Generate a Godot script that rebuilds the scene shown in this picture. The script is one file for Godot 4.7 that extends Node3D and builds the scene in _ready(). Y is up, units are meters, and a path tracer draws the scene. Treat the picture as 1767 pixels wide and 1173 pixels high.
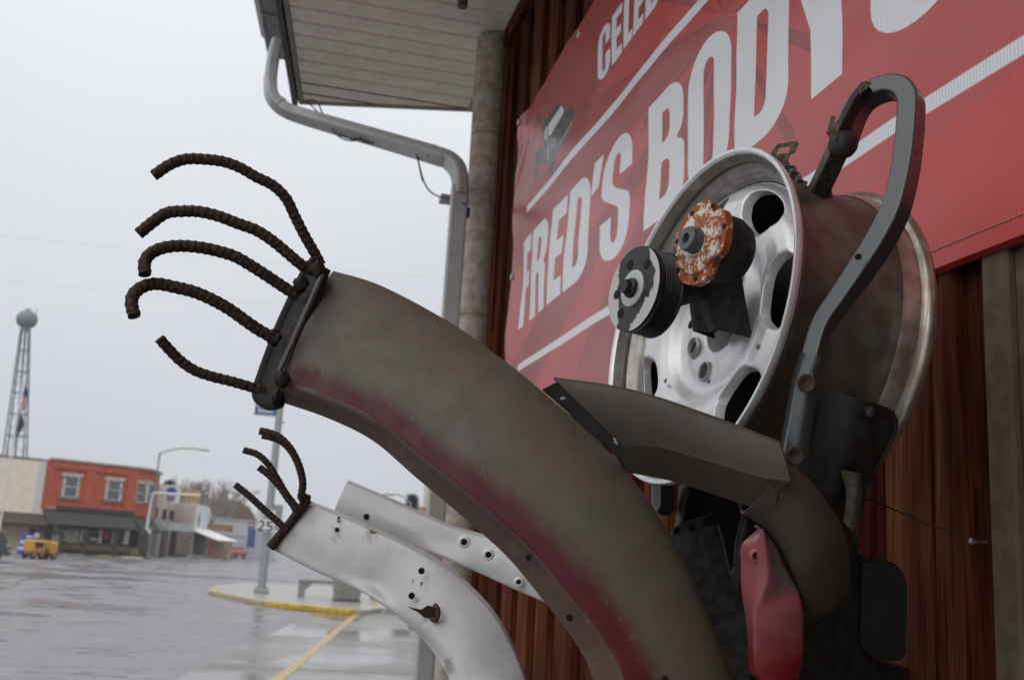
extends Node3D
# A scrap-metal figure leaning on a timber shop wall, and a wet small-town street behind it.
# x runs towards the shop wall (which stands at x = 0.9), -z runs along the wall and down the street, y is up.

const WALL_X := 0.9
var used := {}
var mats := {}
var texs := {}
var rng := RandomNumberGenerator.new()


# ---------------------------------------------------------------- mesh builder
class MB:
	var v := PackedVector3Array()
	var n := PackedVector3Array()
	var c := PackedColorArray()
	var uv := PackedVector2Array()
	var xf := Transform3D()
	var col := Color(1, 1, 1)

	func tri(a: Vector3, b: Vector3, d: Vector3, na: Vector3, nb: Vector3, nd: Vector3, ca := Color(-1, 0, 0), cb := Color(-1, 0, 0), cd := Color(-1, 0, 0), ua := Vector2(), ub := Vector2(), ud := Vector2()) -> void:
		if ca.r < 0.0:
			ca = col
			cb = col
			cd = col
		var swap := (b - a).cross(d - a).dot(na + nb + nd) > 0.0
		v.append(xf * a)
		n.append((xf.basis * na).normalized())
		c.append(ca)
		uv.append(ua)
		if swap:
			v.append(xf * d); n.append((xf.basis * nd).normalized()); c.append(cd); uv.append(ud)
			v.append(xf * b); n.append((xf.basis * nb).normalized()); c.append(cb); uv.append(ub)
		else:
			v.append(xf * b); n.append((xf.basis * nb).normalized()); c.append(cb); uv.append(ub)
			v.append(xf * d); n.append((xf.basis * nd).normalized()); c.append(cd); uv.append(ud)

	func quad(a: Vector3, b: Vector3, d: Vector3, e: Vector3, nn: Vector3) -> void:
		tri(a, b, d, nn, nn, nn)
		tri(a, d, e, nn, nn, nn)

	func flat(a: Vector3, b: Vector3, d: Vector3, e: Vector3, out: Vector3) -> void:
		var nn := (b - a).cross(d - a).normalized()
		if nn.dot(out) < 0.0:
			nn = -nn
		quad(a, b, d, e, nn)

	# rows of points -> smooth surface; side = +1/-1 chooses the way it faces
	func grid(p: Array, side := 1.0, close_u := false, close_v := false, colors: Array = [], uv_size := Vector2.ONE) -> Array:
		var nu := p.size()
		var nv: int = p[0].size()
		var nr := []
		for i in nu:
			var row := PackedVector3Array()
			for j in nv:
				var i0 := (i - 1 + nu) % nu if close_u else maxi(i - 1, 0)
				var i1 := (i + 1) % nu if close_u else mini(i + 1, nu - 1)
				var j0 := (j - 1 + nv) % nv if close_v else maxi(j - 1, 0)
				var j1 := (j + 1) % nv if close_v else mini(j + 1, nv - 1)
				var du: Vector3 = p[i1][j] - p[i0][j]
				var dv: Vector3 = p[i][j1] - p[i][j0]
				var k := du.cross(dv) * side
				row.append(k.normalized() if k.length() > 1e-12 else Vector3.UP)
			nr.append(row)
		for i in (nu if close_u else nu - 1):
			for j in (nv if close_v else nv - 1):
				var i2 := (i + 1) % nu
				var j2 := (j + 1) % nv
				var cs := [Color(-1, 0, 0), Color(-1, 0, 0), Color(-1, 0, 0), Color(-1, 0, 0)]
				if colors.size():
					cs = [colors[i][j], colors[i2][j], colors[i2][j2], colors[i][j2]]
				var us := [Vector2(float(i) / (nu - 1), float(j) / (nv - 1)) * uv_size, Vector2(float(i + 1) / (nu - 1), float(j) / (nv - 1)) * uv_size, Vector2(float(i + 1) / (nu - 1), float(j + 1) / (nv - 1)) * uv_size, Vector2(float(i) / (nu - 1), float(j + 1) / (nv - 1)) * uv_size]
				tri(p[i][j], p[i2][j], p[i2][j2], nr[i][j], nr[i2][j], nr[i2][j2], cs[0], cs[1], cs[2], us[0], us[1], us[2])
				tri(p[i][j], p[i2][j2], p[i][j2], nr[i][j], nr[i2][j2], nr[i][j2], cs[0], cs[2], cs[3], us[0], us[2], us[3])
		return nr

	# a bent sheet of metal: both faces and its cut edges
	func sheet(p: Array, thick: float, side := 1.0, colors: Array = []) -> void:
		var nu := p.size()
		var nv: int = p[0].size()
		var probe := MB.new()
		var nr := probe.grid(p, side)
		var a := []
		var b := []
		for i in nu:
			var ra := PackedVector3Array()
			var rb := PackedVector3Array()
			for j in nv:
				ra.append(p[i][j] + nr[i][j] * thick * 0.5)
				rb.append(p[i][j] - nr[i][j] * thick * 0.5)
			a.append(ra)
			b.append(rb)
		grid(a, side, false, false, colors)
		grid(b, -side, false, false, colors)
		for i in nu - 1:
			_edge(a[i][0], a[i + 1][0], b[i + 1][0], b[i][0], a[i][0] - a[i][1], colors[i][0] if colors.size() else col)
			_edge(a[i][nv - 1], a[i + 1][nv - 1], b[i + 1][nv - 1], b[i][nv - 1], a[i][nv - 1] - a[i][nv - 2], colors[i][nv - 1] if colors.size() else col)
		for j in nv - 1:
			_edge(a[0][j], a[0][j + 1], b[0][j + 1], b[0][j], a[0][j] - a[1][j], colors[0][j] if colors.size() else col)
			_edge(a[nu - 1][j], a[nu - 1][j + 1], b[nu - 1][j + 1], b[nu - 1][j], a[nu - 1][j] - a[nu - 2][j], colors[nu - 1][j] if colors.size() else col)

	func _edge(a: Vector3, b: Vector3, d: Vector3, e: Vector3, out: Vector3, k: Color) -> void:
		var keep := col
		col = k
		flat(a, b, d, e, out)
		col = keep

	# a round bar along a path; swell(distance, angle) multiplies the radius
	func tube(path: PackedVector3Array, r: float, sides := 10, caps := true, swell = null, r2 := -1.0) -> void:
		var rows := []
		var t := (path[1] - path[0]).normalized()
		var x := t.cross(Vector3.UP if absf(t.y) < 0.9 else Vector3.RIGHT).normalized()
		var s := 0.0
		var total := 0.0
		for i in path.size() - 1:
			total += path[i].distance_to(path[i + 1])
		for i in path.size():
			var tn := (path[mini(i + 1, path.size() - 1)] - path[maxi(i - 1, 0)]).normalized()
			x = (x - tn * x.dot(tn)).normalized()
			var y := tn.cross(x)
			if i:
				s += path[i].distance_to(path[i - 1])
			var row := PackedVector3Array()
			for k in sides:
				var a := TAU * k / sides
				var rr := r if r2 < 0.0 else lerpf(r, r2, s / total)
				if swell != null:
					rr *= swell.call(s, a)
				row.append(path[i] + (x * cos(a) + y * sin(a)) * rr)
			rows.append(row)
		grid(rows, -1.0, false, true)
		if caps:
			for e in [0, path.size() - 1]:
				var out := (path[e] - path[1 if e == 0 else e - 1]).normalized()
				for k in sides:
					tri(path[e], rows[e][k], rows[e][(k + 1) % sides], out, out, out)

	# a section (x along side, y along up) swept along a path; ref fixes the section's y
	func sweep(path: PackedVector3Array, section: PackedVector2Array, ref: Vector3, caps := true, taper := Vector2.ONE, taper_end := 0.0) -> void:
		var fr := []
		var m := section.size()
		for i in path.size():
			var tn := (path[mini(i + 1, path.size() - 1)] - path[maxi(i - 1, 0)]).normalized()
			var y := (ref - tn * ref.dot(tn)).normalized()
			var k := smoothstep(0.0, 1.0, float(i) / (path.size() - 1) / taper_end) if taper_end > 0.0 else 1.0
			fr.append([tn.cross(y).normalized() * lerpf(taper.x, 1.0, k), y * lerpf(taper.y, 1.0, k), tn])
		for k in m:
			var a := section[k]
			var b := section[(k + 1) % m]
			var e := (b - a).normalized()
			var n2 := Vector2(e.y, -e.x)
			if n2.dot((a + b) * 0.5) < 0.0 and m < 14:
				n2 = -n2
			for i in path.size() - 1:
				var f: Array = fr[i]
				var g: Array = fr[i + 1]
				var p0: Vector3 = path[i] + f[0] * a.x + f[1] * a.y
				var p1: Vector3 = path[i] + f[0] * b.x + f[1] * b.y
				var p2: Vector3 = path[i + 1] + g[0] * b.x + g[1] * b.y
				var p3: Vector3 = path[i + 1] + g[0] * a.x + g[1] * a.y
				var na: Vector3 = f[0] * n2.x + f[1] * n2.y
				var nb: Vector3 = g[0] * n2.x + g[1] * n2.y
				tri(p0, p1, p2, na, na, nb)
				tri(p0, p2, p3, na, nb, nb)
		if caps:
			for i in [0, path.size() - 1]:
				var f: Array = fr[i]
				var out: Vector3 = f[2] * (-1.0 if i == 0 else 1.0)
				var idx := Geometry2D.triangulate_polygon(section)
				for q in range(0, idx.size(), 3):
					var w := []
					for z in 3:
						var sp := section[idx[q + z]]
						w.append(path[i] + f[0] * sp.x + f[1] * sp.y)
					tri(w[0], w[1], w[2], out, out, out)

	# profile of (radius, height) turned round the local z axis
	func lathe(profile: PackedVector2Array, segs := 48, crease := 40.0) -> void:
		var m := profile.size()
		var sn := PackedVector2Array()
		for k in m - 1:
			var e := (profile[k + 1] - profile[k]).normalized()
			sn.append(Vector2(e.y, -e.x))
		for k in m - 1:
			var n0 := sn[k]
			var n1 := sn[k]
			if k > 0 and rad_to_deg(absf(sn[k].angle_to(sn[k - 1]))) < crease:
				n0 = (sn[k] + sn[k - 1]).normalized()
			if k < m - 2 and rad_to_deg(absf(sn[k].angle_to(sn[k + 1]))) < crease:
				n1 = (sn[k] + sn[k + 1]).normalized()
			for i in segs:
				var a := TAU * i / segs
				var b := TAU * (i + 1) / segs
				var ca := Vector2(cos(a), sin(a))
				var cb := Vector2(cos(b), sin(b))
				var p := profile[k]
				var q := profile[k + 1]
				var p0 := Vector3(ca.x * p.x, ca.y * p.x, p.y)
				var p1 := Vector3(cb.x * p.x, cb.y * p.x, p.y)
				var q0 := Vector3(ca.x * q.x, ca.y * q.x, q.y)
				var q1 := Vector3(cb.x * q.x, cb.y * q.x, q.y)
				var np0 := Vector3(ca.x * n0.x, ca.y * n0.x, n0.y)
				var np1 := Vector3(cb.x * n0.x, cb.y * n0.x, n0.y)
				var nq0 := Vector3(ca.x * n1.x, ca.y * n1.x, n1.y)
				var nq1 := Vector3(cb.x * n1.x, cb.y * n1.x, n1.y)
				if q.x > 1e-6:
					tri(p0, q0, q1, np0, nq0, nq1)
				if p.x > 1e-6:
					tri(p0, q1, p1, np0, nq1, np1)

	# a flat outline in the local xy plane given thickness along z (0 .. depth), with holes
	func prism(poly: PackedVector2Array, depth: float, z0 := 0.0, holes: Array = []) -> void:
		var whole := poly
		if Geometry2D.is_polygon_clockwise(whole):
			whole.reverse()
		var rim := [whole]
		var body := whole
		for h in holes:
			var hole: PackedVector2Array = h
			rim.append(hole)
			body = _bridge(body, hole)
		var idx := Geometry2D.triangulate_polygon(body)
		for q in range(0, idx.size(), 3):
			var a := body[idx[q]]
			var b := body[idx[q + 1]]
			var d := body[idx[q + 2]]
			for s in [0.0, 1.0]:
				var z: float = z0 + depth * s
				var nn := Vector3(0, 0, 1.0 if (s > 0.5) == (depth > 0.0) else -1.0)
				tri(Vector3(a.x, a.y, z), Vector3(b.x, b.y, z), Vector3(d.x, d.y, z), nn, nn, nn)
		for r in rim.size():
			var ring: PackedVector2Array = rim[r]
			var cw := Geometry2D.is_polygon_clockwise(ring)
			for k in ring.size():
				var a: Vector2 = ring[k]
				var b: Vector2 = ring[(k + 1) % ring.size()]
				var e := (b - a).normalized()
				var out := Vector3(e.y, -e.x, 0) * (-1.0 if cw else 1.0) * (1.0 if r == 0 else -1.0)
				quad(Vector3(a.x, a.y, z0), Vector3(b.x, b.y, z0), Vector3(b.x, b.y, z0 + depth), Vector3(a.x, a.y, z0 + depth), out)

	func _bridge(outer: PackedVector2Array, hole: PackedVector2Array) -> PackedVector2Array:
		if not Geometry2D.is_polygon_clockwise(hole):
			hole = hole.duplicate()
			hole.reverse()
		var best := INF
		var bi := 0
		var bj := 0
		for i in outer.size():
			for j in hole.size():
				var dd := outer[i].distance_squared_to(hole[j])
				if dd < best:
					best = dd
					bi = i
					bj = j
		var out := PackedVector2Array()
		for i in outer.size():
			out.append(outer[i])
			if i == bi:
				for j in hole.size() + 1:
					out.append(hole[(bj + j) % hole.size()])
				out.append(outer[i] + Vector2(1e-5, 1e-5))
		return out

	# a flat plate through points in space
	func plate(pts: PackedVector3Array, thick: float, towards: Vector3) -> void:
		var nn := Vector3.ZERO
		for i in pts.size():
			nn += pts[i].cross(pts[(i + 1) % pts.size()])
		nn = nn.normalized()
		if nn.dot(towards) < 0.0:
			nn = -nn
		var x := (pts[1] - pts[0]).normalized()
		x = (x - nn * x.dot(nn)).normalized()
		var y := nn.cross(x)
		var flat2 := PackedVector2Array()
		for p in pts:
			flat2.append(Vector2((p - pts[0]).dot(x), (p - pts[0]).dot(y)))
		var idx := Geometry2D.triangulate_polygon(flat2)
		for q in range(0, idx.size(), 3):
			for s in [1.0, -1.0]:
				var o: Vector3 = nn * thick * 0.5 * s
				tri(pts[idx[q]] + o, pts[idx[q + 1]] + o, pts[idx[q + 2]] + o, nn * s, nn * s, nn * s)
		var mid := Vector3.ZERO
		for p in pts:
			mid += p / pts.size()
		var cw := Geometry2D.is_polygon_clockwise(flat2)
		for i in pts.size():
			var a := pts[i]
			var b := pts[(i + 1) % pts.size()]
			var out := (b - a).cross(nn).normalized() * (-1.0 if cw else 1.0)
			quad(a + nn * thick * 0.5, b + nn * thick * 0.5, b - nn * thick * 0.5, a - nn * thick * 0.5, out)

	# a chamfered box
	func box(lo: Vector3, hi: Vector3, bev := 0.0) -> void:
		var ce := (lo + hi) * 0.5
		var h := (hi - lo).abs() * 0.5
		var b := minf(bev, minf(h.x, minf(h.y, h.z)) * 0.9)
		var ax := [Vector3.RIGHT, Vector3.UP, Vector3.BACK]
		for i in 3:
			var u: Vector3 = ax[(i + 1) % 3]
			var w: Vector3 = ax[(i + 2) % 3]
			var hu: float = h[(i + 1) % 3] - b
			var hw: float = h[(i + 2) % 3] - b
			for s in [-1.0, 1.0]:
				var nn: Vector3 = ax[i] * s
				var o: Vector3 = ce + nn * h[i]
				quad(o - u * hu - w * hw, o + u * hu - w * hw, o + u * hu + w * hw, o - u * hu + w * hw, nn)
			if b > 0.0:
				for s in [-1.0, 1.0]:
					for t in [-1.0, 1.0]:
						var nn: Vector3 = (u * s + w * t).normalized()
						var l: Vector3 = ax[i] * (h[i] - b)
						var p: Vector3 = ce + u * s * h[(i + 1) % 3] + w * t * hw
						var q: Vector3 = ce + u * s * hu + w * t * h[(i + 2) % 3]
						quad(p - l, p + l, q + l, q - l, nn)
		if b > 0.0:
			for sx in [-1.0, 1.0]:
				for sy in [-1.0, 1.0]:
					for sz in [-1.0, 1.0]:
						var nn := Vector3(sx, sy, sz).normalized()
						tri(ce + Vector3(sx * h.x, sy * (h.y - b), sz * (h.z - b)), ce + Vector3(sx * (h.x - b), sy * h.y, sz * (h.z - b)), ce + Vector3(sx * (h.x - b), sy * (h.y - b), sz * h.z), nn, nn, nn)

	func mesh() -> ArrayMesh:
		var a := []
		a.resize(Mesh.ARRAY_MAX)
		a[Mesh.ARRAY_VERTEX] = v
		a[Mesh.ARRAY_NORMAL] = n
		a[Mesh.ARRAY_COLOR] = c
		a[Mesh.ARRAY_TEX_UV] = uv
		var m := ArrayMesh.new()
		m.add_surface_from_arrays(Mesh.PRIMITIVE_TRIANGLES, a)
		return m


# ---------------------------------------------------------------- scene tree helpers
func numbered(called: String) -> String:
	var k: int = used.get(called, 0)
	used[called] = k + 1
	return called if k == 0 else "%s_%03d" % [called, k]


func thing(called: String, label: String, category: String, at := Vector3.ZERO, turn := 0.0, group := "") -> Node3D:
	var o := Node3D.new()
	o.name = numbered(called)
	add_child(o)
	o.position = at
	o.rotation.y = turn
	return tag(o, label, category, group)


func tag(o: Node3D, label: String, category: String, group := "") -> Node3D:
	o.set_meta("label", label)
	o.set_meta("category", category)
	if group:
		o.set_meta("group", group)
	return o


func obj(called: String, m, material: Material, parent: Node3D = null) -> MeshInstance3D:
	var o := MeshInstance3D.new()
	o.mesh = m.mesh() if m is MB else m
	o.material_override = material
	if parent == null:
		o.name = numbered(called)
		add_child(o)
	else:
		o.name = called
		parent.add_child(o, true)
	return o


func struct(called: String, m, material: Material) -> MeshInstance3D:
	var o := obj(called, m, material)
	o.set_meta("kind", "structure")
	return o


func boxed(called: String, lo: Vector3, hi: Vector3, material: Material, parent: Node3D, bev := 0.0) -> MeshInstance3D:
	var m := MB.new()
	m.box(lo, hi, bev)
	return obj(called, m, material, parent)


func bar(called: String, a: Vector3, b: Vector3, r: float, material: Material, parent: Node3D = null, sides := 8, r2 := -1.0) -> MeshInstance3D:
	var m := MB.new()
	m.tube(PackedVector3Array([a, b]), r, sides, true, null, r2)
	return obj(called, m, material, parent)


func dup(root: Node3D, at: Vector3, turn: float, label: String) -> Node3D:
	var r: Node3D = root.duplicate()
	r.name = numbered(String(root.name).rstrip("0123456789").trim_suffix("_"))
	add_child(r)
	r.position = at
	r.rotation.y = turn
	r.set_meta("label", label)
	return r


func spline(p: PackedVector3Array, each: int) -> PackedVector3Array:
	var out := PackedVector3Array()
	for i in p.size() - 1:
		var a := p[maxi(i - 1, 0)]
		var d := p[mini(i + 2, p.size() - 1)]
		for k in each:
			out.append(p[i].cubic_interpolate(p[i + 1], a, d, float(k) / each))
	out.append(p[p.size() - 1])
	return out


func even(p: PackedVector3Array, step: float) -> PackedVector3Array:
	var c := Curve3D.new()
	c.bake_interval = step * 0.5
	for q in p:
		c.add_point(q)
	var out := PackedVector3Array()
	var count := maxi(2, int(c.get_baked_length() / step))
	for i in count + 1:
		out.append(c.sample_baked(c.get_baked_length() * i / count))
	return out


func ring(r: float, count: int, cx := 0.0, cy := 0.0, ry := -1.0) -> PackedVector2Array:
	var out := PackedVector2Array()
	for i in count:
		out.append(Vector2(cx + cos(TAU * i / count) * r, cy + sin(TAU * i / count) * (r if ry < 0.0 else ry)))
	return out


func rounded(w: float, h: float, r: float, k := 4) -> PackedVector2Array:
	var out := PackedVector2Array()
	for q in [[1, 1, 0.0], [-1, 1, 0.25], [-1, -1, 0.5], [1, -1, 0.75]]:
		for i in k + 1:
			var a: float = TAU * (q[2] + 0.25 * i / k)
			out.append(Vector2(q[0] * (w * 0.5 - r) + cos(a) * r, q[1] * (h * 0.5 - r) + sin(a) * r))
	return out


# rows[i] are control points across the piece at station i; both ways are rounded off to a fine mesh
func surface_of(rows: Array, along: int, across: int) -> Array:
	var cols := []
	for j in rows[0].size():
		var line := PackedVector3Array()
		for r in rows:
			line.append(r[j])
		cols.append(spline(line, along))
	var out := []
	for i in cols[0].size():
		var line := PackedVector3Array()
		for cl in cols:
			line.append(cl[i])
		out.append(spline(line, across))
	return out


# ---------------------------------------------------------------- materials
func lin(r: float, g: float, b: float) -> Color:
	return Color(r, g, b).linear_to_srgb()


func noise(seed_: int, freq: float, oct := 4, type := FastNoiseLite.TYPE_SIMPLEX_SMOOTH) -> FastNoiseLite:
	var f := FastNoiseLite.new()
	f.seed = seed_
	f.noise_type = type
	f.frequency = freq
	f.fractal_octaves = oct
	return f


func seamless(f: FastNoiseLite, w: int, h: int) -> Image:
	var im := f.get_seamless_image(w, h, false, false, 0.15)
	im.convert(Image.FORMAT_L8)
	return im


# a grey or tinted texture from two noises: base, mottling and fine grain
func speckle(called: String, size: int, coarse: float, fine: float, lo: float, hi: float, grain: float, seed_: int, tint := Color(1, 1, 1)) -> ImageTexture:
	if texs.has(called):
		return texs[called]
	var a := seamless(noise(seed_, coarse, 5), size, size)
	var b := seamless(noise(seed_ + 7, fine, 2), size, size)
	var im := Image.create(size, size, false, Image.FORMAT_RGB8)
	for y in size:
		for x in size:
			var k := smoothstep(0.25, 0.75, a.get_pixel(x, y).r)
			var g := (b.get_pixel(x, y).r - 0.5) * grain
			var q := clampf(lerpf(lo, hi, k) + g, 0.0, 1.0)
			im.set_pixel(x, y, Color(q * lerpf(tint.r, 1.0, k), q * lerpf(tint.g, 1.0, k), q * lerpf(tint.b, 1.0, k)))
	texs[called] = ImageTexture.create_from_image(im)
	return texs[called]


func wood_texture(called: String, seed_: int) -> ImageTexture:
	var w := 512
	var h := 1024
	var fine := noise(seed_, 0.02, 4)
	var broad := noise(seed_ + 3, 0.012, 3)
	var im := Image.create(w, h, false, Image.FORMAT_RGB8)
	for y in h:
		for x in w:
			# grain runs up the board: quick across (x), slow along (y)
			var wob := 9.0 * sin(y * TAU / h * 2.0)
			var k := fine.get_noise_2d((x + wob) * 4.5, y * 0.14)
			var s := broad.get_noise_2d(x * 1.2, y * 0.35)
			var q := clampf(0.66 + k * 0.16 + s * 0.3 + fine.get_noise_2d((x + wob) * 16.0 + 400.0, y * 0.5) * 0.16, 0.15, 1.0)
			im.set_pixel(x, y, Color(q, q * lerpf(0.72, 0.95, q), q * lerpf(0.62, 0.9, q)))
	texs[called] = ImageTexture.create_from_image(im)
	return texs[called]


func mat(called: String, color: Color, rough := 0.6, metal := 0.0, tex: Texture2D = null, scale := 1.0, bump := 0.0, spec := 0.5) -> StandardMaterial3D:
	if mats.has(called):
		return mats[called]
	var m := StandardMaterial3D.new()
	m.resource_name = called
	m.albedo_color = color
	m.roughness = rough
	m.metallic = metal
	m.metallic_specular = spec
	m.vertex_color_use_as_albedo = true
	if tex:
		m.albedo_texture = tex
		m.uv1_triplanar = true
		m.uv1_scale = Vector3.ONE * scale
		m.uv1_triplanar_sharpness = 4.0
		if bump > 0.0:
			m.heightmap_enabled = true
			m.heightmap_texture = tex
			m.heightmap_scale = bump
	mats[called] = m
	return m


func worn(called: String, color: Color, rough_lo: float, rough_hi: float, metal: float, tex: Texture2D, scale: float, bump := 0.0) -> StandardMaterial3D:
	var m := mat(called, color, rough_hi, metal, tex, scale, bump)
	m.roughness_texture = texs["rough"]
	m.roughness = rough_hi
	return m


func wobj(called: String, m, material: Material, root: Node3D) -> MeshInstance3D:   # built in world coordinates, hung under its thing
	var o := obj(called, m, material, root)
	o.position = -root.position
	return o


# ---------------------------------------------------------------- the day
func camera_and_sky() -> void:
	var cam := Camera3D.new()
	cam.name = "camera"
	add_child(cam)
	cam.transform = Transform3D(Basis(Vector3(0.9679, 0.0567, 0.2447), Vector3(-0.104, 0.9772, 0.1851), Vector3(-0.2287, -0.2046, 0.9518)), Vector3(0, 1.6, 0))
	var at := CameraAttributesPhysical.new()
	at.frustum_focal_length = 37.28
	at.frustum_near = 0.05
	at.frustum_far = 3000.0
	at.frustum_focus_distance = 1.26
	at.exposure_aperture = 9.9
	cam.attributes = at
	cam.current = true

	var sky := ProceduralSkyMaterial.new()
	sky.sky_top_color = lin(0.655, 0.665, 0.682)
	sky.sky_horizon_color = lin(0.272, 0.284, 0.308)
	sky.sky_curve = 0.95
	sky.sky_energy_multiplier = 1.36
	sky.ground_bottom_color = lin(0.2, 0.2, 0.2)
	sky.ground_horizon_color = lin(0.4, 0.42, 0.44)
	# a closed cloud deck: broad soft brightenings
	var a := seamless(noise(5, 0.006, 4), 512, 256)
	var im := Image.create(512, 256, false, Image.FORMAT_RGBA8)
	for y in 256:
		for x in 512:
			var k := smoothstep(0.3, 0.75, a.get_pixel(x, y).r)
			im.set_pixel(x, y, Color(0.3, 0.3, 0.3, k))
	sky.sky_cover = ImageTexture.create_from_image(im)
	sky.sky_cover_modulate = Color(1, 1, 1, 0.85)
	var env := Environment.new()
	env.background_mode = Environment.BG_SKY
	env.sky = Sky.new()
	env.sky.sky_material = sky
	env.tonemap_mode = Environment.TONE_MAPPER_LINEAR
	env.tonemap_exposure = 1.0
	env.sdfgi_enabled = true
	env.ssao_enabled = true
	env.ssil_enabled = true
	env.fog_enabled = true
	env.fog_density = 0.0006
	env.fog_light_color = lin(0.75, 0.77, 0.8)
	var we := WorldEnvironment.new()
	we.name = "sky"
	we.environment = env
	add_child(we)

	var sun := DirectionalLight3D.new()
	sun.name = "sun"
	sun.light_energy = 0.38
	sun.light_color = Color(1.0, 0.98, 0.95)
	sun.light_angular_distance = 70.0
	sun.sky_mode = DirectionalLight3D.SKY_MODE_LIGHT_ONLY
	sun.shadow_enabled = true
	add_child(sun)
	sun.look_at_from_position(Vector3(-5, 8, 6), Vector3.ZERO)


func make_textures() -> void:
	speckle("dust", 512, 0.012, 0.14, 0.955, 1.0, 0.07, 11)
	speckle("road_dust", 512, 0.008, 0.16, 0.86, 1.0, 0.16, 13, Color(1.0, 0.93, 0.9))
	speckle("grime", 512, 0.02, 0.2, 0.72, 1.0, 0.2, 23, Color(1.0, 0.94, 0.86))
	speckle("stone", 512, 0.012, 0.16, 0.88, 1.0, 0.12, 31, Color(1.0, 0.97, 0.92))
	speckle("rebar", 512, 0.03, 0.2, 0.55, 1.0, 0.3, 53, Color(1.0, 0.72, 0.52))
	speckle("rough", 512, 0.014, 0.1, 0.8, 1.0, 0.15, 47)
	wood_texture("wood", 61)
	# rust over old white paint
	var a := seamless(noise(71, 0.02, 5), 256, 256)
	var b := seamless(noise(72, 0.09, 3), 256, 256)
	var im := Image.create(256, 256, false, Image.FORMAT_RGB8)
	for y in 256:
		for x in 256:
			var k := smoothstep(0.54, 0.7, a.get_pixel(x, y).r * 0.6 + b.get_pixel(x, y).r * 0.4)
			var g := b.get_pixel(x, y).r
			im.set_pixel(x, y, Color(0.70, 0.37, 0.18).lerp(Color(0.5, 0.23, 0.1), g).lerp(Color(0.85, 0.83, 0.80), k))
	texs["rust"] = ImageTexture.create_from_image(im)
	var imw := Image.create(256, 256, false, Image.FORMAT_RGB8)
	for y in 256:
		for x in 256:
			var k := smoothstep(0.38, 0.58, a.get_pixel(x, y).r * 0.55 + b.get_pixel(x, y).r * 0.45)
			var g := b.get_pixel(x, y).r
			imw.set_pixel(x, y, Color(0.66, 0.36, 0.19).lerp(Color(0.5, 0.25, 0.12), g).lerp(Color(0.84, 0.83, 0.81), k))
	texs["rust_white"] = ImageTexture.create_from_image(imw)
	# black paint flaking off bare metal: dense flakes near the rim (v is up, u across the face)
	var c := seamless(noise(81, 0.018, 4), 256, 256)
	var im2 := Image.create(256, 256, false, Image.FORMAT_RGB8)
	for y in 256:
		for x in 256:
			var p := Vector2(x / 127.5 - 1.0, 1.0 - y / 127.5)
			var w := c.get_pixel(x, y).r + b.get_pixel(x, y).r * 0.12
			var bare := maxf(smoothstep(0.62, 0.8, -p.x + 0.1 - p.y * 0.25), smoothstep(0.55, 0.8, p.x * 0.75 + p.y * 0.42 - 0.02))
			bare = maxf(bare, smoothstep(0.45, 0.75, p.x * 0.8 - p.y * 0.5))
			var k := smoothstep(0.46, 0.5, bare * 0.6 + w * 0.62 - 0.16)
			im2.set_pixel(x, y, Color(0.1, 0.1, 0.11).lerp(Color(0.74, 0.73, 0.71), k))
	texs["flaked"] = ImageTexture.create_from_image(im2)


# ---------------------------------------------------------------- ground
func ground_textures() -> Array:
	var s := 1024
	var big := seamless(noise(101, 0.006, 5), s, s)
	var mid := seamless(noise(102, 0.03, 4), s, s)
	var al := Image.create(s, s, false, Image.FORMAT_RGB8)
	var ro := Image.create(s, s, false, Image.FORMAT_RGB8)
	for y in s:
		for x in s:
			var b := big.get_pixel(x, y).r
			var m := mid.get_pixel(x, y).r
			var wet := smoothstep(0.40, 0.62, b * 0.7 + m * 0.3)
			var r := lerpf(0.62, 0.19, wet) + (m - 0.5) * 0.2
			var q := lerpf(0.46, 0.35, wet) + (m - 0.5) * 0.1
			ro.set_pixel(x, y, Color(r, r, r))
			al.set_pixel(x, y, Color(q, q, q * 1.02))
	return [ImageTexture.create_from_image(al), ImageTexture.create_from_image(ro), ImageTexture.create_from_image(mid)]


func sheet_on_ground(called: String, poly: PackedVector2Array, y: float, material: Material, cell := 0.0) -> MeshInstance3D:
	var m := MB.new()
	var idx := Geometry2D.triangulate_polygon(poly)
	for q in range(0, idx.size(), 3):
		var w := []
		for z in 3:
			w.append(Vector3(poly[idx[q + z]].x, y, poly[idx[q + z]].y))
		m.tri(w[0], w[1], w[2], Vector3.UP, Vector3.UP, Vector3.UP)
	return struct(called, m, material)


func world_mat(called: String, color: Color, al: Texture2D, ro: Texture2D, scale: float, bump_tex: Texture2D, bump: float, offset := Vector3.ZERO) -> StandardMaterial3D:
	var m := mat(called, color, 1.0, 0.0, al, scale)
	m.uv1_world_triplanar = true
	m.uv1_offset = offset
	m.roughness_texture = ro
	m.heightmap_enabled = true
	m.heightmap_texture = bump_tex
	m.heightmap_scale = bump
	return m


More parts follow.
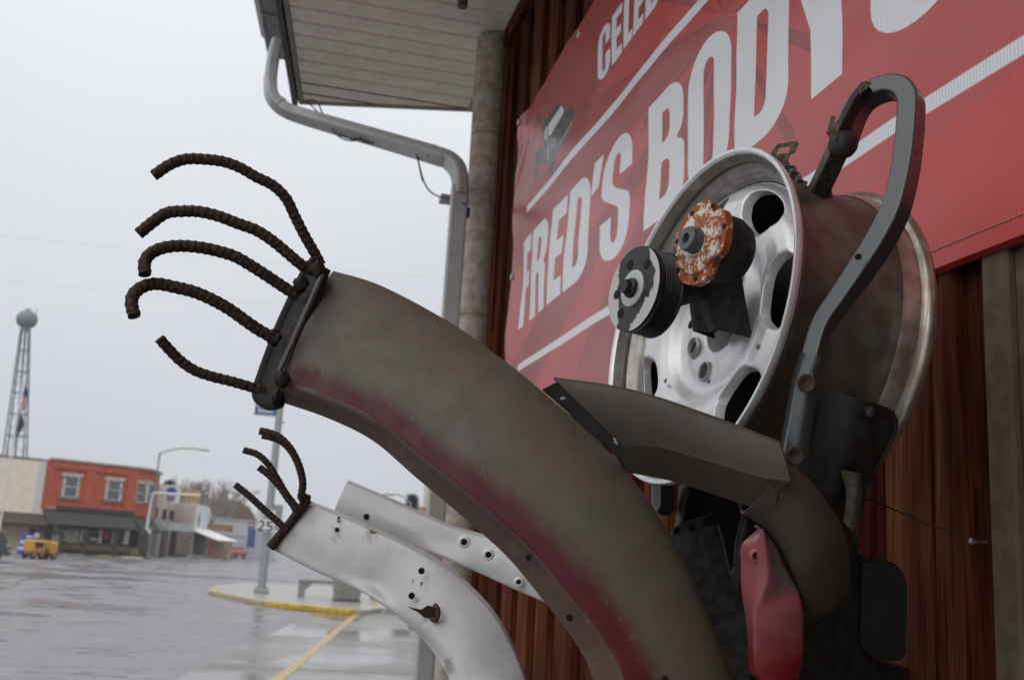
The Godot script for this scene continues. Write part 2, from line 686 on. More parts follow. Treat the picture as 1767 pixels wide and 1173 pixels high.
func build_ground() -> void:
	var t := ground_textures()
	var asphalt := world_mat("wet_asphalt", Color(1.0, 1.0, 1.02), t[0], t[1], 1.0 / 19.0, t[2], 1.2)
	asphalt.metallic_specular = 0.7
	sheet_on_ground("ground", PackedVector2Array([Vector2(-900, 60), Vector2(900, 60), Vector2(900, -1500), Vector2(-900, -1500)]), 0.0, asphalt)
	var wetcrete := world_mat("wet_concrete", Color(1, 1, 1), t[0], t[1], 1.0 / 21.0, t[2], 0.12, Vector3(0.35, 0, 0.2))
	wetcrete.roughness = 0.55
	wetcrete.metallic_specular = 0.6
	wetcrete.albedo_color = Color(1.0, 0.99, 0.96)
	wetcrete.albedo_texture = speckle("crete", 512, 0.012, 0.12, 0.38, 0.47, 0.06, 131, Color(1.0, 0.96, 0.9))
	sheet_on_ground("concrete_apron", PackedVector2Array([Vector2(-3.4, 6), Vector2(8, 6), Vector2(30, -26), Vector2(30, -34), Vector2(2.35, -30.2), Vector2(-0.55, -13.9)]), 0.004, wetcrete)
	# tar patches and sealed cracks in the old asphalt; joints in the apron
	var tar := world_mat("tar_patch", Color(0.55, 0.55, 0.56), t[0], t[1], 1.0 / 7.0, t[2], 0.6, Vector3(0.2, 0, 0.6))
	for q in [[-9.0, -46.0, 7.0, 2.6, 0.1], [-14.0, -33.0, 5.0, 1.2, -0.15], [-6.5, -24.0, 3.8, 0.9, 0.2], [-3.2, -55.0, 9.0, 2.0, 0.05], [-20.0, -62.0, 12.0, 3.0, -0.05], [-5.0, -18.0, 2.2, 0.5, 0.1]]:
		var pp := PackedVector2Array()
		for a in 14:
			var e := Vector2(cos(TAU * a / 14.0), sin(TAU * a / 14.0))
			pp.append(Vector2(q[0], q[1]) + Vector2(e.x * q[2] * (0.8 + 0.2 * sin(a * 2.7)), e.y * q[3] * (0.8 + 0.25 * cos(a * 3.9))).rotated(q[4]))
		sheet_on_ground("asphalt_patch", pp, 0.004, tar)
	var seal := mat("crack_seal", lin(0.02, 0.02, 0.021), 0.35)
	rng.seed = 77
	for q in [[Vector2(-16, -21), Vector2(-1.5, -27)], [Vector2(-22, -40), Vector2(-2, -36.5)], [Vector2(-4.5, -12), Vector2(-7.5, -45)], [Vector2(-30, -55), Vector2(-4, -60)]]:
		var left := PackedVector2Array()
		var right := PackedVector2Array()
		for k in 25:
			var p: Vector2 = q[0].lerp(q[1], k / 24.0) + Vector2(rng.randf_range(-0.15, 0.15), rng.randf_range(-0.15, 0.15))
			var nn: Vector2 = (q[1] - q[0]).orthogonal().normalized() * rng.randf_range(0.03, 0.06)
			left.append(p + nn)
			right.append(p - nn)
		right.reverse()
		left.append_array(right)
		sheet_on_ground("crack_sealing", left, 0.008, seal)
	var jt := mat("joint_dark", lin(0.06, 0.055, 0.05), 0.5)
	for z in [-10.0, -15.2, -20.4, -25.6]:
		var x0: float = -0.55 + (-13.9 - z) * 0.178
		sheet_on_ground("apron_joint", PackedVector2Array([Vector2(x0 + 0.05, z), Vector2(x0 + 9.0, z + 0.6), Vector2(x0 + 9.0, z + 0.63), Vector2(x0 + 0.05, z + 0.03)]), 0.0065, jt)
	# yellow bay line along the apron
	var yel := mat("road_yellow", lin(0.55, 0.4, 0.16), 0.35, 0.0, texs["grime"], 1.3)
	var m := MB.new()
	var a := Vector3(0.6242, 0, -13.9199)
	var b := Vector3(3.2895, 0, -29.6065)
	var dir := (b - a).normalized()
	var start := a - dir * 14.0
	var side := dir.cross(Vector3.UP) * 0.075
	for k in 12:
		var p := start.lerp(b, k / 12.0) + Vector3(0, 0.008, 0)
		var q := start.lerp(b, (k + 1) / 12.0) + Vector3(0, 0.008, 0)
		m.quad(p - side, p + side, q + side, q - side, Vector3.UP)
	struct("road_markings", m, yel)

	# raised island with the lamp pole, bench and bin
	var crete := mat("pale_concrete", lin(0.34, 0.33, 0.31), 0.3, 0.0, texs["stone"], 0.5)
	crete.uv1_world_triplanar = true
	var isl := MB.new()
	isl.xf = Transform3D(Basis(Vector3.RIGHT, Vector3.FORWARD, Vector3.UP), Vector3.ZERO)
	isl.prism(PackedVector2Array([Vector2(-0.75, 36.4), Vector2(-0.5, 35.2), Vector2(0.864, 30.6), Vector2(3.0, 28.4), Vector2(3.3, 28.6), Vector2(3.9, 30.0), Vector2(14, 30.4), Vector2(14, 46), Vector2(0.5, 46), Vector2(-0.6, 42)]), 0.12)
	struct("pavement_island", isl, crete)
	var kerb := MB.new()
	for k in 4:
		var p := Vector3(0.84, 0.002, -30.62).lerp(Vector3(3.02, 0.002, -28.34), k / 4.0)
		var q := Vector3(0.84, 0.002, -30.62).lerp(Vector3(3.02, 0.002, -28.34), (k + 0.995) / 4.0)
		kerb.sweep(PackedVector3Array([p + Vector3(0, 0.063, 0), q + Vector3(0, 0.063, 0)]), rounded(0.2, 0.135, 0.025, 2), Vector3.UP)
	struct("kerb", kerb, mat("kerb_yellow", lin(0.62, 0.42, 0.02), 0.4, 0.0, texs["grime"], 0.8))
	var kerb2 := MB.new()
	kerb2.sweep(spline(PackedVector3Array([Vector3(0.82, 0.065, -30.66), Vector3(0.2, 0.065, -32.7), Vector3(-0.5, 0.065, -35.2), Vector3(-0.77, 0.065, -36.5), Vector3(-0.62, 0.065, -42)]), 6), rounded(0.16, 0.13, 0.02, 2), Vector3.UP)
	struct("kerb", kerb2, mat("kerb_faded", lin(0.5, 0.42, 0.22), 0.4, 0.0, texs["grime"], 0.8))
	var wp := MB.new()
	wp.quad(Vector3(0.75, 0.125, -31.5), Vector3(1.15, 0.125, -30.75), Vector3(0.05, 0.125, -34.6), Vector3(-0.25, 0.125, -35.0), Vector3.UP)
	struct("road_markings", wp, mat("white_road_paint", lin(0.62, 0.62, 0.6), 0.35, 0.0, texs["grime"], 0.7))

	# kerb and walk before the far buildings
	var far := MB.new()
	for k in 9:
		var z := -84.5 - k * 2.0
		far.box(Vector3(-34 + k * 3.6, 0, z - 14), Vector3(-34 + (k + 1) * 3.6 - 0.02, 0.13, z), 0.02)
	struct("far_pavement", far, mat("far_concrete", lin(0.3, 0.28, 0.26), 0.35, 0.0, texs["stone"], 0.3))
	for k in [[12.2, lin(0.6, 0.6, 0.58)], [15.4, lin(0.6, 0.58, 0.5)], [18.6, lin(0.58, 0.58, 0.56)], [22.4, lin(0.6, 0.42, 0.1)], [24.3, lin(0.6, 0.55, 0.3)]]:
		var pm := MB.new()
		var x: float = -34.0 + k[0]
		var z: float = -84.5 - floorf(k[0] / 3.6) * 2.0
		pm.box(Vector3(x, 0.0, z + 0.003), Vector3(x + 1.7, 0.136, z + 0.06), 0.01)
		struct("kerb_paint", pm, mat("kerb_paint_%d" % int(k[0] * 10.0), k[1], 0.4))


# ---------------------------------------------------------------- the shop: wall, column, eaves
func build_shop() -> void:
	var sh := thing("timber_shop", "timber shop front with dark red upright boards and a pale slatted eave overhead", "building", Vector3(WALL_X, 0, -1.4))
	var off := -sh.position
	var wall := MB.new()
	wall.box(Vector3(WALL_X + 0.035, 0.0, -4.2), Vector3(WALL_X + 0.2, 3.84, 5.5))
	var w := wobj("wall", wall, mat("wall_backing", lin(0.03, 0.016, 0.01), 0.7, 0.0, texs["wood"], 1.0), sh)
	# board on board cladding: recessed boards behind, proud boards in front
	var tones := [Vector3(0.20, 0.075, 0.04), Vector3(0.15, 0.05, 0.028), Vector3(0.24, 0.095, 0.05), Vector3(0.17, 0.058, 0.03), Vector3(0.125, 0.042, 0.025)]
	var wm := []
	for k in 5:
		var mm := mat("cedar_%d" % k, lin(tones[k].x * 1.15, tones[k].y * 1.25, tones[k].z * 1.2), 0.75, 0.0, texs["wood"], 1.0, 0.05, 0.15)
		mm.uv1_scale = Vector3(1.7, 0.4, 1.7)
		mm.uv1_offset = Vector3(0.13 * k, 0.31 * k, 0.27 * k)
		wm.append(mm)
	var dark := mat("cedar_shaded", lin(0.1, 0.03, 0.018), 0.85, 0.0, texs["wood"], 1.0, 0.05, 0.1)  # shade between the proud boards, put into a darker cedar colour
	dark.uv1_scale = Vector3(3.0, 0.45, 3.0)
	var proud := [[-4.06, -3.985], [-3.882, -3.74], [-3.667, -3.528], [-3.442, -3.313], [-3.219, -3.092], [-3.009, -2.84], [-2.759, -2.645], [-2.56, -2.42], [-2.33, -2.19], [-2.1, -1.96], [-1.87, -1.74], [-1.655, -1.52], [-1.364, -1.259]]
	var z := -0.95
	while z < 5.0:
		proud.append([z, z + 0.14])
		z += 0.235
	for k in proud.size():
		boxed("board", Vector3(WALL_X - 0.004, 0.15, proud[k][0]), Vector3(WALL_X + 0.02, 3.83, proud[k][1]), wm[(k * 3 + 1) % 5], w, 0.002)
		var z1: float = proud[k + 1][0] if k + 1 < proud.size() else 5.4
		if k == 12:
			z1 = -1.14
		boxed("board", Vector3(WALL_X + 0.02, 0.15, proud[k][1] - 0.02), Vector3(WALL_X + 0.034, 3.83, z1 + 0.02), dark if k % 2 else wm[4], w, 0.001)
	# a doubled batten and the narrow board beside the post
	boxed("batten", Vector3(WALL_X - 0.001, 0.15, -1.2575), Vector3(WALL_X + 0.019, 3.83, -1.225), wm[2], w, 0.004)
	boxed("batten", Vector3(WALL_X - 0.012, 0.15, -1.2235), Vector3(WALL_X + 0.018, 3.83, -1.19), wm[0], w, 0.005)
	boxed("board", Vector3(WALL_X + 0.008, 0.15, -1.188), Vector3(WALL_X + 0.019, 3.83, -1.14), wm[1], w, 0.002)
	var post := MB.new()
	post.box(Vector3(WALL_X - 0.012, 0, -1.133), Vector3(WALL_X + 0.034, 3.83, -1.085), 0.004)
	post.box(Vector3(WALL_X - 0.002, 0, -1.084), Vector3(WALL_X + 0.034, 3.83, -0.97), 0.004)
	wobj("wall_post", post, mat("post_concrete", lin(0.15, 0.108, 0.075), 0.85, 0.0, texs["stone"], 4.0, 0.06), sh)
	var endb := MB.new()
	endb.box(Vector3(WALL_X - 0.012, 0.0, -4.3), Vector3(WALL_X + 0.19, 3.84, -4.09), 0.004)
	wobj("corner_board", endb, wm[0], sh)
	var fz := MB.new()
	fz.box(Vector3(WALL_X - 0.03, 3.76, -4.1), Vector3(WALL_X + 0.03, 3.838, 5.4), 0.004)
	wobj("frieze_board", fz, wm[3], sh)
	var plinth := MB.new()
	plinth.box(Vector3(WALL_X - 0.02, 0, -4.19), Vector3(WALL_X + 0.034, 0.148, 5.4), 0.01)
	wobj("plinth", plinth, mat("plinth_concrete", lin(0.2, 0.19, 0.17), 0.8, 0.0, texs["stone"], 2.0, 0.2), sh)

	# round corner column of four cast lengths
	var cm := mat("column_concrete", lin(0.5, 0.44, 0.385), 0.85, 0.0, texs["stone"], 3.0, 0.06)
	var joints := [0.0, 0.62, 1.28, 1.94, 2.58, 3.12, 3.38, 3.842]
	var colp: MeshInstance3D
	for k in joints.size() - 1:
		var cy := MB.new()
		cy.xf = Transform3D(Basis(Vector3.RIGHT, Vector3.FORWARD, Vector3.UP), Vector3(0.846, 0, -4.2))
		var y0: float = joints[k]
		var y1: float = joints[k + 1]
		cy.lathe(PackedVector2Array([Vector2(0.0, y0), Vector2(0.064, y0), Vector2(0.0705, y0 + 0.006), Vector2(0.071 - 0.002 * (k % 2), (y0 + y1) * 0.5), Vector2(0.0705, y1 - 0.006), Vector2(0.064, y1), Vector2(0.0, y1)]), 28)
		if k == 0:
			colp = wobj("column", cy, cm, sh)
		else:
			obj("column_length", cy, cm, colp)

	# eave: vinyl slats under it, fascia and a boxed gutter along its edge
	var sm := mat("soffit_vinyl", lin(0.92, 0.85, 0.78), 0.5, 0.0, texs["dust"], 0.9)
	var deck := MB.new()
	deck.plate(PackedVector3Array([Vector3(0.045, 3.95, -5.2), Vector3(0.92, 3.95, -4.97), Vector3(0.92, 3.95, 5.5), Vector3(-0.75, 3.95, 5.5), Vector3(-0.08, 3.95, -4.2)]), 0.18, Vector3.UP)
	var eave := wobj("eave", deck, mat("eave_board", lin(0.12, 0.11, 0.1), 0.8), sh)
	var pitch := 0.1245
	for k in 84:
		var z0 := -5.225 + k * pitch
		var z1 := z0 + pitch
		var sp := MB.new()
		var lx := func(zz: float) -> float: return 0.075 - 0.117 * (zz + 5.2) if zz < -4.0 else -0.065 - 0.06 * (zz + 4.0)
		var x1 := 0.918
		var za := z0 + 0.002
		var zb := z1 - 0.018
		if k == 0:
			# the end of the eave runs slightly askew, so the first slats are cut on a slant
			sp.plate(PackedVector3Array([Vector3(lx.call(-5.22), 3.854, -5.22), Vector3(0.47, 3.854, zb), Vector3(lx.call(zb), 3.854, zb)]), 0.004, Vector3.DOWN)
		elif k == 1:
			sp.plate(PackedVector3Array([Vector3(lx.call(za), 3.854, za), Vector3(0.475, 3.854, za), Vector3(x1, 3.854, zb - 0.002), Vector3(x1, 3.854, zb), Vector3(lx.call(zb), 3.854, zb)]), 0.004, Vector3.DOWN)
		else:
			# a flat face and a V groove beside it
			sp.flat(Vector3(lx.call(za), 3.851, za), Vector3(x1, 3.851, za), Vector3(x1, 3.851, zb), Vector3(lx.call(zb), 3.851, zb), Vector3.DOWN)
			sp.flat(Vector3(lx.call(zb), 3.851, zb), Vector3(x1, 3.851, zb), Vector3(x1, 3.869, z1 - 0.007), Vector3(lx.call(z1), 3.869, z1 - 0.007), Vector3(0, -1, 1))
			sp.flat(Vector3(lx.call(z1), 3.869, z1 - 0.007), Vector3(x1, 3.869, z1 - 0.007), Vector3(x1, 3.851, z1 + 0.002), Vector3(lx.call(z1), 3.851, z1 + 0.002), Vector3(0, -1, -1))
		obj("soffit_slat", sp, sm, eave)
	var trim := mat("eave_trim", lin(0.3, 0.29, 0.27), 0.5)
	var tr := MB.new()
	tr.sweep(PackedVector3Array([Vector3(0.055, 3.86, -5.225), Vector3(0.925, 3.86, -4.985)]), rounded(0.03, 0.035, 0.004, 1), Vector3.UP)
	tr.sweep(PackedVector3Array([Vector3(0.062, 3.853, -5.225), Vector3(-0.056, 3.853, -4.2), Vector3(-0.62, 3.853, 5.4)]), rounded(0.022, 0.016, 0.003, 1), Vector3.UP)
	tr.sweep(PackedVector3Array([Vector3(0.905, 3.845, -4.98), Vector3(0.905, 3.845, -4.28)]), rounded(0.03, 0.02, 0.003, 1), Vector3.UP)
	obj("soffit_trim", tr, trim, eave)
	var fas := MB.new()
	fas.sweep(PackedVector3Array([Vector3(0.035, 3.97, -5.23), Vector3(-0.085, 3.97, -4.2), Vector3(-0.7, 3.97, 5.4)]), rounded(0.026, 0.29, 0.003, 1), Vector3.UP)
	wobj("fascia", fas, mat("fascia_metal", lin(0.045, 0.045, 0.045), 0.5), sh)
	var gm := mat("gutter_metal", lin(0.27, 0.285, 0.3), 0.45, 0.0, texs["dust"], 1.4)
	var gut := MB.new()
	gut.sweep(PackedVector3Array([Vector3(-0.056, 4.18, -5.3), Vector3(-0.18, 4.18, -4.2), Vector3(-0.78, 4.18, 5.4)]), PackedVector2Array([Vector2(-0.065, -0.075), Vector2(0.045, -0.075), Vector2(0.085, -0.03), Vector2(0.09, 0.02), Vector2(0.12, 0.045), Vector2(0.12, 0.085), Vector2(-0.065, 0.085)]), Vector3.UP)
	var gu := wobj("gutter", gut, gm, sh)
	var lip := MB.new()
	lip.sweep(PackedVector3Array([Vector3(-0.12, 4.118, -5.29), Vector3(-0.238, 4.118, -4.2), Vector3(-0.84, 4.118, 5.4)]), rounded(0.02, 0.02, 0.004, 1), Vector3.UP)
	obj("gutter_bead", lip, gm, gu)
	for zz in [-4.85, -4.4, -3.6]:
		var hk := MB.new()
		hk.box(Vector3(-0.2 - 0.112 * (zz + 4.6), 4.097, zz), Vector3(-0.05 - 0.112 * (zz + 4.6), 4.104, zz + 0.025), 0.002)
		obj("gutter_strap", hk, trim, gu)
	var roof := MB.new()
	roof.plate(PackedVector3Array([Vector3(0.04, 4.28, -5.22), Vector3(0.95, 4.6, -5.22), Vector3(4.0, 5.4, -5.22), Vector3(4.0, 5.4, 5.5), Vector3(-0.6, 4.28, 5.5)]), 0.05, Vector3.UP)
	wobj("roof", roof, mat("roof_felt", lin(0.06, 0.06, 0.06), 0.9), sh)
	var body := MB.new()
	body.box(Vector3(WALL_X + 0.21, 0, -4.1), Vector3(4.0, 4.3, 5.4))
	wobj("shop_body", body, mat("shop_body", lin(0.2, 0.12, 0.08), 0.8), sh)
	var lampb := MB.new()
	lampb.xf = Transform3D(Basis(Vector3.RIGHT, Vector3.FORWARD, Vector3.UP), Vector3(0.5929, 3.6276, -3.5718))
	lampb.lathe(PackedVector2Array([Vector2(0, -0.015), Vector2(0.018, -0.015), Vector2(0.02, 0.0), Vector2(0.02, 0.05), Vector2(0.034, 0.06), Vector2(0.034, 0.09), Vector2(0, 0.09)]), 16)
	wobj("eave_hook", lampb, mat("eave_hook", lin(0.06, 0.06, 0.06), 0.5), sh)

	# downspout: from the gutter outlet across to the column and down it
	var ds := thing("downspout", "grey metal downspout slanting from the gutter to the round corner column", "downspout", Vector3(0.75, 0, -4.2))
	var dm := mat("downspout_metal", lin(0.42, 0.425, 0.425), 0.4, 0.0, texs["dust"], 1.2)
	var ctrl := PackedVector3Array([Vector3(-0.0816, 3.9546, -4.7878), Vector3(-0.0913, 3.8636, -4.7887), Vector3(-0.0922, 3.734, -4.7642), Vector3(-0.073, 3.6395, -4.7274), Vector3(-0.0098, 3.5755, -4.6945), Vector3(0.0916, 3.5287, -4.6381), Vector3(0.3897, 3.3677, -4.3595), Vector3(0.6022, 3.2172, -4.0781), Vector3(0.6619, 3.177, -4.0199), Vector3(0.6908, 3.1, -3.9454), Vector3(0.6981, 3.0142, -3.9411)])
	var pipe := MB.new()
	pipe.sweep(spline(ctrl, 6), rounded(0.052, 0.074, 0.012, 2), Vector3(0.2, 0.1, 1.0).normalized())
	var bend := wobj("slanting_pipe", pipe, dm, ds)
	var up := MB.new()
	var sec := PackedVector2Array()
	for k in 40:   # shallow flutes down the straight length
		var q := rounded(0.066, 0.052, 0.01, 9)[k]
		sec.append(q * (1.0 - 0.035 * (k % 2)))
	var dtop: Vector3 = Vector3(0.6972, 3.0232, -3.9394)
	up.sweep(PackedVector3Array([dtop + Vector3(0, 0.02, 0), Vector3(dtop.x - 0.004, 1.7, dtop.z), Vector3(dtop.x - 0.01, 0.12, dtop.z)]), sec, Vector3(0, 0, 1))
	wobj("upright_pipe", up, dm, ds)
	for pair in [[Vector3(-0.0351, 3.5965, -4.7065), Vector3(0.6, -0.5, 0.3)], [Vector3(0.5987, 3.223, -4.0882), Vector3(1, -0.3, 0.5)]]:
		var cf := MB.new()
		cf.sweep(PackedVector3Array([pair[0] - pair[1].normalized() * 0.012, pair[0] + pair[1].normalized() * 0.012]), rounded(0.056, 0.078, 0.012, 2), Vector3(0.2, 0.1, 1.0).normalized())
		obj("seam", cf, dm, bend)
	for y in [3.06, 1.9, 1.32]:
		var st := MB.new()
		st.box(Vector3(dtop.x - 0.037, y, -4.225), Vector3(0.79, y + 0.03, -4.17), 0.003)
		wobj("pipe_strap", st, dm, ds)
	var clip := MB.new()
	clip.box(Vector3(0.722, 2.9589, -3.9473), Vector3(0.7419, 2.9193, -3.951) + Vector3(0, 0, 0.03), 0.004)
	wobj("cable_clip", clip, mat("black_clip", lin(0.02, 0.02, 0.02), 0.5), ds)

	# loose cables slung over the pipe
	var cb := thing("cable", "thin black cable looped loosely round the slanting downspout under the eave", "cable", Vector3(0.3169, 3.3585, -4.379))
	var bk := mat("cable_black", lin(0.02, 0.02, 0.022), 0.5)
	for c in [PackedVector3Array([Vector3(0.0686, 3.6372, -4.6939), Vector3(0.127, 3.5728, -4.6412), Vector3(0.1751, 3.4983, -4.5931), Vector3(0.217, 3.4414, -4.5322), Vector3(0.2722, 3.3912, -4.4667), Vector3(0.319, 3.3699, -4.4075), Vector3(0.3673, 3.3465, -4.3694)]), PackedVector3Array([Vector3(0.0793, 3.6352, -4.6917), Vector3(0.1229, 3.6186, -4.6428), Vector3(0.1462, 3.5669, -4.6063), Vector3(0.1726, 3.4927, -4.5529), Vector3(0.2353, 3.4017, -4.4943), Vector3(0.2971, 3.3725, -4.4437), Vector3(0.3224, 3.3738, -4.3953)]), PackedVector3Array([Vector3(0.3183, 3.3661, -4.398), Vector3(0.3478, 3.3454, -4.3743), Vector3(0.3771, 3.3358, -4.3378)]), PackedVector3Array([Vector3(0.4715, 3.3394, -4.2408), Vector3(0.5069, 3.3252, -4.2039), Vector3(0.5282, 3.2741, -4.1572), Vector3(0.5491, 3.1943, -4.1273), Vector3(0.57, 3.111, -4.0982), Vector3(0.597, 3.0525, -4.0622), Vector3(0.6346, 3.0186, -4.0185), Vector3(0.6802, 2.9927, -3.95), Vector3(0.7176, 2.9641, -3.9052)]), PackedVector3Array([Vector3(0.4985, 3.3285, -4.2157), Vector3(0.5361, 3.2889, -4.1521), Vector3(0.5439, 3.2296, -4.142), Vector3(0.5537, 3.1639, -4.1117), Vector3(0.5681, 3.1062, -4.0997)])]:
		var cm2 := MB.new()
		cm2.tube(spline(c, 6), 0.0035, 6)
		wobj("cable_strand", cm2, bk, cb)


# ---------------------------------------------------------------- lettering for the banner, as outlines in a unit box
func arc(cx: float, cy: float, rx: float, ry: float, a0: float, a1: float, k := 10) -> PackedVector2Array:
	var out := PackedVector2Array()
	for i in k + 1:
		var a := deg_to_rad(lerpf(a0, a1, float(i) / k))
		out.append(Vector2(cx + cos(a) * rx, cy + sin(a) * ry))
	return out


func poly(parts: Array) -> PackedVector2Array:
	var out := PackedVector2Array()
	for p in parts:
		if p is Vector2:
			out.append(p)
		else:
			out.append_array(p)
	return out


func glyph(ch: String) -> Array:
	match ch:
		"F":
			return [poly([Vector2(0, 0), Vector2(0.52, 0), Vector2(0.52, 0.42), Vector2(0.9, 0.42), Vector2(0.9, 0.6), Vector2(0.52, 0.6), Vector2(0.52, 0.81), Vector2(1, 0.81), Vector2(1, 1), Vector2(0, 1)])]
		"R":
			return [poly([Vector2(0, 0), Vector2(0.4, 0), Vector2(0.4, 0.45), arc(0.5, 0.36, 0.11, 0.09, 90, 0, 5), Vector2(0.61, 0), Vector2(0.98, 0), Vector2(0.98, 0.36), arc(0.78, 0.42, 0.2, 0.1, 0, 70, 5), arc(0.72, 0.63, 0.28, 0.1, -50, 0, 4), Vector2(1, 0.78), arc(0.6, 0.78, 0.4, 0.22, 0, 90, 8), Vector2(0, 1)]), poly([Vector2(0.4, 0.58), arc(0.5, 0.66, 0.11, 0.08, -90, 0, 4), arc(0.5, 0.76, 0.11, 0.08, 0, 90, 4), Vector2(0.4, 0.84)])]
		"E":
			return [poly([Vector2(0, 0), Vector2(1, 0), Vector2(1, 0.19), Vector2(0.5, 0.19), Vector2(0.5, 0.42), Vector2(0.93, 0.42), Vector2(0.93, 0.6), Vector2(0.5, 0.6), Vector2(0.5, 0.81), Vector2(0.98, 0.81), Vector2(0.98, 1), Vector2(0, 1)])]
		"L":
			return [poly([Vector2(0, 0), Vector2(1, 0), Vector2(1, 0.19), Vector2(0.54, 0.19), Vector2(0.54, 1), Vector2(0, 1)])]
		"D":
			return [poly([Vector2(0, 0), Vector2(0.55, 0), arc(0.55, 0.22, 0.45, 0.22, -90, 0, 8), arc(0.5, 0.72, 0.5, 0.28, 0, 90, 8), Vector2(0, 1)]), poly([Vector2(0.4, 0.17), arc(0.5, 0.25, 0.12, 0.08, -90, 0, 4), arc(0.5, 0.75, 0.12, 0.08, 0, 90, 4), Vector2(0.4, 0.83)])]
		"B":
			return [poly([Vector2(0, 0), Vector2(0.55, 0), arc(0.58, 0.2, 0.42, 0.2, -90, 0, 8), Vector2(1, 0.36), arc(0.76, 0.42, 0.24, 0.11, 0, 75, 6), arc(0.7, 0.66, 0.27, 0.12, -60, 0, 5), Vector2(0.97, 0.8), arc(0.55, 0.8, 0.42, 0.2, 0, 90, 8), Vector2(0, 1)]), poly([Vector2(0.4, 0.16), arc(0.49, 0.24, 0.13, 0.08, -90, 0, 4), arc(0.49, 0.38, 0.13, 0.07, 0, 90, 4), Vector2(0.4, 0.45)]), poly([Vector2(0.4, 0.6), arc(0.49, 0.67, 0.12, 0.07, -90, 0, 4), arc(0.49, 0.77, 0.12, 0.07, 0, 90, 4), Vector2(0.4, 0.84)])]
		"O":
			return [poly([arc(0.5, 0.24, 0.5, 0.25, 180, 360, 14), arc(0.5, 0.76, 0.5, 0.25, 0, 180, 14)]), poly([arc(0.5, 0.2, 0.12, 0.07, 180, 360, 8), arc(0.5, 0.8, 0.12, 0.07, 0, 180, 8)])]
		"Y":
			return [poly([Vector2(0.31, 0), Vector2(0.69, 0), Vector2(0.69, 0.4), Vector2(1, 1), Vector2(0.64, 1), Vector2(0.5, 0.64), Vector2(0.37, 1), Vector2(0, 1), Vector2(0.31, 0.4)])]
		"S":
			return [poly([Vector2(1, 0.66), Vector2(1, 0.78), arc(0.5, 0.78, 0.5, 0.23, 0, 180, 14), Vector2(0, 0.7), arc(0.3, 0.66, 0.3, 0.14, 180, 235, 4), Vector2(0.5, 0.43), arc(0.5, 0.36, 0.12, 0.06, 70, 0, 4), Vector2(0.62, 0.2), arc(0.5, 0.2, 0.12, 0.07, 360, 180, 8), Vector2(0.38, 0.36), Vector2(0, 0.36), Vector2(0, 0.22), arc(0.5, 0.22, 0.5, 0.23, 180, 360, 14), Vector2(1, 0.33), arc(0.7, 0.36, 0.3, 0.14, 0, 55, 4), Vector2(0.5, 0.58), arc(0.5, 0.67, 0.12, 0.07, 250, 180, 4), Vector2(0.38, 0.8), arc(0.5, 0.8, 0.12, 0.07, 180, 0, 8), Vector2(0.62, 0.66)])]
		"C":
			return [poly([Vector2(1, 0.6), Vector2(1, 0.78), arc(0.5, 0.78, 0.5, 0.23, 0, 180, 14), Vector2(0, 0.22), arc(0.5, 0.22, 0.5, 0.23, 180, 360, 14), Vector2(1, 0.42), Vector2(0.62, 0.42), Vector2(0.62, 0.2), arc(0.5, 0.2, 0.12, 0.07, 360, 180, 8), Vector2(0.38, 0.8), arc(0.5, 0.8, 0.12, 0.07, 180, 0, 8), Vector2(0.62, 0.6)])]
		"'":
			return [poly([Vector2(0, 0.0), Vector2(0.78, 0.08), Vector2(1, 1), Vector2(0.05, 1)])]
	return []


const PX := 2048
const PY := 752
const Z0 := -3.875
const Z1 := -0.3
const Y0 := 2.035
const Y1 := 3.345
const SHRINK := 0.965      # the cloth is a little smaller than the drawing its lettering is laid out in


func on_cloth(x: float, y: float, z: float) -> Vector3:
	return Vector3(x, 0.056 + y * SHRINK, z * SHRINK)


func to_px(p: Vector2) -> Vector2:
	return Vector2((p.x - Z0) / (Z1 - Z0) * PX, (Y1 - p.y) / (Y1 - Y0) * PY)


# fills outlines (given in wall metres: along, up) with a colour; even-odd, smoothed at the edges
func fill(im: Image, outlines: Array, ca: Color, cb := Color(-1, 0, 0), strength := 1.0) -> void:
	var lo := Vector2(1e9, 1e9)
	var hi := -lo
	var ps := []
	for o in outlines:
		var q := PackedVector2Array()
		for p in o:
			var w := to_px(p)
			q.append(w)
			lo = lo.min(w)
			hi = hi.max(w)
		ps.append(q)
	for y in range(maxi(0, int(lo.y)), mini(PY, int(hi.y) + 1)):
		var cover := {}
		for sub in 4:
			var yy := y + (sub + 0.5) / 4.0
			var xs := PackedFloat32Array()
			for q in ps:
				for i in q.size():
					var a: Vector2 = q[i]
					var b: Vector2 = q[(i + 1) % q.size()]
					if (a.y <= yy) != (b.y <= yy):
						xs.append(a.x + (yy - a.y) / (b.y - a.y) * (b.x - a.x))
			xs.sort()
			for k in range(0, xs.size() - 1, 2):
				var x0 := clampf(xs[k], 0.0, PX)
				var x1 := clampf(xs[k + 1], 0.0, PX)
				for x in range(int(x0), mini(PX, int(ceilf(x1)))):
					cover[x] = cover.get(x, 0.0) + maxf(0.0, minf(x + 1.0, x1) - maxf(x, x0)) * 0.25
		for x in cover:
			var k := ca if cb.r < 0.0 else ca.lerp(cb, clampf((y - lo.y) / (hi.y - lo.y), 0.0, 1.0))
			im.set_pixel(x, y, im.get_pixel(x, y).lerp(k, cover[x] * strength))


func write_text(im: Image, text: Array, y0: float, y1: float, color: Color) -> void:
	for t in text:
		var out := []
		var h: Array = t[3] if t.size() > 3 else [y0, y1]
		for g in glyph(t[0]):
			var q := PackedVector2Array()
			for p in g:
				q.append(Vector2(lerpf(t[1], t[2], p.x), lerpf(h[0], h[1], p.y)))
			out.append(q)
		fill(im, out, color)


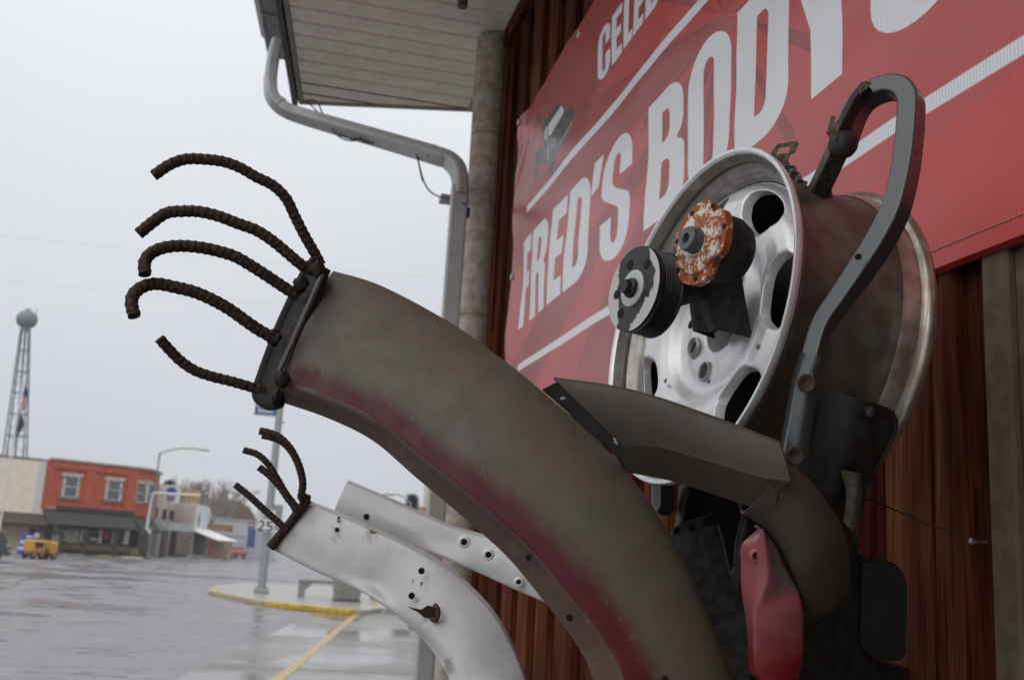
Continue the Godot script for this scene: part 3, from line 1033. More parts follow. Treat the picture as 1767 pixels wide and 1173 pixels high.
func band(z0: float, z1: float, y0: float, y1: float) -> Array:
	return [PackedVector2Array([Vector2(z0, y0), Vector2(z1, y0), Vector2(z1, y1), Vector2(z0, y1)])]


func banner_print() -> ImageTexture:
	var im := Image.create(PX, PY, false, Image.FORMAT_RGB8)
	im.fill(Color(0.76, 0.20, 0.19))
	rng.seed = 7
	# printed rays that fan out from one point, in two reds
	var c := Vector2(-1.93, 2.78)
	var ang := 0.0
	while ang < 360.0:
		var w := rng.randf_range(7.0, 17.0)
		var a := deg_to_rad(ang)
		var b := deg_to_rad(ang + w)
		fill(im, [PackedVector2Array([c, c + Vector2(cos(a), sin(a)) * 5.0, c + Vector2(cos(b), sin(b)) * 5.0])], Color(0.52, 0.10, 0.11) if rng.randf() < 0.7 else Color(0.80, 0.17, 0.14), Color(-1, 0, 0), rng.randf_range(0.35, 0.75))
		ang += w + rng.randf_range(6.0, 15.0)
	for k in 18:
		var a := deg_to_rad(k * 20.0 + 4.0)
		fill(im, [PackedVector2Array([c, c + Vector2(cos(a), sin(a)) * 0.5, c + Vector2(cos(a + 0.07), sin(a + 0.07)) * 0.5])], Color(0.5, 0.12, 0.11), Color(-1, 0, 0), 0.6)
	# a broad darker facet, then a brighter red foot
	fill(im, [PackedVector2Array([Vector2(-3.875, 3.345), Vector2(-2.6, 3.345), Vector2(-2.2, 3.05), Vector2(-3.2, 2.98)])], Color(0.5, 0.1, 0.11), Color(-1, 0, 0), 0.45)
	fill(im, [PackedVector2Array([Vector2(-2.0, 2.02), Vector2(-0.3, 2.02), Vector2(-0.3, 2.36), Vector2(-1.4, 2.2)])], Color(0.86, 0.16, 0.12), Color(-1, 0, 0), 0.6)  # brighter where the cloth reflects less sky, put into the print colour
	var white := Color(0.93, 0.94, 0.95)
	# the drawing of an old car beside the name
	var ink := Color(0.13, 0.12, 0.13)
	fill(im, [PackedVector2Array([Vector2(-3.5815, 3.2326), Vector2(-3.4735, 3.193), Vector2(-3.4602, 3.1694), Vector2(-3.3234, 3.1679), Vector2(-3.2509, 3.1409), Vector2(-3.2315, 3.119), Vector2(-3.1836, 3.0915), Vector2(-3.0889, 3.0576), Vector2(-3.0816, 3.009), Vector2(-3.1486, 2.9659), Vector2(-3.1703, 2.9602), Vector2(-3.2623, 2.9522), Vector2(-3.2809, 2.9205), Vector2(-3.309, 2.8958), Vector2(-3.3415, 2.9121), Vector2(-3.3621, 2.9622), Vector2(-3.5113, 3.014), Vector2(-3.543, 2.9894), Vector2(-3.5885, 2.9847), Vector2(-3.6126, 3.1039), Vector2(-3.5346, 3.0874), Vector2(-3.4586, 3.0661), Vector2(-3.4796, 3.1307), Vector2(-3.5428, 3.177)])], ink * 0.6, Color(0.3, 0.31, 0.32), 0.97)
	fill(im, [PackedVector2Array([Vector2(-3.544, 3.2118), Vector2(-3.4891, 3.1906), Vector2(-3.4694, 3.1618), Vector2(-3.5097, 3.1662)])], Color(0.6, 0.13, 0.13))
	fill(im, [PackedVector2Array([Vector2(-3.4009, 3.0832), Vector2(-3.4146, 3.1302), Vector2(-3.3169, 3.1303), Vector2(-3.2496, 3.1335), Vector2(-3.2062, 3.0976), Vector2(-3.2217, 3.0882), Vector2(-3.377, 3.0738)])], white)
	fill(im, [PackedVector2Array([Vector2(-3.4728, 3.1229), Vector2(-3.4453, 3.1365), Vector2(-3.4171, 3.1251), Vector2(-3.4101, 3.0676), Vector2(-3.4638, 3.0936)])], Color(0.72, 0.74, 0.75))
	fill(im, [PackedVector2Array([Vector2(-3.4101, 3.0676), Vector2(-3.3546, 3.0609), Vector2(-3.2741, 3.022), Vector2(-3.2607, 2.9902), Vector2(-3.3098, 2.9943), Vector2(-3.4, 3.031)])], Color(0.5, 0.5, 0.51))
	for e in [PackedVector2Array([Vector2(-3.305, 3.0611), Vector2(-3.2543, 3.0467), Vector2(-3.2119, 3.0278), Vector2(-3.2064, 3.0228), Vector2(-3.2503, 3.0417), Vector2(-3.2974, 3.0547)]), PackedVector2Array([Vector2(-3.2521, 3.0813), Vector2(-3.2026, 3.0658), Vector2(-3.1611, 3.0454), Vector2(-3.1573, 3.04), Vector2(-3.2003, 3.061), Vector2(-3.2464, 3.0756)]), PackedVector2Array([Vector2(-3.1902, 3.0847), Vector2(-3.1503, 3.0722), Vector2(-3.1148, 3.0545), Vector2(-3.1142, 3.0505), Vector2(-3.1496, 3.0681), Vector2(-3.1847, 3.079)]), PackedVector2Array([Vector2(-3.0901, 3.0171), Vector2(-3.0807, 3.0031), Vector2(-3.2564, 2.9644), Vector2(-3.276, 2.967), Vector2(-3.2666, 2.9779)])]:
		fill(im, [e], Color(0.55, 0.55, 0.57))
	fill(im, [PackedVector2Array([Vector2(-3.4153, 3.0393), Vector2(-3.3918, 3.0329), Vector2(-3.3654, 2.9807), Vector2(-3.3798, 2.9761)])], Color(0.7, 0.72, 0.73))
	# name, rules, top line
	fill(im, band(-3.64, -0.75, 2.868, 2.898), white)
	fill(im, band(-3.635, -0.75, 2.266, 2.292), white)
	write_text(im, [["F", -3.666, -3.53], ["R", -3.505, -3.29], ["E", -3.255, -3.09], ["D", -3.07, -2.84], ["'", -2.832, -2.75, [2.665, 2.768]], ["S", -2.738, -2.505, [2.42, 2.768]], ["B", -2.39, -2.155], ["O", -2.135, -1.905, [2.42, 2.768]], ["D", -1.88, -1.648], ["Y", -1.655, -1.375], ["S", -1.375, -1.14, [2.42, 2.768]]], 2.427, 2.76, white)
	write_text(im, [["C", -2.838, -2.725, [3.024, 3.188]], ["E", -2.712, -2.622], ["L", -2.608, -2.533], ["E", -2.526, -2.446], ["B", -2.432, -2.325]], 3.027, 3.185, white)
	return ImageTexture.create_from_image(im)


func cloth_x(z: float, y: float, f: FastNoiseLite) -> float:
	var u := (z - Z0) / (Z1 - Z0)
	var v := (Y1 - y) / (Y1 - Y0)
	var corner := exp(-pow((z - Z0) / 0.28, 2.0) - pow((y - Y1) / 0.3, 2.0))
	var fold := sin((z - Z0) * 9.0 - (Y1 - y) * 13.0) * exp(-(z - Z0) * 1.8) * 0.004
	var x := WALL_X - 0.024 - 0.012 * f.get_noise_2d(z * 0.9, y * 1.4) - fold - 0.006 * corner * sin((z - Z0 + Y1 - y) * 30.0)
	x -= 0.0025 * sin((z * 0.8 + y) * 26.0) * exp(-absf(y - Y1 + 0.02) * 5.0) * (0.5 + 0.5 * sin(z * 8.0))
	return x - 0.012 * sin(PI * clampf(v, 0.0, 1.0)) * (0.4 + 0.6 * smoothstep(0.0, 0.3, u))


func build_banner() -> void:
	var b := thing("banner", "red vinyl banner with big white letters and rules, hung along the timber wall", "banner", Vector3(WALL_X - 0.02, Y0, -2.1))
	var m := StandardMaterial3D.new()
	m.resource_name = "banner_vinyl"
	m.albedo_texture = banner_print()
	m.roughness = 0.3
	m.metallic_specular = 0.65
	# woven scrim that shows through the vinyl
	var im := Image.create(64, 64, false, Image.FORMAT_RGB8)
	for y in 64:
		for x in 64:
			var k := 1.0 if (x % 32) > 9 else 0.9
			if (y % 16) < 5:
				k = lerpf(k, 1.0, 0.6)
			im.set_pixel(x, y, Color(k, k, k))
	m.detail_enabled = true
	m.detail_albedo = ImageTexture.create_from_image(im)
	m.detail_blend_mode = BaseMaterial3D.BLEND_MODE_MUL
	m.detail_uv_layer = BaseMaterial3D.DETAIL_UV_2
	m.uv2_scale = Vector3((Z1 - Z0) / 0.013, (Y1 - Y0) / 0.013, 1)
	m.vertex_color_use_as_albedo = false
	# the cloth: taut between its grommets, slack and puckered near the corner and along the foot
	var st := SurfaceTool.new()
	st.begin(Mesh.PRIMITIVE_TRIANGLES)
	var f := noise(303, 1.0, 3)
	var nu := 150
	var nv := 56
	for j in nv + 1:
		for i in nu + 1:
			var u := float(i) / nu
			var v := float(j) / nv
			var z := lerpf(Z0, Z1, u)
			var y := lerpf(Y1, Y0, v)
			var x := cloth_x(z, y, f)
			y -= 0.02 * exp(-pow((z - Z0) / 0.28, 2.0) - pow((y - Y1) / 0.3, 2.0))
			z += 0.012 * sin(v * PI) * (1.0 - smoothstep(0.0, 0.1, u)) 
			st.set_uv(Vector2(u, v))
			st.set_uv2(Vector2(u, v))
			st.add_vertex(on_cloth(x, y, z) - b.position)
	for j in nv:
		for i in nu:
			var a := j * (nu + 1) + i
			for q in [a, a + nu + 1, a + 1, a + 1, a + nu + 1, a + nu + 2]:
				st.add_index(q)
	st.generate_normals()
	obj("banner_cloth", st.commit(), m, b)
	# folded hem along the foot, stitched
	var hem := MB.new()
	var th := MB.new()
	for k in 60:
		var z0 := lerpf(Z0, Z1, k / 60.0)
		var z1 := lerpf(Z0, Z1, (k + 1) / 60.0)
		var xa := cloth_x(z0, Y0, f) - 0.002
		var xb := cloth_x(z1, Y0, f) - 0.002
		hem.flat(on_cloth(xa, Y0 + 0.001, z0), on_cloth(xb, Y0 + 0.001, z1), on_cloth(xb + 0.01, Y0 - 0.004, z1), on_cloth(xa + 0.01, Y0 - 0.004, z0), Vector3(-1, -1, 0))
	var z := -2.4
	while z < -0.32:
		var p := on_cloth(cloth_x(z, Y0 + 0.027, f) - 0.001, Y0 + 0.027, z)
		th.box(p - Vector3(0.001, 0.0007, 0.003), p + Vector3(0.001, 0.0007, 0.003))
		z += 0.0095
	wobj("hem", hem, mat("banner_hem", Color(0.72, 0.12, 0.11), 0.45), b)
	wobj("stitching", th, mat("thread", lin(0.5, 0.25, 0.22), 0.7), b)
	var brass := mat("grommet_metal", lin(0.6, 0.58, 0.5), 0.35, 0.8)
	for p in [Vector2(-3.065, 3.322), Vector2(-3.838, 3.325), Vector2(-3.845, 2.69), Vector2(-2.2, 3.322), Vector2(-1.3, 3.322)]:
		var g := MB.new()
		g.xf = Transform3D(Basis(Vector3.BACK, Vector3.UP, Vector3.LEFT), on_cloth(cloth_x(p.x, p.y, f) - 0.004, p.y - 0.015, p.x))
		g.lathe(PackedVector2Array([Vector2(0.014, -0.012), Vector2(0.013, 0.002), Vector2(0.009, 0.004), Vector2(0.006, 0.002), Vector2(0.006, -0.012)]), 20)
		var go := wobj("grommet", g, brass, b)
		var s := MB.new()
		s.xf = g.xf
		s.lathe(PackedVector2Array([Vector2(0.006, -0.03), Vector2(0.006, 0.003), Vector2(0.004, 0.006), Vector2(0, 0.006)]), 12)
		obj("screw", s, mat("screw_steel", lin(0.3, 0.3, 0.3), 0.4, 0.8), go)




# ---------------------------------------------------------------- the scrap figure
func steel(called: String, c: Color, rough: float, metal := 0.0) -> StandardMaterial3D:
	return mat(called, c, rough, metal, texs["dust"], 5.0, 0.02)


func rebar(called: String, ctrl: PackedVector3Array, r: float, root: Node3D, m: Material) -> MeshInstance3D:
	var mb := MB.new()
	var path := even(spline(ctrl, 8), 0.0011)
	mb.tube(path, r, 12, true, func(s: float, a: float) -> float: return 0.97 + 0.13 * pow(0.5 + 0.5 * sin(TAU * s / 0.0078 + a), 4.0) + 0.05 * absf(cos(a)) ** 8)
	return wobj(called, mb, m, root)


func row(a: Vector3, b: Vector3, steps: Array, out: Vector3) -> PackedVector3Array:   # points from a to b; each step = [share, distance pushed along out]
	var r := PackedVector3Array()
	for s in steps:
		r.append(a.lerp(b, s[0]) + out * s[1])
	return r


func dark_hole(at: Vector3, out: Vector3, r: float, root: Node3D, m: Material, rim: Material = null) -> void:
	var y := out.cross(Vector3.RIGHT).normalized()
	var mb := MB.new()
	mb.xf = Transform3D(Basis(y.cross(out).normalized(), y, out).orthonormalized(), at)
	mb.lathe(PackedVector2Array([Vector2(r, -0.002), Vector2(r, 0.0008), Vector2(0, 0.0008)]), 18)
	var h := wobj("bolt_hole", mb, m, root)
	if rim:
		var rb := MB.new()
		rb.xf = mb.xf
		rb.lathe(PackedVector2Array([Vector2(r * 1.9, -0.001), Vector2(r * 1.75, 0.0012), Vector2(r * 1.2, 0.0025), Vector2(r, 0.0016), Vector2(r, 0.0)]), 20)
		obj("hole_rim", rb, rim, h)


func build_sculpture() -> void:
	var sc := thing("scrap_metal_figure", "scrap metal figure with wheel head, pulley eyes and reaching fender arms with rebar fingers", "sculpture", Vector3(0.72, 0, -1.05))
	var rust := mat("rebar_rust", lin(0.06, 0.046, 0.041), 0.8, 0.1, texs["rebar"], 12.0, 0.05)
	var toward := Vector3(-0.2287, -0.2046, 0.9518)      # towards where people stand on the pavement
	var lidless := mat("hole_black", lin(0.006, 0.006, 0.006), 0.9)

	head_wheel(sc, toward)
	handle(sc)

	# near arm: a wheel-arch fender, brown primer over red
	var paint := worn("fender_paint", Color(1, 1, 1), 0.0, 0.62, 0.0, texs["dust"], 3.0, 0.012)
	var tops := PackedVector3Array([Vector3(0.0648, 1.9164, -1.1982), Vector3(0.1201, 1.9001, -1.178), Vector3(0.1983, 1.8588, -1.147), Vector3(0.2618, 1.8141, -1.1204), Vector3(0.3119, 1.7734, -1.1013), Vector3(0.3809, 1.7139, -1.0818), Vector3(0.4394, 1.6433, -1.0724), Vector3(0.486, 1.5625, -1.0681), Vector3(0.5229, 1.4814, -1.0661), Vector3(0.5668, 1.3761, -1.0782)])
	var lips := PackedVector3Array([Vector3(0.0231, 1.7599, -1.2104), Vector3(0.0762, 1.7438, -1.1906), Vector3(0.1279, 1.7204, -1.1727), Vector3(0.1765, 1.6819, -1.1535), Vector3(0.227, 1.6427, -1.1341), Vector3(0.2777, 1.6015, -1.1202), Vector3(0.3155, 1.5604, -1.1095), Vector3(0.3531, 1.5164, -1.0994), Vector3(0.375, 1.4741, -1.0927), Vector3(0.4097, 1.3692, -1.1069)])
	var rows := []
	for i in tops.size():
		var t := float(i) / (tops.size() - 1)
		var cr := lerpf(0.895, 0.80, t)
		rows.append(row(tops[i], lips[i], [[0.0, -0.035], [0.05, -0.02], [0.16, -0.006], [0.35, 0.006], [0.55, 0.012], [cr - 0.14, 0.016], [cr - 0.035, 0.018], [cr, 0.012], [cr + 0.012, 0.004], [(cr + 1.0) * 0.5, -0.006], [1.0, -0.022]], toward))
	var grid := surface_of(rows, 22, 9)
	var cols := []
	var nz := noise(401, 1.0, 4)
	for i in grid.size():
		var t := float(i) / (grid.size() - 1)
		var cl := []
		var cr := lerpf(0.895, 0.80, t)
		var wide := lerpf(0.13, 0.24, smoothstep(0.0, 0.9, t))
		for j in grid[0].size():
			var p: Vector3 = grid[i][j]
			var s: float = (p - grid[i][0]).dot((grid[i][grid[0].size() - 1] - grid[i][0]).normalized()) / grid[i][0].distance_to(grid[i][grid[0].size() - 1])
			var w := nz.get_noise_3d(p.x * 9.0, p.y * 9.0, p.z * 9.0)
			var fleck := nz.get_noise_3d(p.x * 60.0, p.y * 60.0, p.z * 60.0)
			var red := smoothstep(cr - wide * 1.35, cr - wide * 0.25, s + w * 0.07 + maxf(fleck, 0.0) * 0.04)
			if s > cr + 0.015:
				red = 0.34 + w * 0.25
			red *= smoothstep(0.0, 0.06, t + 0.02)
			var brown := Color(0.128, 0.107, 0.083).lerp(Color(0.118, 0.098, 0.068), smoothstep(-0.3, 0.4, w))
			brown = brown.lerp(Color(0.165, 0.14, 0.115), smoothstep(0.2, 0.6, s) * 0.35)
			# scuffs, grey chips along the red edge, grit
			var grit := nz.get_noise_3d(p.x * 170.0, p.y * 170.0, p.z * 170.0)
			brown = brown.lerp(brown * 0.72, smoothstep(0.38, 0.55, grit) * 0.5)
			brown = brown.lerp(Color(0.26, 0.235, 0.2), smoothstep(0.40, 0.62, nz.get_noise_3d(p.x * 34.0 + 7.0, p.y * 60.0, p.z * 34.0)) * 0.12)
			if fleck > 0.2 and w > 0.05 and red > 0.15 and red < 0.8:
				red *= 0.25
			cl.append(brown.lerp(Color(0.075, 0.006, 0.012).lerp(Color(0.125, 0.006, 0.014), t), clampf(red, 0.0, 0.95)))
		cols.append(cl)
	var mb := MB.new()
	mb.sheet(grid, 0.003, 1.0, cols)
	var arm := wobj("fender_arm", mb, paint, sc)
	arm.set_meta("label", "brown and red fender forearm")
	for q in [Vector3(0.2957, 1.6046, -1.0995), Vector3(0.3413, 1.5454, -1.0908), Vector3(0.4388, 1.4897, -1.0635)]:
		dark_hole(q, toward, 0.0035, sc, lidless)

	# wrist plate, weld and the five bars
	var wrist := MB.new()
	var black := mat("burnt_steel", lin(0.03, 0.026, 0.025), 0.7, 0.2, texs["grime"], 9.0, 0.04)
	var edge := PackedVector3Array([Vector3(0.0644, 1.9165, -1.1931), Vector3(0.042, 1.8352, -1.1949), Vector3(0.0218, 1.7579, -1.2059)])
	var outr := PackedVector3Array([Vector3(0.0448, 1.9257, -1.2326), Vector3(0.0195, 1.851, -1.239), Vector3(0.0014, 1.7778, -1.2485)])
	wrist.sheet(surface_of([PackedVector3Array([edge[0], edge[0].lerp(outr[0], 0.5), outr[0]]), PackedVector3Array([edge[1], edge[1].lerp(outr[1], 0.5), outr[1]]), PackedVector3Array([edge[2], edge[2].lerp(outr[2], 0.5) + Vector3(0, -0.004, 0), outr[2]])], 8, 4), 0.008)
	wrist.tube(spline(outr, 6), 0.0085, 10)
	wrist.tube(spline(PackedVector3Array([Vector3(0.0012, 1.7784, -1.2432), Vector3(0.0049, 1.7667, -1.2343), Vector3(0.0157, 1.7601, -1.2226), Vector3(0.0242, 1.7612, -1.2098)]), 5), 0.009, 10)
	var wp := wobj("wrist_plate", wrist, black, sc)
	var wd := MB.new()
	wd.tube(even(PackedVector3Array([Vector3(0.0578, 1.907, -1.1809), Vector3(0.0447, 1.8641, -1.1775), Vector3(0.0303, 1.8185, -1.1835), Vector3(0.0216, 1.7921, -1.1881)]), 0.003), 0.0032, 8, true, func(s: float, a: float) -> float: return 1.0 + 0.25 * sin(s * 900.0 + a))
	obj("weld_bead", wd, mat("weld_grey", lin(0.12, 0.11, 0.105), 0.5, 0.4), wp)
	for q in [Vector3(0.0255, 1.7812, -1.1789), Vector3(0.0522, 1.9112, -1.1814), Vector3(0.036, 1.8941, -1.1889), Vector3(0.0118, 1.8325, -1.208), Vector3(0.0458, 1.9167, -1.1922)]:
		var bl := MB.new()
		var rows2 := []
		for i in 7:
			var rr := PackedVector3Array()
			for k in 10:
				var d := Vector3.UP.rotated(Vector3.RIGHT, PI * i / 6.0).rotated(Vector3.UP, TAU * k / 10.0)
				rr.append(q + d * (0.0082 + 0.0022 * sin(k * 2.1 + i * 1.3) + 0.001 * sin(k * 5.0)))
			rows2.append(rr)
		bl.grid(rows2, 1.0, false, true)
		obj("weld_blob", bl, black, wp)
	var fingers := [
		PackedVector3Array([Vector3(-0.14, 2.0046, -1.2075), Vector3(-0.1247, 2.0189, -1.2051), Vector3(-0.1075, 2.0281, -1.2034), Vector3(-0.0867, 2.0308, -1.2022), Vector3(-0.0656, 2.0308, -1.2015), Vector3(-0.0465, 2.0267, -1.2022), Vector3(-0.0269, 2.0185, -1.2036), Vector3(-0.0073, 2.0115, -1.2047), Vector3(0.0091, 1.9989, -1.2079), Vector3(0.0205, 1.9818, -1.2132), Vector3(0.0337, 1.9619, -1.2187), Vector3(0.0467, 1.9446, -1.2237), Vector3(0.0573, 1.9298, -1.2287)]),
		PackedVector3Array([Vector3(-0.1446, 1.9278, -1.1831), Vector3(-0.1318, 1.9422, -1.1817), Vector3(-0.1181, 1.9547, -1.1805), Vector3(-0.1009, 1.9592, -1.1801), Vector3(-0.0833, 1.9611, -1.1803), Vector3(-0.0625, 1.9588, -1.1806), Vector3(-0.0413, 1.9535, -1.1814), Vector3(-0.0199, 1.9483, -1.1821), Vector3(-0.0005, 1.9388, -1.1843), Vector3(0.0166, 1.9279, -1.1873), Vector3(0.0338, 1.9168, -1.1903), Vector3(0.0464, 1.912, -1.1931)]),
		PackedVector3Array([Vector3(-0.1306, 1.88, -1.169), Vector3(-0.1332, 1.8941, -1.1732), Vector3(-0.1293, 1.9049, -1.1767), Vector3(-0.1181, 1.9137, -1.1788), Vector3(-0.1013, 1.919, -1.1803), Vector3(-0.0813, 1.9207, -1.1818), Vector3(-0.0609, 1.9197, -1.1838), Vector3(-0.0399, 1.9162, -1.1862), Vector3(-0.0209, 1.9085, -1.19), Vector3(-0.0015, 1.8994, -1.194), Vector3(0.0153, 1.8913, -1.1983), Vector3(0.0351, 1.882, -1.2023)]),
		PackedVector3Array([Vector3(-0.1359, 1.8335, -1.1697), Vector3(-0.1413, 1.8483, -1.1745), Vector3(-0.14, 1.8599, -1.1784), Vector3(-0.1316, 1.8695, -1.181), Vector3(-0.1187, 1.8744, -1.1836), Vector3(-0.0988, 1.8733, -1.1857), Vector3(-0.0784, 1.8708, -1.188), Vector3(-0.0575, 1.8645, -1.191), Vector3(-0.0387, 1.8566, -1.1949), Vector3(-0.0195, 1.846, -1.1992), Vector3(-0.0029, 1.8377, -1.2037), Vector3(0.0164, 1.8308, -1.2073)]),
		PackedVector3Array([Vector3(-0.1114, 1.8189, -1.209), Vector3(-0.0991, 1.8078, -1.2144), Vector3(-0.0867, 1.7978, -1.2196), Vector3(-0.0706, 1.7892, -1.2236), Vector3(-0.052, 1.7846, -1.2261), Vector3(-0.0309, 1.7815, -1.2277), Vector3(-0.0121, 1.7781, -1.2299), Vector3(0.0068, 1.7747, -1.2321)])]
	for i in fingers.size():
		rebar("finger", fingers[i], [0.0064, 0.0066, 0.0067, 0.0068, 0.006][i], sc, rust)

	# far arm: white panel with a second white rail behind it
	var white := worn("white_paint", Color(1, 1, 1), 0.0, 0.38, 0.0, texs["dust"], 2.5, 0.008)
	white.clearcoat_enabled = true
	white.clearcoat = 0.3
	white.clearcoat_roughness = 0.25
	var a1 := PackedVector3Array([Vector3(0.0991, 1.6742, -1.7884), Vector3(0.1403, 1.6589, -1.7538), Vector3(0.199, 1.6361, -1.7166), Vector3(0.2532, 1.6138, -1.6803), Vector3(0.3044, 1.5869, -1.6458), Vector3(0.3459, 1.5534, -1.615), Vector3(0.3806, 1.5156, -1.5868), Vector3(0.4087, 1.4654, -1.5628), Vector3(0.4273, 1.4115, -1.5419), Vector3(0.4411, 1.3351, -1.527)])
	var b1 := PackedVector3Array([Vector3(0.0511, 1.5954, -1.7959), Vector3(0.1167, 1.5665, -1.7583), Vector3(0.1723, 1.5461, -1.7213), Vector3(0.2046, 1.5313, -1.6887), Vector3(0.2474, 1.5038, -1.6564), Vector3(0.288, 1.4678, -1.6263), Vector3(0.3062, 1.4419, -1.5995), Vector3(0.3168, 1.419, -1.5739), Vector3(0.3221, 1.396, -1.5495), Vector3(0.3291, 1.3324, -1.5335)])
	var rows3 := []
	for i in a1.size():
		var dent: float = [0.0, 0.0, -0.002, -0.012, 0.004, 0.012, 0.01, 0.006, 0.012, 0.0][i]
		rows3.append(row(a1[i], b1[i], [[0.0, -0.02], [0.015, -0.006], [0.06, 0.0], [0.3, 0.006 + dent * 0.6], [0.55, 0.008 + dent], [0.8, 0.006 + dent * 1.2], [0.94, 0.004], [0.985, -0.004], [1.0, -0.03]], toward))
	var g3 := surface_of(rows3, 16, 6)
	var c3 := []
	for i in g3.size():
		var cl := []
		for j in g3[0].size():
			var p: Vector3 = g3[i][j]
			var s: float = float(j) / (g3[0].size() - 1)
			var w := nz.get_noise_3d(p.x * 30.0, p.y * 30.0, p.z * 30.0)
			var k := smoothstep(0.86, 0.99, s + w * 0.12)
			var tip := 1.0 - smoothstep(0.0, 0.03, float(i) / g3.size() - maxf(w, 0.0) * 0.04)
			cl.append(Color(0.57, 0.575, 0.585).lerp(Color(0.16, 0.11, 0.07), clampf(maxf(maxf(k * 0.9, smoothstep(0.9, 0.94, s + w * 0.03)), tip * smoothstep(0.3, 0.9, s) * 0.8), 0.0, 1.0)))
		c3.append(cl)
	for q in [Vector3(0.2839, 1.5166, -1.613), Vector3(0.2718, 1.5774, -1.6364), Vector3(0.2587, 1.5399, -1.6319), Vector3(0.1469, 1.6332, -1.7385), Vector3(0.1989, 1.6333, -1.7134), Vector3(0.0598, 1.5997, -1.7929), Vector3(0.3145, 1.4477, -1.5858)]:
		for i in g3.size():
			for j in g3[0].size():
				var p: Vector3 = g3[i][j]
				var d: float = p.distance_to(q) + absf(nz.get_noise_3d(p.x * 45.0, p.y * 45.0, p.z * 45.0)) * 0.02 - maxf(0.0, q.y - p.y) * 0.45
				c3[i][j] = c3[i][j].lerp(Color(0.24, 0.165, 0.105), (1.0 - smoothstep(0.007, 0.017, d)) * 0.6)
	var wm := MB.new()
	wm.sheet(g3, 0.003, 1.0, c3)
	var wa := wobj("white_arm", wm, white, sc)
	wa.set_meta("label", "white painted far arm panel")
	for q in [[Vector3(0.1469, 1.6332, -1.7385), 0.0034], [Vector3(0.2718, 1.5774, -1.6364), 0.005], [Vector3(0.2587, 1.5399, -1.6319), 0.005], [Vector3(0.1481, 1.6517, -1.7395), 0.0022]]:
		dark_hole(q[0], toward, q[1], sc, lidless)
	var tear := MB.new()
	tear.plate(PackedVector3Array([Vector3(0.2523, 1.5241, -1.6189), Vector3(0.2632, 1.5223, -1.6167), Vector3(0.2722, 1.521, -1.6148), Vector3(0.2804, 1.5276, -1.6114), Vector3(0.2884, 1.5266, -1.6097), Vector3(0.2915, 1.5304, -1.6082), Vector3(0.2972, 1.5207, -1.6089), Vector3(0.296, 1.508, -1.6119), Vector3(0.2908, 1.5041, -1.614), Vector3(0.2852, 1.5099, -1.6141), Vector3(0.2769, 1.5105, -1.616), Vector3(0.268, 1.5172, -1.6167)]), 0.003, toward)
	var to := wobj("torn_hole", tear, mat("torn_rust", lin(0.035, 0.016, 0.01), 0.85), sc)
	var curl := MB.new()
	curl.tube(spline(PackedVector3Array([Vector3(0.2895, 1.5301, -1.6003), Vector3(0.2934, 1.5247, -1.5953), Vector3(0.2951, 1.5163, -1.5967), Vector3(0.2936, 1.5074, -1.6042), Vector3(0.2873, 1.5086, -1.6086)]), 5), 0.0035, 8)
	obj("curled_lip", curl, mat("curl_rust", lin(0.08, 0.035, 0.02), 0.7), to)
	for q in [[PackedVector3Array([Vector3(0.1963, 1.6346, -1.7137), Vector3(0.2092, 1.6308, -1.7114), Vector3(0.2074, 1.6292, -1.7122), Vector3(0.1976, 1.6324, -1.7139)])], [PackedVector3Array([Vector3(0.2712, 1.5615, -1.6295), Vector3(0.2742, 1.5609, -1.6289), Vector3(0.2729, 1.5558, -1.6303), Vector3(0.271, 1.5567, -1.6305)])], [PackedVector3Array([Vector3(0.2588, 1.5651, -1.6327), Vector3(0.2599, 1.5648, -1.6325), Vector3(0.2599, 1.5579, -1.634), Vector3(0.2587, 1.5585, -1.6342)])], [PackedVector3Array([Vector3(0.1457, 1.6481, -1.7408), Vector3(0.1502, 1.6484, -1.7397), Vector3(0.1501, 1.646, -1.7402), Vector3(0.1455, 1.6462, -1.7413)])]]:
		var cp := MB.new()
		cp.plate(q[0], 0.002, toward)
		obj("paint_chip", cp, mat("chip_rust", lin(0.1, 0.05, 0.025), 0.85), wa)

	var a2 := PackedVector3Array([Vector3(0.1693, 1.7192, -1.888), Vector3(0.2698, 1.6797, -1.8373), Vector3(0.3467, 1.6482, -1.7906), Vector3(0.4134, 1.6317, -1.7431), Vector3(0.4366, 1.6171, -1.7056), Vector3(0.496, 1.575, -1.6654), Vector3(0.5341, 1.5425, -1.6282)])
	var b2 := PackedVector3Array([Vector3(0.1506, 1.6633, -1.8835), Vector3(0.2731, 1.6198, -1.8284), Vector3(0.332, 1.5983, -1.7838), Vector3(0.3905, 1.5749, -1.7398), Vector3(0.4287, 1.5577, -1.6993), Vector3(0.4854, 1.5353, -1.6554), Vector3(0.5307, 1.515, -1.6139)])
	var rows4 := []
	for i in a2.size():
		var dd: float = [0.0, 0.004, -0.006, 0.004, 0.0, 0.0, 0.0][i]
		rows4.append(row(a2[i], b2[i], [[0.0, -0.02], [0.02, -0.004], [0.1, 0.0], [0.5, 0.004 + dd], [0.9, 0.002], [0.975, -0.006], [1.0, -0.045]], toward))
	var rm := MB.new()
	rm.col = Color(0.57, 0.575, 0.585)
	rm.sheet(surface_of(rows4, 8, 4), 0.003)
	wobj("white_rail", rm, white, sc)
	for q in [[Vector3(0.3542, 1.6262, -1.727), 0.0055], [Vector3(0.3892, 1.608, -1.6962), 0.0052], [Vector3(0.4468, 1.5824, -1.6668), 0.0042], [Vector3(0.437, 1.568, -1.6775), 0.0042]]:
		dark_hole(q[0], toward, q[1], sc, lidless, white)
	var bt := MB.new()
	bt.box(Vector3(0.2003, 1.6558, -1.8521), Vector3(0.21, 1.6654, -1.8561), 0.002)
	wobj("bolt_stub", bt, lidless, sc)

	var wb := MB.new()
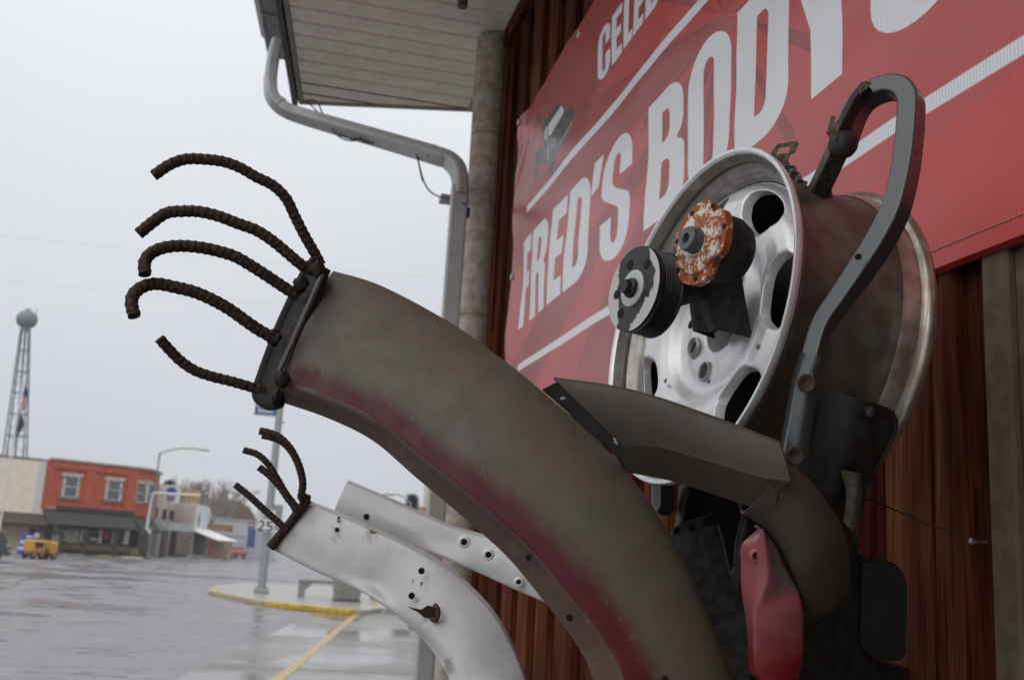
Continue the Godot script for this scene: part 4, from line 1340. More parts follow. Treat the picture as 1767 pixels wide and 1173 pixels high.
	wb.tube(PackedVector3Array([Vector3(0.0987, 1.6804, -1.7767), Vector3(0.0739, 1.6395, -1.7809), Vector3(0.0458, 1.5989, -1.7859)]), 0.0078, 12)
	wb.tube(PackedVector3Array([Vector3(0.0886, 1.6828, -1.7839), Vector3(0.0988, 1.6794, -1.7769)]), 0.0085, 10)
	wobj("wrist_bar", wb, rust, sc)
	var far_f := [
		PackedVector3Array([Vector3(0.0106, 1.7838, -1.7651), Vector3(0.0255, 1.7816, -1.762), Vector3(0.0431, 1.7749, -1.7592), Vector3(0.0602, 1.7603, -1.7583), Vector3(0.0735, 1.7411, -1.7592), Vector3(0.0826, 1.7217, -1.7612), Vector3(0.0875, 1.7021, -1.7642), Vector3(0.0866, 1.6792, -1.7693)]),
		PackedVector3Array([Vector3(-0.0118, 1.7535, -1.798), Vector3(0.0103, 1.7481, -1.7939), Vector3(0.0295, 1.7334, -1.7924), Vector3(0.0477, 1.7096, -1.7932), Vector3(0.0638, 1.6869, -1.7942), Vector3(0.077, 1.6726, -1.7941), Vector3(0.0853, 1.6613, -1.7945)]),
		PackedVector3Array([Vector3(0.0153, 1.7245, -1.7557), Vector3(0.0325, 1.7132, -1.754), Vector3(0.0495, 1.6976, -1.7533), Vector3(0.0648, 1.6792, -1.7536), Vector3(0.0748, 1.6682, -1.7535), Vector3(0.0813, 1.6571, -1.7544)]),
		PackedVector3Array([Vector3(-0.019, 1.6948, -1.7704), Vector3(0.0058, 1.6777, -1.7681), Vector3(0.0308, 1.658, -1.7663), Vector3(0.0557, 1.639, -1.7644), Vector3(0.069, 1.629, -1.7634)])]
	for i in 4:
		rebar("finger", far_f[i], [0.0062, 0.0055, 0.0058, 0.0056][i], sc, rust)
	rebar("finger", PackedVector3Array([Vector3(0.0155, 1.7793, -1.7964), Vector3(0.0296, 1.777, -1.7936), Vector3(0.0474, 1.7711, -1.7905), Vector3(0.0638, 1.757, -1.7896), Vector3(0.0761, 1.7386, -1.7906), Vector3(0.0846, 1.7182, -1.793)]), 0.005, sc, rust)

	torso(sc, toward, lidless)


func torso(sc: Node3D, toward: Vector3, lidless: Material) -> void:
	var primer := worn("brown_primer", lin(0.055, 0.044, 0.034), 0.0, 0.7, 0.0, texs["dust"], 4.0, 0.02)
	var black := mat("black_panel", lin(0.02, 0.02, 0.022), 0.5, 0.0, texs["grime"], 4.0, 0.02)
	var grey := mat("dark_grey_steel", lin(0.06, 0.06, 0.063), 0.45, 0.3, texs["grime"], 5.0, 0.03)
	# shoulder: a folded bumper bracket
	var t := PackedVector3Array([Vector3(0.3239, 1.8005, -1.1241), Vector3(0.3776, 1.7896, -1.0768), Vector3(0.4135, 1.7746, -1.0346), Vector3(0.4458, 1.7566, -0.994), Vector3(0.4711, 1.7397, -0.9547), Vector3(0.4895, 1.724, -0.9169)])
	var c := PackedVector3Array([Vector3(0.3888, 1.7314, -1.0814), Vector3(0.4168, 1.7262, -1.039), Vector3(0.4418, 1.714, -0.9988), Vector3(0.468, 1.6994, -0.9537), Vector3(0.4815, 1.6919, -0.9258), Vector3(0.4938, 1.6887, -0.9025)])
	var b := PackedVector3Array([Vector3(0.4031, 1.704, -1.1049), Vector3(0.4377, 1.6963, -1.0719), Vector3(0.4596, 1.6861, -1.0373), Vector3(0.4761, 1.677, -1.0091), Vector3(0.4849, 1.6709, -0.9873), Vector3(0.4902, 1.6666, -0.9711)])
	var rows := []
	for i in t.size():
		rows.append(PackedVector3Array([t[i] - toward * 0.02, t[i], t[i].lerp(c[i], 0.5) + toward * 0.004, t[i].lerp(c[i], 0.96), c[i].lerp(b[i], 0.06), c[i].lerp(b[i], 0.6), b[i]]))
	var mb := MB.new()
	mb.sheet(surface_of(rows, 8, 4), 0.003)
	wobj("shoulder_bracket", mb, primer, sc)
	var fl := MB.new()
	fl.plate(PackedVector3Array([Vector3(0.3111, 1.7909, -1.1345), Vector3(0.3291, 1.8022, -1.1236), Vector3(0.3911, 1.7336, -1.0825), Vector3(0.4041, 1.7043, -1.1077), Vector3(0.3871, 1.7251, -1.1042)]), 0.003, toward)
	wobj("shoulder_flange", fl, black, sc)  # the flange faces into shade, and that shade is in its black colour
	var glint := mat("painted_glint", lin(0.42, 0.33, 0.34), 0.6)  # a pink streak and a glint on the flange, painted as pale plates
	for q in [PackedVector3Array([Vector3(0.3277, 1.7812, -1.12), Vector3(0.3326, 1.7828, -1.1185), Vector3(0.3341, 1.7803, -1.1187), Vector3(0.3292, 1.7788, -1.1202)]), PackedVector3Array([Vector3(0.3786, 1.7375, -1.0815), Vector3(0.3818, 1.7359, -1.081), Vector3(0.385, 1.7293, -1.0817), Vector3(0.3804, 1.7315, -1.0823)])]:
		var gl := MB.new()
		gl.plate(q, 0.001, toward)
		wobj("glint_plate", gl, glint, sc)
	# the hoop that turns down from the shoulder
	var o := PackedVector3Array([Vector3(0.4984, 1.7067, -0.929), Vector3(0.5216, 1.6938, -0.9262), Vector3(0.5457, 1.6723, -0.9303), Vector3(0.5685, 1.6494, -0.9403), Vector3(0.5863, 1.6235, -0.9573), Vector3(0.5979, 1.5987, -0.9756), Vector3(0.6008, 1.5797, -0.9947), Vector3(0.5919, 1.5681, -1.0099), Vector3(0.5765, 1.5622, -1.0201)])
	var n := PackedVector3Array([Vector3(0.4762, 1.6598, -0.9655), Vector3(0.4955, 1.6485, -0.958), Vector3(0.5129, 1.6283, -0.9529), Vector3(0.5274, 1.6058, -0.9543), Vector3(0.5398, 1.5894, -0.9653), Vector3(0.5485, 1.5782, -0.9761), Vector3(0.5556, 1.5701, -0.9867), Vector3(0.5619, 1.5658, -0.9966), Vector3(0.5674, 1.5626, -1.0065)])
	var r2 := []
	for i in o.size():
		r2.append(PackedVector3Array([o[i] - toward * 0.02, o[i], o[i].lerp(n[i], 0.35) + toward * 0.014, o[i].lerp(n[i], 0.75) + toward * 0.012, n[i], n[i] - toward * 0.012]))
	var hb := MB.new()
	hb.sheet(surface_of(r2, 8, 4), 0.003)
	wobj("shoulder_hoop", hb, primer, sc)
	var slot := MB.new()
	slot.plate(PackedVector3Array([Vector3(0.4834, 1.6634, -0.9577), Vector3(0.4939, 1.6774, -0.9259), Vector3(0.4948, 1.6667, -0.9332), Vector3(0.4885, 1.659, -0.9469)]), 0.003, toward)
	wobj("shadow_gap_plate", slot, black, sc)  # dark plate standing in for the shadow in the gap under the bracket

	# red side piece
	var red := worn("red_paint", Color(1, 1, 1), 0.0, 0.36, 0.0, texs["dust"], 3.0, 0.01)
	var l := PackedVector3Array([Vector3(0.5038, 1.6459, -0.9828), Vector3(0.4888, 1.6289, -0.9901), Vector3(0.4894, 1.6127, -0.9934), Vector3(0.4911, 1.5966, -0.9965), Vector3(0.4939, 1.5806, -0.9992), Vector3(0.4983, 1.5647, -1.0016), Vector3(0.5032, 1.5434, -1.005), Vector3(0.5068, 1.5221, -1.0087), Vector3(0.509, 1.506, -1.0116), Vector3(0.5184, 1.4963, -1.0115), Vector3(0.5239, 1.4746, -1.0148)])
	var k := PackedVector3Array([Vector3(0.4885, 1.644, -0.9502), Vector3(0.4929, 1.6265, -0.9528), Vector3(0.4972, 1.6085, -0.9557), Vector3(0.4978, 1.5955, -0.9583), Vector3(0.4943, 1.5796, -0.9626), Vector3(0.4905, 1.5664, -0.9663), Vector3(0.4925, 1.5456, -0.9703), Vector3(0.4955, 1.525, -0.9741), Vector3(0.4984, 1.5095, -0.9767), Vector3(0.507, 1.4985, -0.977), Vector3(0.5117, 1.479, -0.98)])
	var e := PackedVector3Array([Vector3(0.4969, 1.6426, -0.9642), Vector3(0.5111, 1.6275, -0.964), Vector3(0.5192, 1.6121, -0.9654), Vector3(0.5286, 1.5981, -0.9661), Vector3(0.537, 1.5854, -0.9668), Vector3(0.5429, 1.5699, -0.9688), Vector3(0.5458, 1.5476, -0.9729), Vector3(0.5475, 1.5265, -0.977), Vector3(0.5469, 1.5119, -0.9803), Vector3(0.5451, 1.4999, -0.9833), Vector3(0.5452, 1.4788, -0.9878)])
	var r3 := []
	for i in l.size():
		r3.append(PackedVector3Array([l[i], l[i].lerp(k[i], 0.55) + toward * 0.003, k[i].lerp(l[i], 0.12), k[i].lerp(e[i], 0.06), k[i].lerp(e[i], 0.5) + toward * (0.006 if i > 4 else 0.0), k[i].lerp(e[i], 0.9) + toward * (0.004 if i > 4 else 0.0), e[i] - toward * 0.008, e[i] - toward * 0.035]))
	var g := surface_of(r3, 6, 4)
	var cols := []
	var nz := noise(411, 1.0, 3)
	for i in g.size():
		var cl := []
		for j in g[0].size():
			var p: Vector3 = g[i][j]
			var w := nz.get_noise_3d(p.x * 22.0, p.y * 22.0, p.z * 22.0)
			var u := float(i) / g.size()
			var s: float = float(j) / g[0].size()
			var dusty := smoothstep(0.38, 0.55, s) * (1.0 - smoothstep(0.34, 0.44, u + w * 0.05))
			var chalk := (1.0 - smoothstep(0.56, 0.72, u + w * 0.1)) * 0.7
			cl.append(Color(0.19, 0.014, 0.02).lerp(Color(0.32, 0.11, 0.115), chalk).lerp(Color(0.14, 0.105, 0.095), dusty))
		cols.append(cl)
	var rb := MB.new()
	rb.sheet(g, 0.003, 1.0, cols)
	wobj("red_bracket", rb, red, sc)
	dark_hole(Vector3(0.4904, 1.6186, -0.9656), toward, 0.0038, sc, lidless, mat("red_rim", lin(0.4, 0.09, 0.1), 0.5))

	# chest: notched grey plate over black panels
	var chest := MB.new()
	var ct := PackedVector3Array([Vector3(0.5044, 1.6413, -1.2148), Vector3(0.507, 1.6498, -1.2124), Vector3(0.5141, 1.6564, -1.2092), Vector3(0.5319, 1.6637, -1.2034), Vector3(0.5468, 1.6685, -1.1988)])
	var ch := PackedVector3Array([Vector3(0.4963, 1.6129, -1.2124), Vector3(0.508, 1.6177, -1.2085), Vector3(0.5239, 1.6227, -1.2036), Vector3(0.5419, 1.6259, -1.1986), Vector3(0.5632, 1.6271, -1.1932)])
	var cb := PackedVector3Array([Vector3(0.4985, 1.5558, -1.2136), Vector3(0.5182, 1.5611, -1.2078), Vector3(0.5399, 1.5664, -1.2014), Vector3(0.5636, 1.5719, -1.1945), Vector3(0.5856, 1.5752, -1.1885)])
	var cz := PackedVector3Array([Vector3(0.5061, 1.4472, -1.2246), Vector3(0.5301, 1.4486, -1.2186), Vector3(0.5541, 1.45, -1.2125), Vector3(0.5801, 1.4515, -1.2059), Vector3(0.606, 1.453, -1.1994)])
	chest.sheet(surface_of([ct, ch, cb, cz], 8, 4), 0.003)
	chest.plate(PackedVector3Array([Vector3(0.5405, 1.666, -1.1998), Vector3(0.5502, 1.6714, -1.1963), Vector3(0.5501, 1.6529, -1.2003), Vector3(0.559, 1.6526, -1.1982), Vector3(0.5639, 1.6416, -1.1994), Vector3(0.5673, 1.6269, -1.2018), Vector3(0.5479, 1.6249, -1.2068)]), 0.003, toward)
	wobj("chest_plate", chest, grey, sc)
	for q in [[Vector3(0.5078, 1.6475, -1.2064), 0.0042], [Vector3(0.5242, 1.6519, -1.1994), 0.0042], [Vector3(0.543, 1.6605, -1.193), 0.006]]:
		dark_hole(q[0], toward, q[1], sc, lidless)
	var back := MB.new()
	back.plate(PackedVector3Array([Vector3(0.5404, 1.7071, -1.2761), Vector3(0.5559, 1.7051, -1.2728), Vector3(0.633, 1.6979, -1.2558), Vector3(0.741, 1.7045, -1.2705), Vector3(0.8001, 1.6782, -1.283), Vector3(0.836, 1.4121, -1.3315), Vector3(0.555, 1.4056, -1.3374), Vector3(0.541, 1.6397, -1.2904)]), 0.006, toward)
	back.sheet(surface_of([PackedVector3Array([Vector3(0.5351, 1.7072, -1.2563), Vector3(0.5328, 1.6752, -1.2637), Vector3(0.5324, 1.639, -1.2716), Vector3(0.5334, 1.5885, -1.2822)]), PackedVector3Array([Vector3(0.5356, 1.7061, -1.2354), Vector3(0.5333, 1.6746, -1.2428), Vector3(0.5335, 1.639, -1.2503), Vector3(0.5339, 1.5891, -1.261)]), PackedVector3Array([Vector3(0.5545, 1.7069, -1.2517), Vector3(0.5535, 1.6764, -1.2585), Vector3(0.5544, 1.6403, -1.2661), Vector3(0.5562, 1.5898, -1.2765)])], 5, 4), 0.003)
	wobj("back_panel", back, black, sc)
	var st := MB.new()
	st.tube(spline(PackedVector3Array([Vector3(0.5535, 1.6817, -1.1313), Vector3(0.557, 1.6727, -1.1324), Vector3(0.5607, 1.669, -1.1323), Vector3(0.5627, 1.6568, -1.145), Vector3(0.5645, 1.6336, -1.16), Vector3(0.5664, 1.6036, -1.166), Vector3(0.5728, 1.5806, -1.1694)]), 5), 0.003, 8)
	st.tube(spline(PackedVector3Array([Vector3(0.5505, 1.6567, -1.1815), Vector3(0.5544, 1.6331, -1.1731), Vector3(0.5637, 1.6, -1.1727), Vector3(0.5745, 1.5773, -1.1697)]), 5), 0.0022, 8)
	wobj("folded_edge", st, grey, sc)
	var kb := MB.new()
	kb.sheet(surface_of([PackedVector3Array([Vector3(0.5636, 1.6668, -1.1426), Vector3(0.5644, 1.6403, -1.1586), Vector3(0.5673, 1.6036, -1.171)]), PackedVector3Array([Vector3(0.5639, 1.6632, -1.1328), Vector3(0.5674, 1.6371, -1.148), Vector3(0.5693, 1.6039, -1.16)]), PackedVector3Array([Vector3(0.5791, 1.6579, -1.1513), Vector3(0.58, 1.6345, -1.1613), Vector3(0.5802, 1.6042, -1.1731)])], 5, 4), 0.003)
	wobj("neck_strip", kb, grey, sc)
	var nut := MB.new()
	nut.xf = Transform3D(Basis.looking_at(-toward), Vector3(0.5648, 1.6005, -1.1566))
	nut.prism(ring(0.011, 6), 0.014)
	nut.prism(ring(0.006, 10), 0.02)
	wobj("bolt", nut, mat("bolt_steel", lin(0.1, 0.1, 0.1), 0.4, 0.6), sc)

	# dark flap behind the handle, rib under it, black box low on the side
	var flap := MB.new()
	flap.sheet(surface_of([PackedVector3Array([Vector3(0.5725, 1.7924, -0.9716), Vector3(0.5666, 1.7405, -0.9894), Vector3(0.5681, 1.6697, -1.0148), Vector3(0.5694, 1.6218, -1.0353)]), PackedVector3Array([Vector3(0.5983, 1.7819, -0.9571), Vector3(0.5988, 1.7385, -0.9716), Vector3(0.5997, 1.6821, -0.9993), Vector3(0.6105, 1.6241, -1.0354)]), PackedVector3Array([Vector3(0.6428, 1.7759, -0.9635), Vector3(0.6516, 1.755, -0.9712), Vector3(0.6378, 1.6996, -1.0042), Vector3(0.6553, 1.6358, -1.0537)])], 8, 6), 0.005)
	flap.tube(spline(PackedVector3Array([Vector3(0.5719, 1.7922, -0.9707), Vector3(0.5978, 1.7818, -0.9563), Vector3(0.6321, 1.7769, -0.9596), Vector3(0.6427, 1.7708, -0.9615), Vector3(0.648, 1.7542, -0.9669), Vector3(0.64, 1.7189, -0.9869), Vector3(0.6355, 1.6993, -1.0017)]), 6), 0.0018, 8)
	var fp := wobj("rubber_flap", flap, black, sc)
	var rv := MB.new()
	rv.xf = Transform3D(Basis.looking_at(-toward), Vector3(0.6106, 1.7701, -0.9546))
	rv.lathe(PackedVector2Array([Vector2(0.006, 0), Vector2(0.005, 0.004), Vector2(0, 0.005)]), 14)
	obj("rivet", rv, grey, fp)
	var rib := MB.new()
	rib.sheet(surface_of([PackedVector3Array([Vector3(0.587, 1.7095, -0.9702), Vector3(0.5979, 1.6882, -0.9774), Vector3(0.6014, 1.6593, -0.988)]), PackedVector3Array([Vector3(0.5982, 1.7081, -0.9625), Vector3(0.6049, 1.6826, -0.9717), Vector3(0.6065, 1.6507, -0.9834)]), PackedVector3Array([Vector3(0.614, 1.7103, -0.9793), Vector3(0.6208, 1.6844, -0.9885), Vector3(0.6233, 1.643, -1.002)])], 5, 4), 0.003)
	wobj("tan_rib", rib, mat("tan_steel", lin(0.13, 0.115, 0.09), 0.6, 0.0, texs["grime"], 6.0), sc)
	var bx := MB.new()
	var bo := PackedVector3Array([Vector3(0.8069, 1.6277, -1.2922), Vector3(0.8312, 1.628, -1.2863), Vector3(0.853, 1.6243, -1.2818), Vector3(0.8642, 1.613, -1.2815), Vector3(0.8688, 1.597, -1.2839), Vector3(0.8762, 1.5144, -1.2999), Vector3(0.8712, 1.504, -1.3033), Vector3(0.8589, 1.5018, -1.3067), Vector3(0.8371, 1.5049, -1.3113), Vector3(0.8219, 1.513, -1.3132), Vector3(0.8158, 1.5235, -1.3124), Vector3(0.8106, 1.5864, -1.3002)])
	bx.plate(bo, 0.03, toward)
	bx.tube(spline(bo + PackedVector3Array([bo[0]]), 3), 0.0022, 6, false)
	wobj("black_box", bx, mat("black_plastic", lin(0.012, 0.013, 0.016), 0.35), sc)
	var low := MB.new()
	low.plate(PackedVector3Array([Vector3(0.7264, 1.5601, -1.305), Vector3(0.7796, 1.585, -1.3079), Vector3(0.8139, 1.6406, -1.3087), Vector3(0.8295, 1.6104, -1.3115), Vector3(0.8464, 1.4948, -1.3323), Vector3(0.8931, 1.4898, -1.3221), Vector3(0.9037, 1.4049, -1.3378), Vector3(0.7358, 1.402, -1.3368)]), 0.02, toward)
	wobj("hip_panel", low, black, sc)
	var legs := MB.new()
	for q in [[-0.14, -0.1], [0.08, 0.08]]:
		legs.tube(PackedVector3Array([Vector3(0.72 + q[1] * 0.6, 1.35, -1.05 + q[0]), Vector3(0.70 + q[1], 0.75, -1.05 + q[0]), Vector3(0.66 + q[1], 0.02, -1.0 + q[0])]), 0.05, 14)
	wobj("leg_post", legs, black, sc)

	# bolt tab that hangs below the wheel
	var tab := MB.new()
	tab.plate(PackedVector3Array([Vector3(0.4822, 1.7043, -1.2276), Vector3(0.4926, 1.7039, -1.2252), Vector3(0.4953, 1.6786, -1.23), Vector3(0.4937, 1.6728, -1.2316), Vector3(0.4891, 1.6722, -1.2329), Vector3(0.4858, 1.677, -1.2326)]), 0.004, toward)
	wobj("steel_tab", tab, mat("tab_steel", lin(0.5, 0.52, 0.53), 0.35, 0.3), sc)
	var tb := MB.new()
	tb.plate(PackedVector3Array([Vector3(0.5064, 1.708, -1.263), Vector3(0.5231, 1.7069, -1.2593), Vector3(0.5262, 1.6778, -1.2648), Vector3(0.5218, 1.6708, -1.2674), Vector3(0.5105, 1.6695, -1.2703), Vector3(0.5055, 1.6734, -1.2707)]), 0.03, toward)
	wobj("tab_block", tb, black, sc)


# ---------------------------------------------------------------- head: the wheel, its disc, its eyes
func head_wheel(sc: Node3D, toward: Vector3) -> void:
	var frame := Transform3D(Basis(Vector3(0.0899, -0.1761, 0.9803), Vector3(0.1648, 0.9733, 0.1597), Vector3(-0.9822, 0.1472, 0.1166)), Vector3(0.4945, 1.9027, -1.1505))
	var here := Transform3D(frame.basis, frame.origin - sc.position)
	var alloy := worn("wheel_silver", lin(0.72, 0.725, 0.73), 0.0, 0.34, 0.4, texs["dust"], 5.0, 0.0)
	var dirty := worn("wheel_dirty", lin(0.14, 0.135, 0.108), 0.0, 0.48, 0.3, texs["road_dust"], 5.0, 0.02)
	var R0 := 0.209
	# barrel: outer face from the front lip back to the rear flange, then the inside back to the lip
	var rim := MB.new()
	rim.xf = here
	rim.lathe(PackedVector2Array([Vector2(R0 * 0.90, -0.186), Vector2(R0 * 0.955, -0.19), Vector2(R0 * 0.985, -0.186), Vector2(R0, -0.18), Vector2(R0, -0.176), Vector2(R0 * 0.985, -0.172), Vector2(R0 * 0.945, -0.170), Vector2(R0 * 0.94, -0.15), Vector2(R0 * 0.925, -0.142), Vector2(R0 * 0.915, -0.135), Vector2(R0 * 0.905, -0.10), Vector2(R0 * 0.90, -0.07), Vector2(R0 * 0.90, -0.045), Vector2(R0 * 0.925, -0.036), Vector2(R0 * 0.94, -0.016), Vector2(R0 * 0.975, -0.013), Vector2(R0 * 0.985, -0.010)]), 96)
	var rimo := obj("wheel_rim", rim, dirty, sc)
	rimo.set_meta("label", "dusty steel wheel barrel")
	var bright := MB.new()
	bright.xf = here
	bright.lathe(PackedVector2Array([Vector2(R0 * 0.90, -0.1865), Vector2(R0 * 0.955, -0.1905), Vector2(R0 * 0.986, -0.1865), Vector2(R0 * 1.003, -0.181), Vector2(R0 * 1.003, -0.1755), Vector2(R0 * 0.986, -0.1715), Vector2(R0 * 0.958, -0.1698), Vector2(R0 * 0.952, -0.155), Vector2(R0 * 0.94, -0.148)]), 96, 50.0)
	obj("rear_flange", bright, mat("flange_metal", lin(0.48, 0.45, 0.40), 0.3, 0.65, texs["road_dust"], 6.0, 0.02), rimo)
	var lip := MB.new()
	lip.xf = here
	lip.lathe(PackedVector2Array([Vector2(R0 * 0.985, -0.010), Vector2(R0 * 0.995, -0.007), Vector2(R0, -0.003), Vector2(R0 * 0.995, 0.0005), Vector2(R0 * 0.982, 0.001), Vector2(R0 * 0.97, -0.0005), Vector2(R0 * 0.962, -0.003)]), 96, 60.0)
	var bead := MB.new()
	bead.xf = here
	bead.lathe(PackedVector2Array([Vector2(R0 * 0.962, -0.003), Vector2(R0 * 0.955, -0.010), Vector2(R0 * 0.945, -0.018), Vector2(R0 * 0.925, -0.024), Vector2(R0 * 0.90, -0.027), Vector2(R0 * 0.88, -0.031), Vector2(R0 * 0.866, -0.040), Vector2(R0 * 0.855, -0.055)]), 96, 60.0)
	obj("bead_seat", bead, worn("bead_grey", lin(0.36, 0.355, 0.345), 0.0, 0.34, 0.45, texs["road_dust"], 5.0, 0.003), rimo)
	var weight := MB.new()
	weight.xf = here
	obj("front_lip", lip, alloy, rimo)
	# spoked disc: a dished sheet with windows cut by hand out of its polar grid
	disc(rimo, here, alloy)
	# tunnel behind the windows, its darkness put into the black colour
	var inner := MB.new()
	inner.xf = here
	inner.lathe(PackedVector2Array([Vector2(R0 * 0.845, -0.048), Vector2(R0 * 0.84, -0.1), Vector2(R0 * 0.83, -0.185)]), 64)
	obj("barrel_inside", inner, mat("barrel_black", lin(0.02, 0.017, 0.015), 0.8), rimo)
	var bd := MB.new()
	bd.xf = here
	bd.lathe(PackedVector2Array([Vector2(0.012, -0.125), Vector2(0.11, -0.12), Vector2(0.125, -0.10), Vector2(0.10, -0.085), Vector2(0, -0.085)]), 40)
	obj("dark_backplate", bd, mat("barrel_black", lin(0.02, 0.017, 0.015), 0.8), rimo)  # added plate, coloured black so that the windows look dark
	# lug seats
	for q in [Vector3(-0.0072, -0.0605, -0.043), Vector3(-0.0505, -0.0293, -0.043)]:
		lug(rimo, here, q)
	var ctr := Vector2(0, 0)
	for k in [2, 3, 4]:
		var a := deg_to_rad(-72.0 + 72.0 * k)
		lug(rimo, here, Vector3(ctr.x + cos(a) * 0.0565, ctr.y + sin(a) * 0.0565, -0.043))
	for q in [Vector3(-0.0657, -0.0797, -0.023), Vector3(0.0309, -0.0749, -0.03), Vector3(0.1389, -0.035, -0.018)]:
		var cm := MB.new()
		cm.xf = here
		cm.prism(PackedVector2Array([Vector2(q.x - 0.003, q.y - 0.002), Vector2(q.x + 0.002, q.y - 0.003), Vector2(q.x + 0.003, q.y + 0.002), Vector2(q.x - 0.001, q.y + 0.003)]), 0.0012, q.z)
		obj("chip_mark", cm, mat("chip_grey", lin(0.16, 0.15, 0.13), 0.7), rimo)

	# near eye: grooved belt pulley
	var e1: Vector3 = Vector3(0.0233, 0.004, 0.09)
	var p := Transform3D(Basis(Vector3(0.2357, -0.1566, 0.9591), Vector3(0.0991, 0.9857, 0.1366), Vector3(-0.9668, 0.0629, 0.2478)), here * e1)
	var pul := MB.new()
	pul.xf = p
	var prof := PackedVector2Array([Vector2(0.0, -0.036), Vector2(0.044, -0.036), Vector2(0.0515, -0.035), Vector2(0.0515, -0.033)])
	for k in 7:
		prof.append_array(PackedVector2Array([Vector2(0.0505, -0.0315 + k * 0.0035), Vector2(0.0478, -0.0298 + k * 0.0035), Vector2(0.0505, -0.0281 + k * 0.0035)]))
	prof.append_array(PackedVector2Array([Vector2(0.0508, -0.006), Vector2(0.0515, -0.003), Vector2(0.0508, 0.0)]))
	pul.lathe(prof, 64, 20.0)
	var py := obj("pulley_eye", pul, mat("pulley_black", lin(0.018, 0.017, 0.017), 0.4, 0.3, texs["grime"], 9.0), sc)
	py.set_meta("label", "black belt pulley eye with flaked face")
	var face := MB.new()
	face.xf = p
	disc_face(face, 0.0508, 0.0002)
	var fm := mat("flaked_face", Color(1, 1, 1), 0.45, 0.1)
	fm.albedo_texture = texs["flaked"]
	obj("pulley_face", face, fm, py)
	var wa := MB.new()
	wa.xf = p
	wa.lathe(PackedVector2Array([Vector2(0.0225, 0.0), Vector2(0.022, 0.002), Vector2(0.020, 0.003), Vector2(0.010, 0.0026), Vector2(0.0, 0.0026)]), 40)
	obj("washer", wa, mat("washer_zinc", lin(0.46, 0.47, 0.46), 0.3, 0.6, texs["dust"], 12.0), py)
	var bo := MB.new()
	bo.xf = p
	bo.lathe(PackedVector2Array([Vector2(0.012, 0.002), Vector2(0.0115, 0.006), Vector2(0.009, 0.008), Vector2(0.0085, 0.012), Vector2(0.0075, 0.014), Vector2(0, 0.014)]), 24)
	obj("bolt_head", bo, mat("bolt_black", lin(0.015, 0.015, 0.016), 0.4, 0.4), py)
	for a in [118.0, 190.0, 238.0, 55.0]:
		var h := MB.new()
		h.xf = p
		var cc := Vector2(cos(deg_to_rad(a)), sin(deg_to_rad(a))) * 0.0335
		h.prism(ring(0.0058, 16, cc.x, cc.y), 0.0008, 0.0)
		obj("face_hole", h, mat("hole_black", lin(0.006, 0.006, 0.006), 0.9), py)

	# far eye: rusted flange on a pump body
	var e2: Vector3 = Vector3(0.0908, 0.0644, 0.056)
	var f := Transform3D(Basis(Vector3(0.2357, -0.1566, 0.9591), Vector3(0.0991, 0.9857, 0.1366), Vector3(-0.9668, 0.0629, 0.2478)), here * e2)
	var fl := MB.new()
	fl.xf = f
	var outline := PackedVector2Array()
	for k in 96:
		var a := TAU * k / 96.0
		var r := 0.0485 - 0.011 * exp(-pow(sin((a - 1.13) * 0.5) / 0.10, 2.0)) - 0.009 * exp(-pow(sin((a - 3.44) * 0.5) / 0.16, 2.0)) - 0.010 * exp(-pow(sin((a - 5.67) * 0.5) / 0.13, 2.0)) - 0.003 * exp(-pow(sin((a - 0.1) * 0.5) / 0.25, 2.0))
		outline.append(Vector2(cos(a), sin(a)) * r)
	fl.prism(outline, 0.009, -0.009)
	var rustm := mat("rust_paint", Color(1, 1, 1), 0.75, 0.0, texs["rust"], 9.0, 0.05)
	var fe := obj("flange_eye", fl, rustm, sc)
	fe.set_meta("label", "orange rusted flange eye")
	var dome := MB.new()
	dome.xf = f
	dome.lathe(PackedVector2Array([Vector2(0.0375, -0.001), Vector2(0.037, 0.0025), Vector2(0.035, 0.0038), Vector2(0.018, 0.0048), Vector2(0, 0.005)]), 48)
	obj("raised_plate", dome, mat("rust_plate", Color(1, 1, 1), 0.7, 0.0, texs["rust_white"], 9.0, 0.03), fe)
	var boss := MB.new()
	boss.xf = f
	boss.lathe(PackedVector2Array([Vector2(0.015, 0.003), Vector2(0.0145, 0.009), Vector2(0.0138, 0.011), Vector2(0.0138, 0.0175), Vector2(0.0125, 0.019), Vector2(0.0062, 0.019), Vector2(0.0055, 0.012), Vector2(0, 0.012)]), 32)
	obj("shaft_boss", boss, mat("boss_grey", lin(0.12, 0.13, 0.135), 0.45, 0.4, texs["dust"], 12.0), fe)
	for k in 7:
		var a := deg_to_rad(20.0 + k * 51.4)
		var h := MB.new()
		h.xf = f
		h.prism(ring(0.0031, 14, cos(a) * 0.0425, sin(a) * 0.0425), 0.0008, 0.0)
		obj("flange_hole", h, mat("hole_black", lin(0.006, 0.006, 0.006), 0.9), fe)
	var cast := mat("pump_casting", lin(0.035, 0.029, 0.026), 0.65, 0.2, texs["grime"], 7.0, 0.05)
	var pb := MB.new()
	pb.xf = f
	pb.lathe(PackedVector2Array([Vector2(0, -0.052), Vector2(0.034, -0.052), Vector2(0.039, -0.04), Vector2(0.039, -0.02), Vector2(0.038, -0.009), Vector2(0, -0.009)]), 36)
	var pbo := obj("pump_body", pb, cast, fe)
	# casting between the eyes, with its bolt flange near the hub
	var q0: Vector3 = Vector3(0.0397, 0.047, 0.02)
	var q1: Vector3 = Vector3(0.0323, -0.0181, -0.015)
	var np := MB.new()
	np.xf = here
	var rows := []
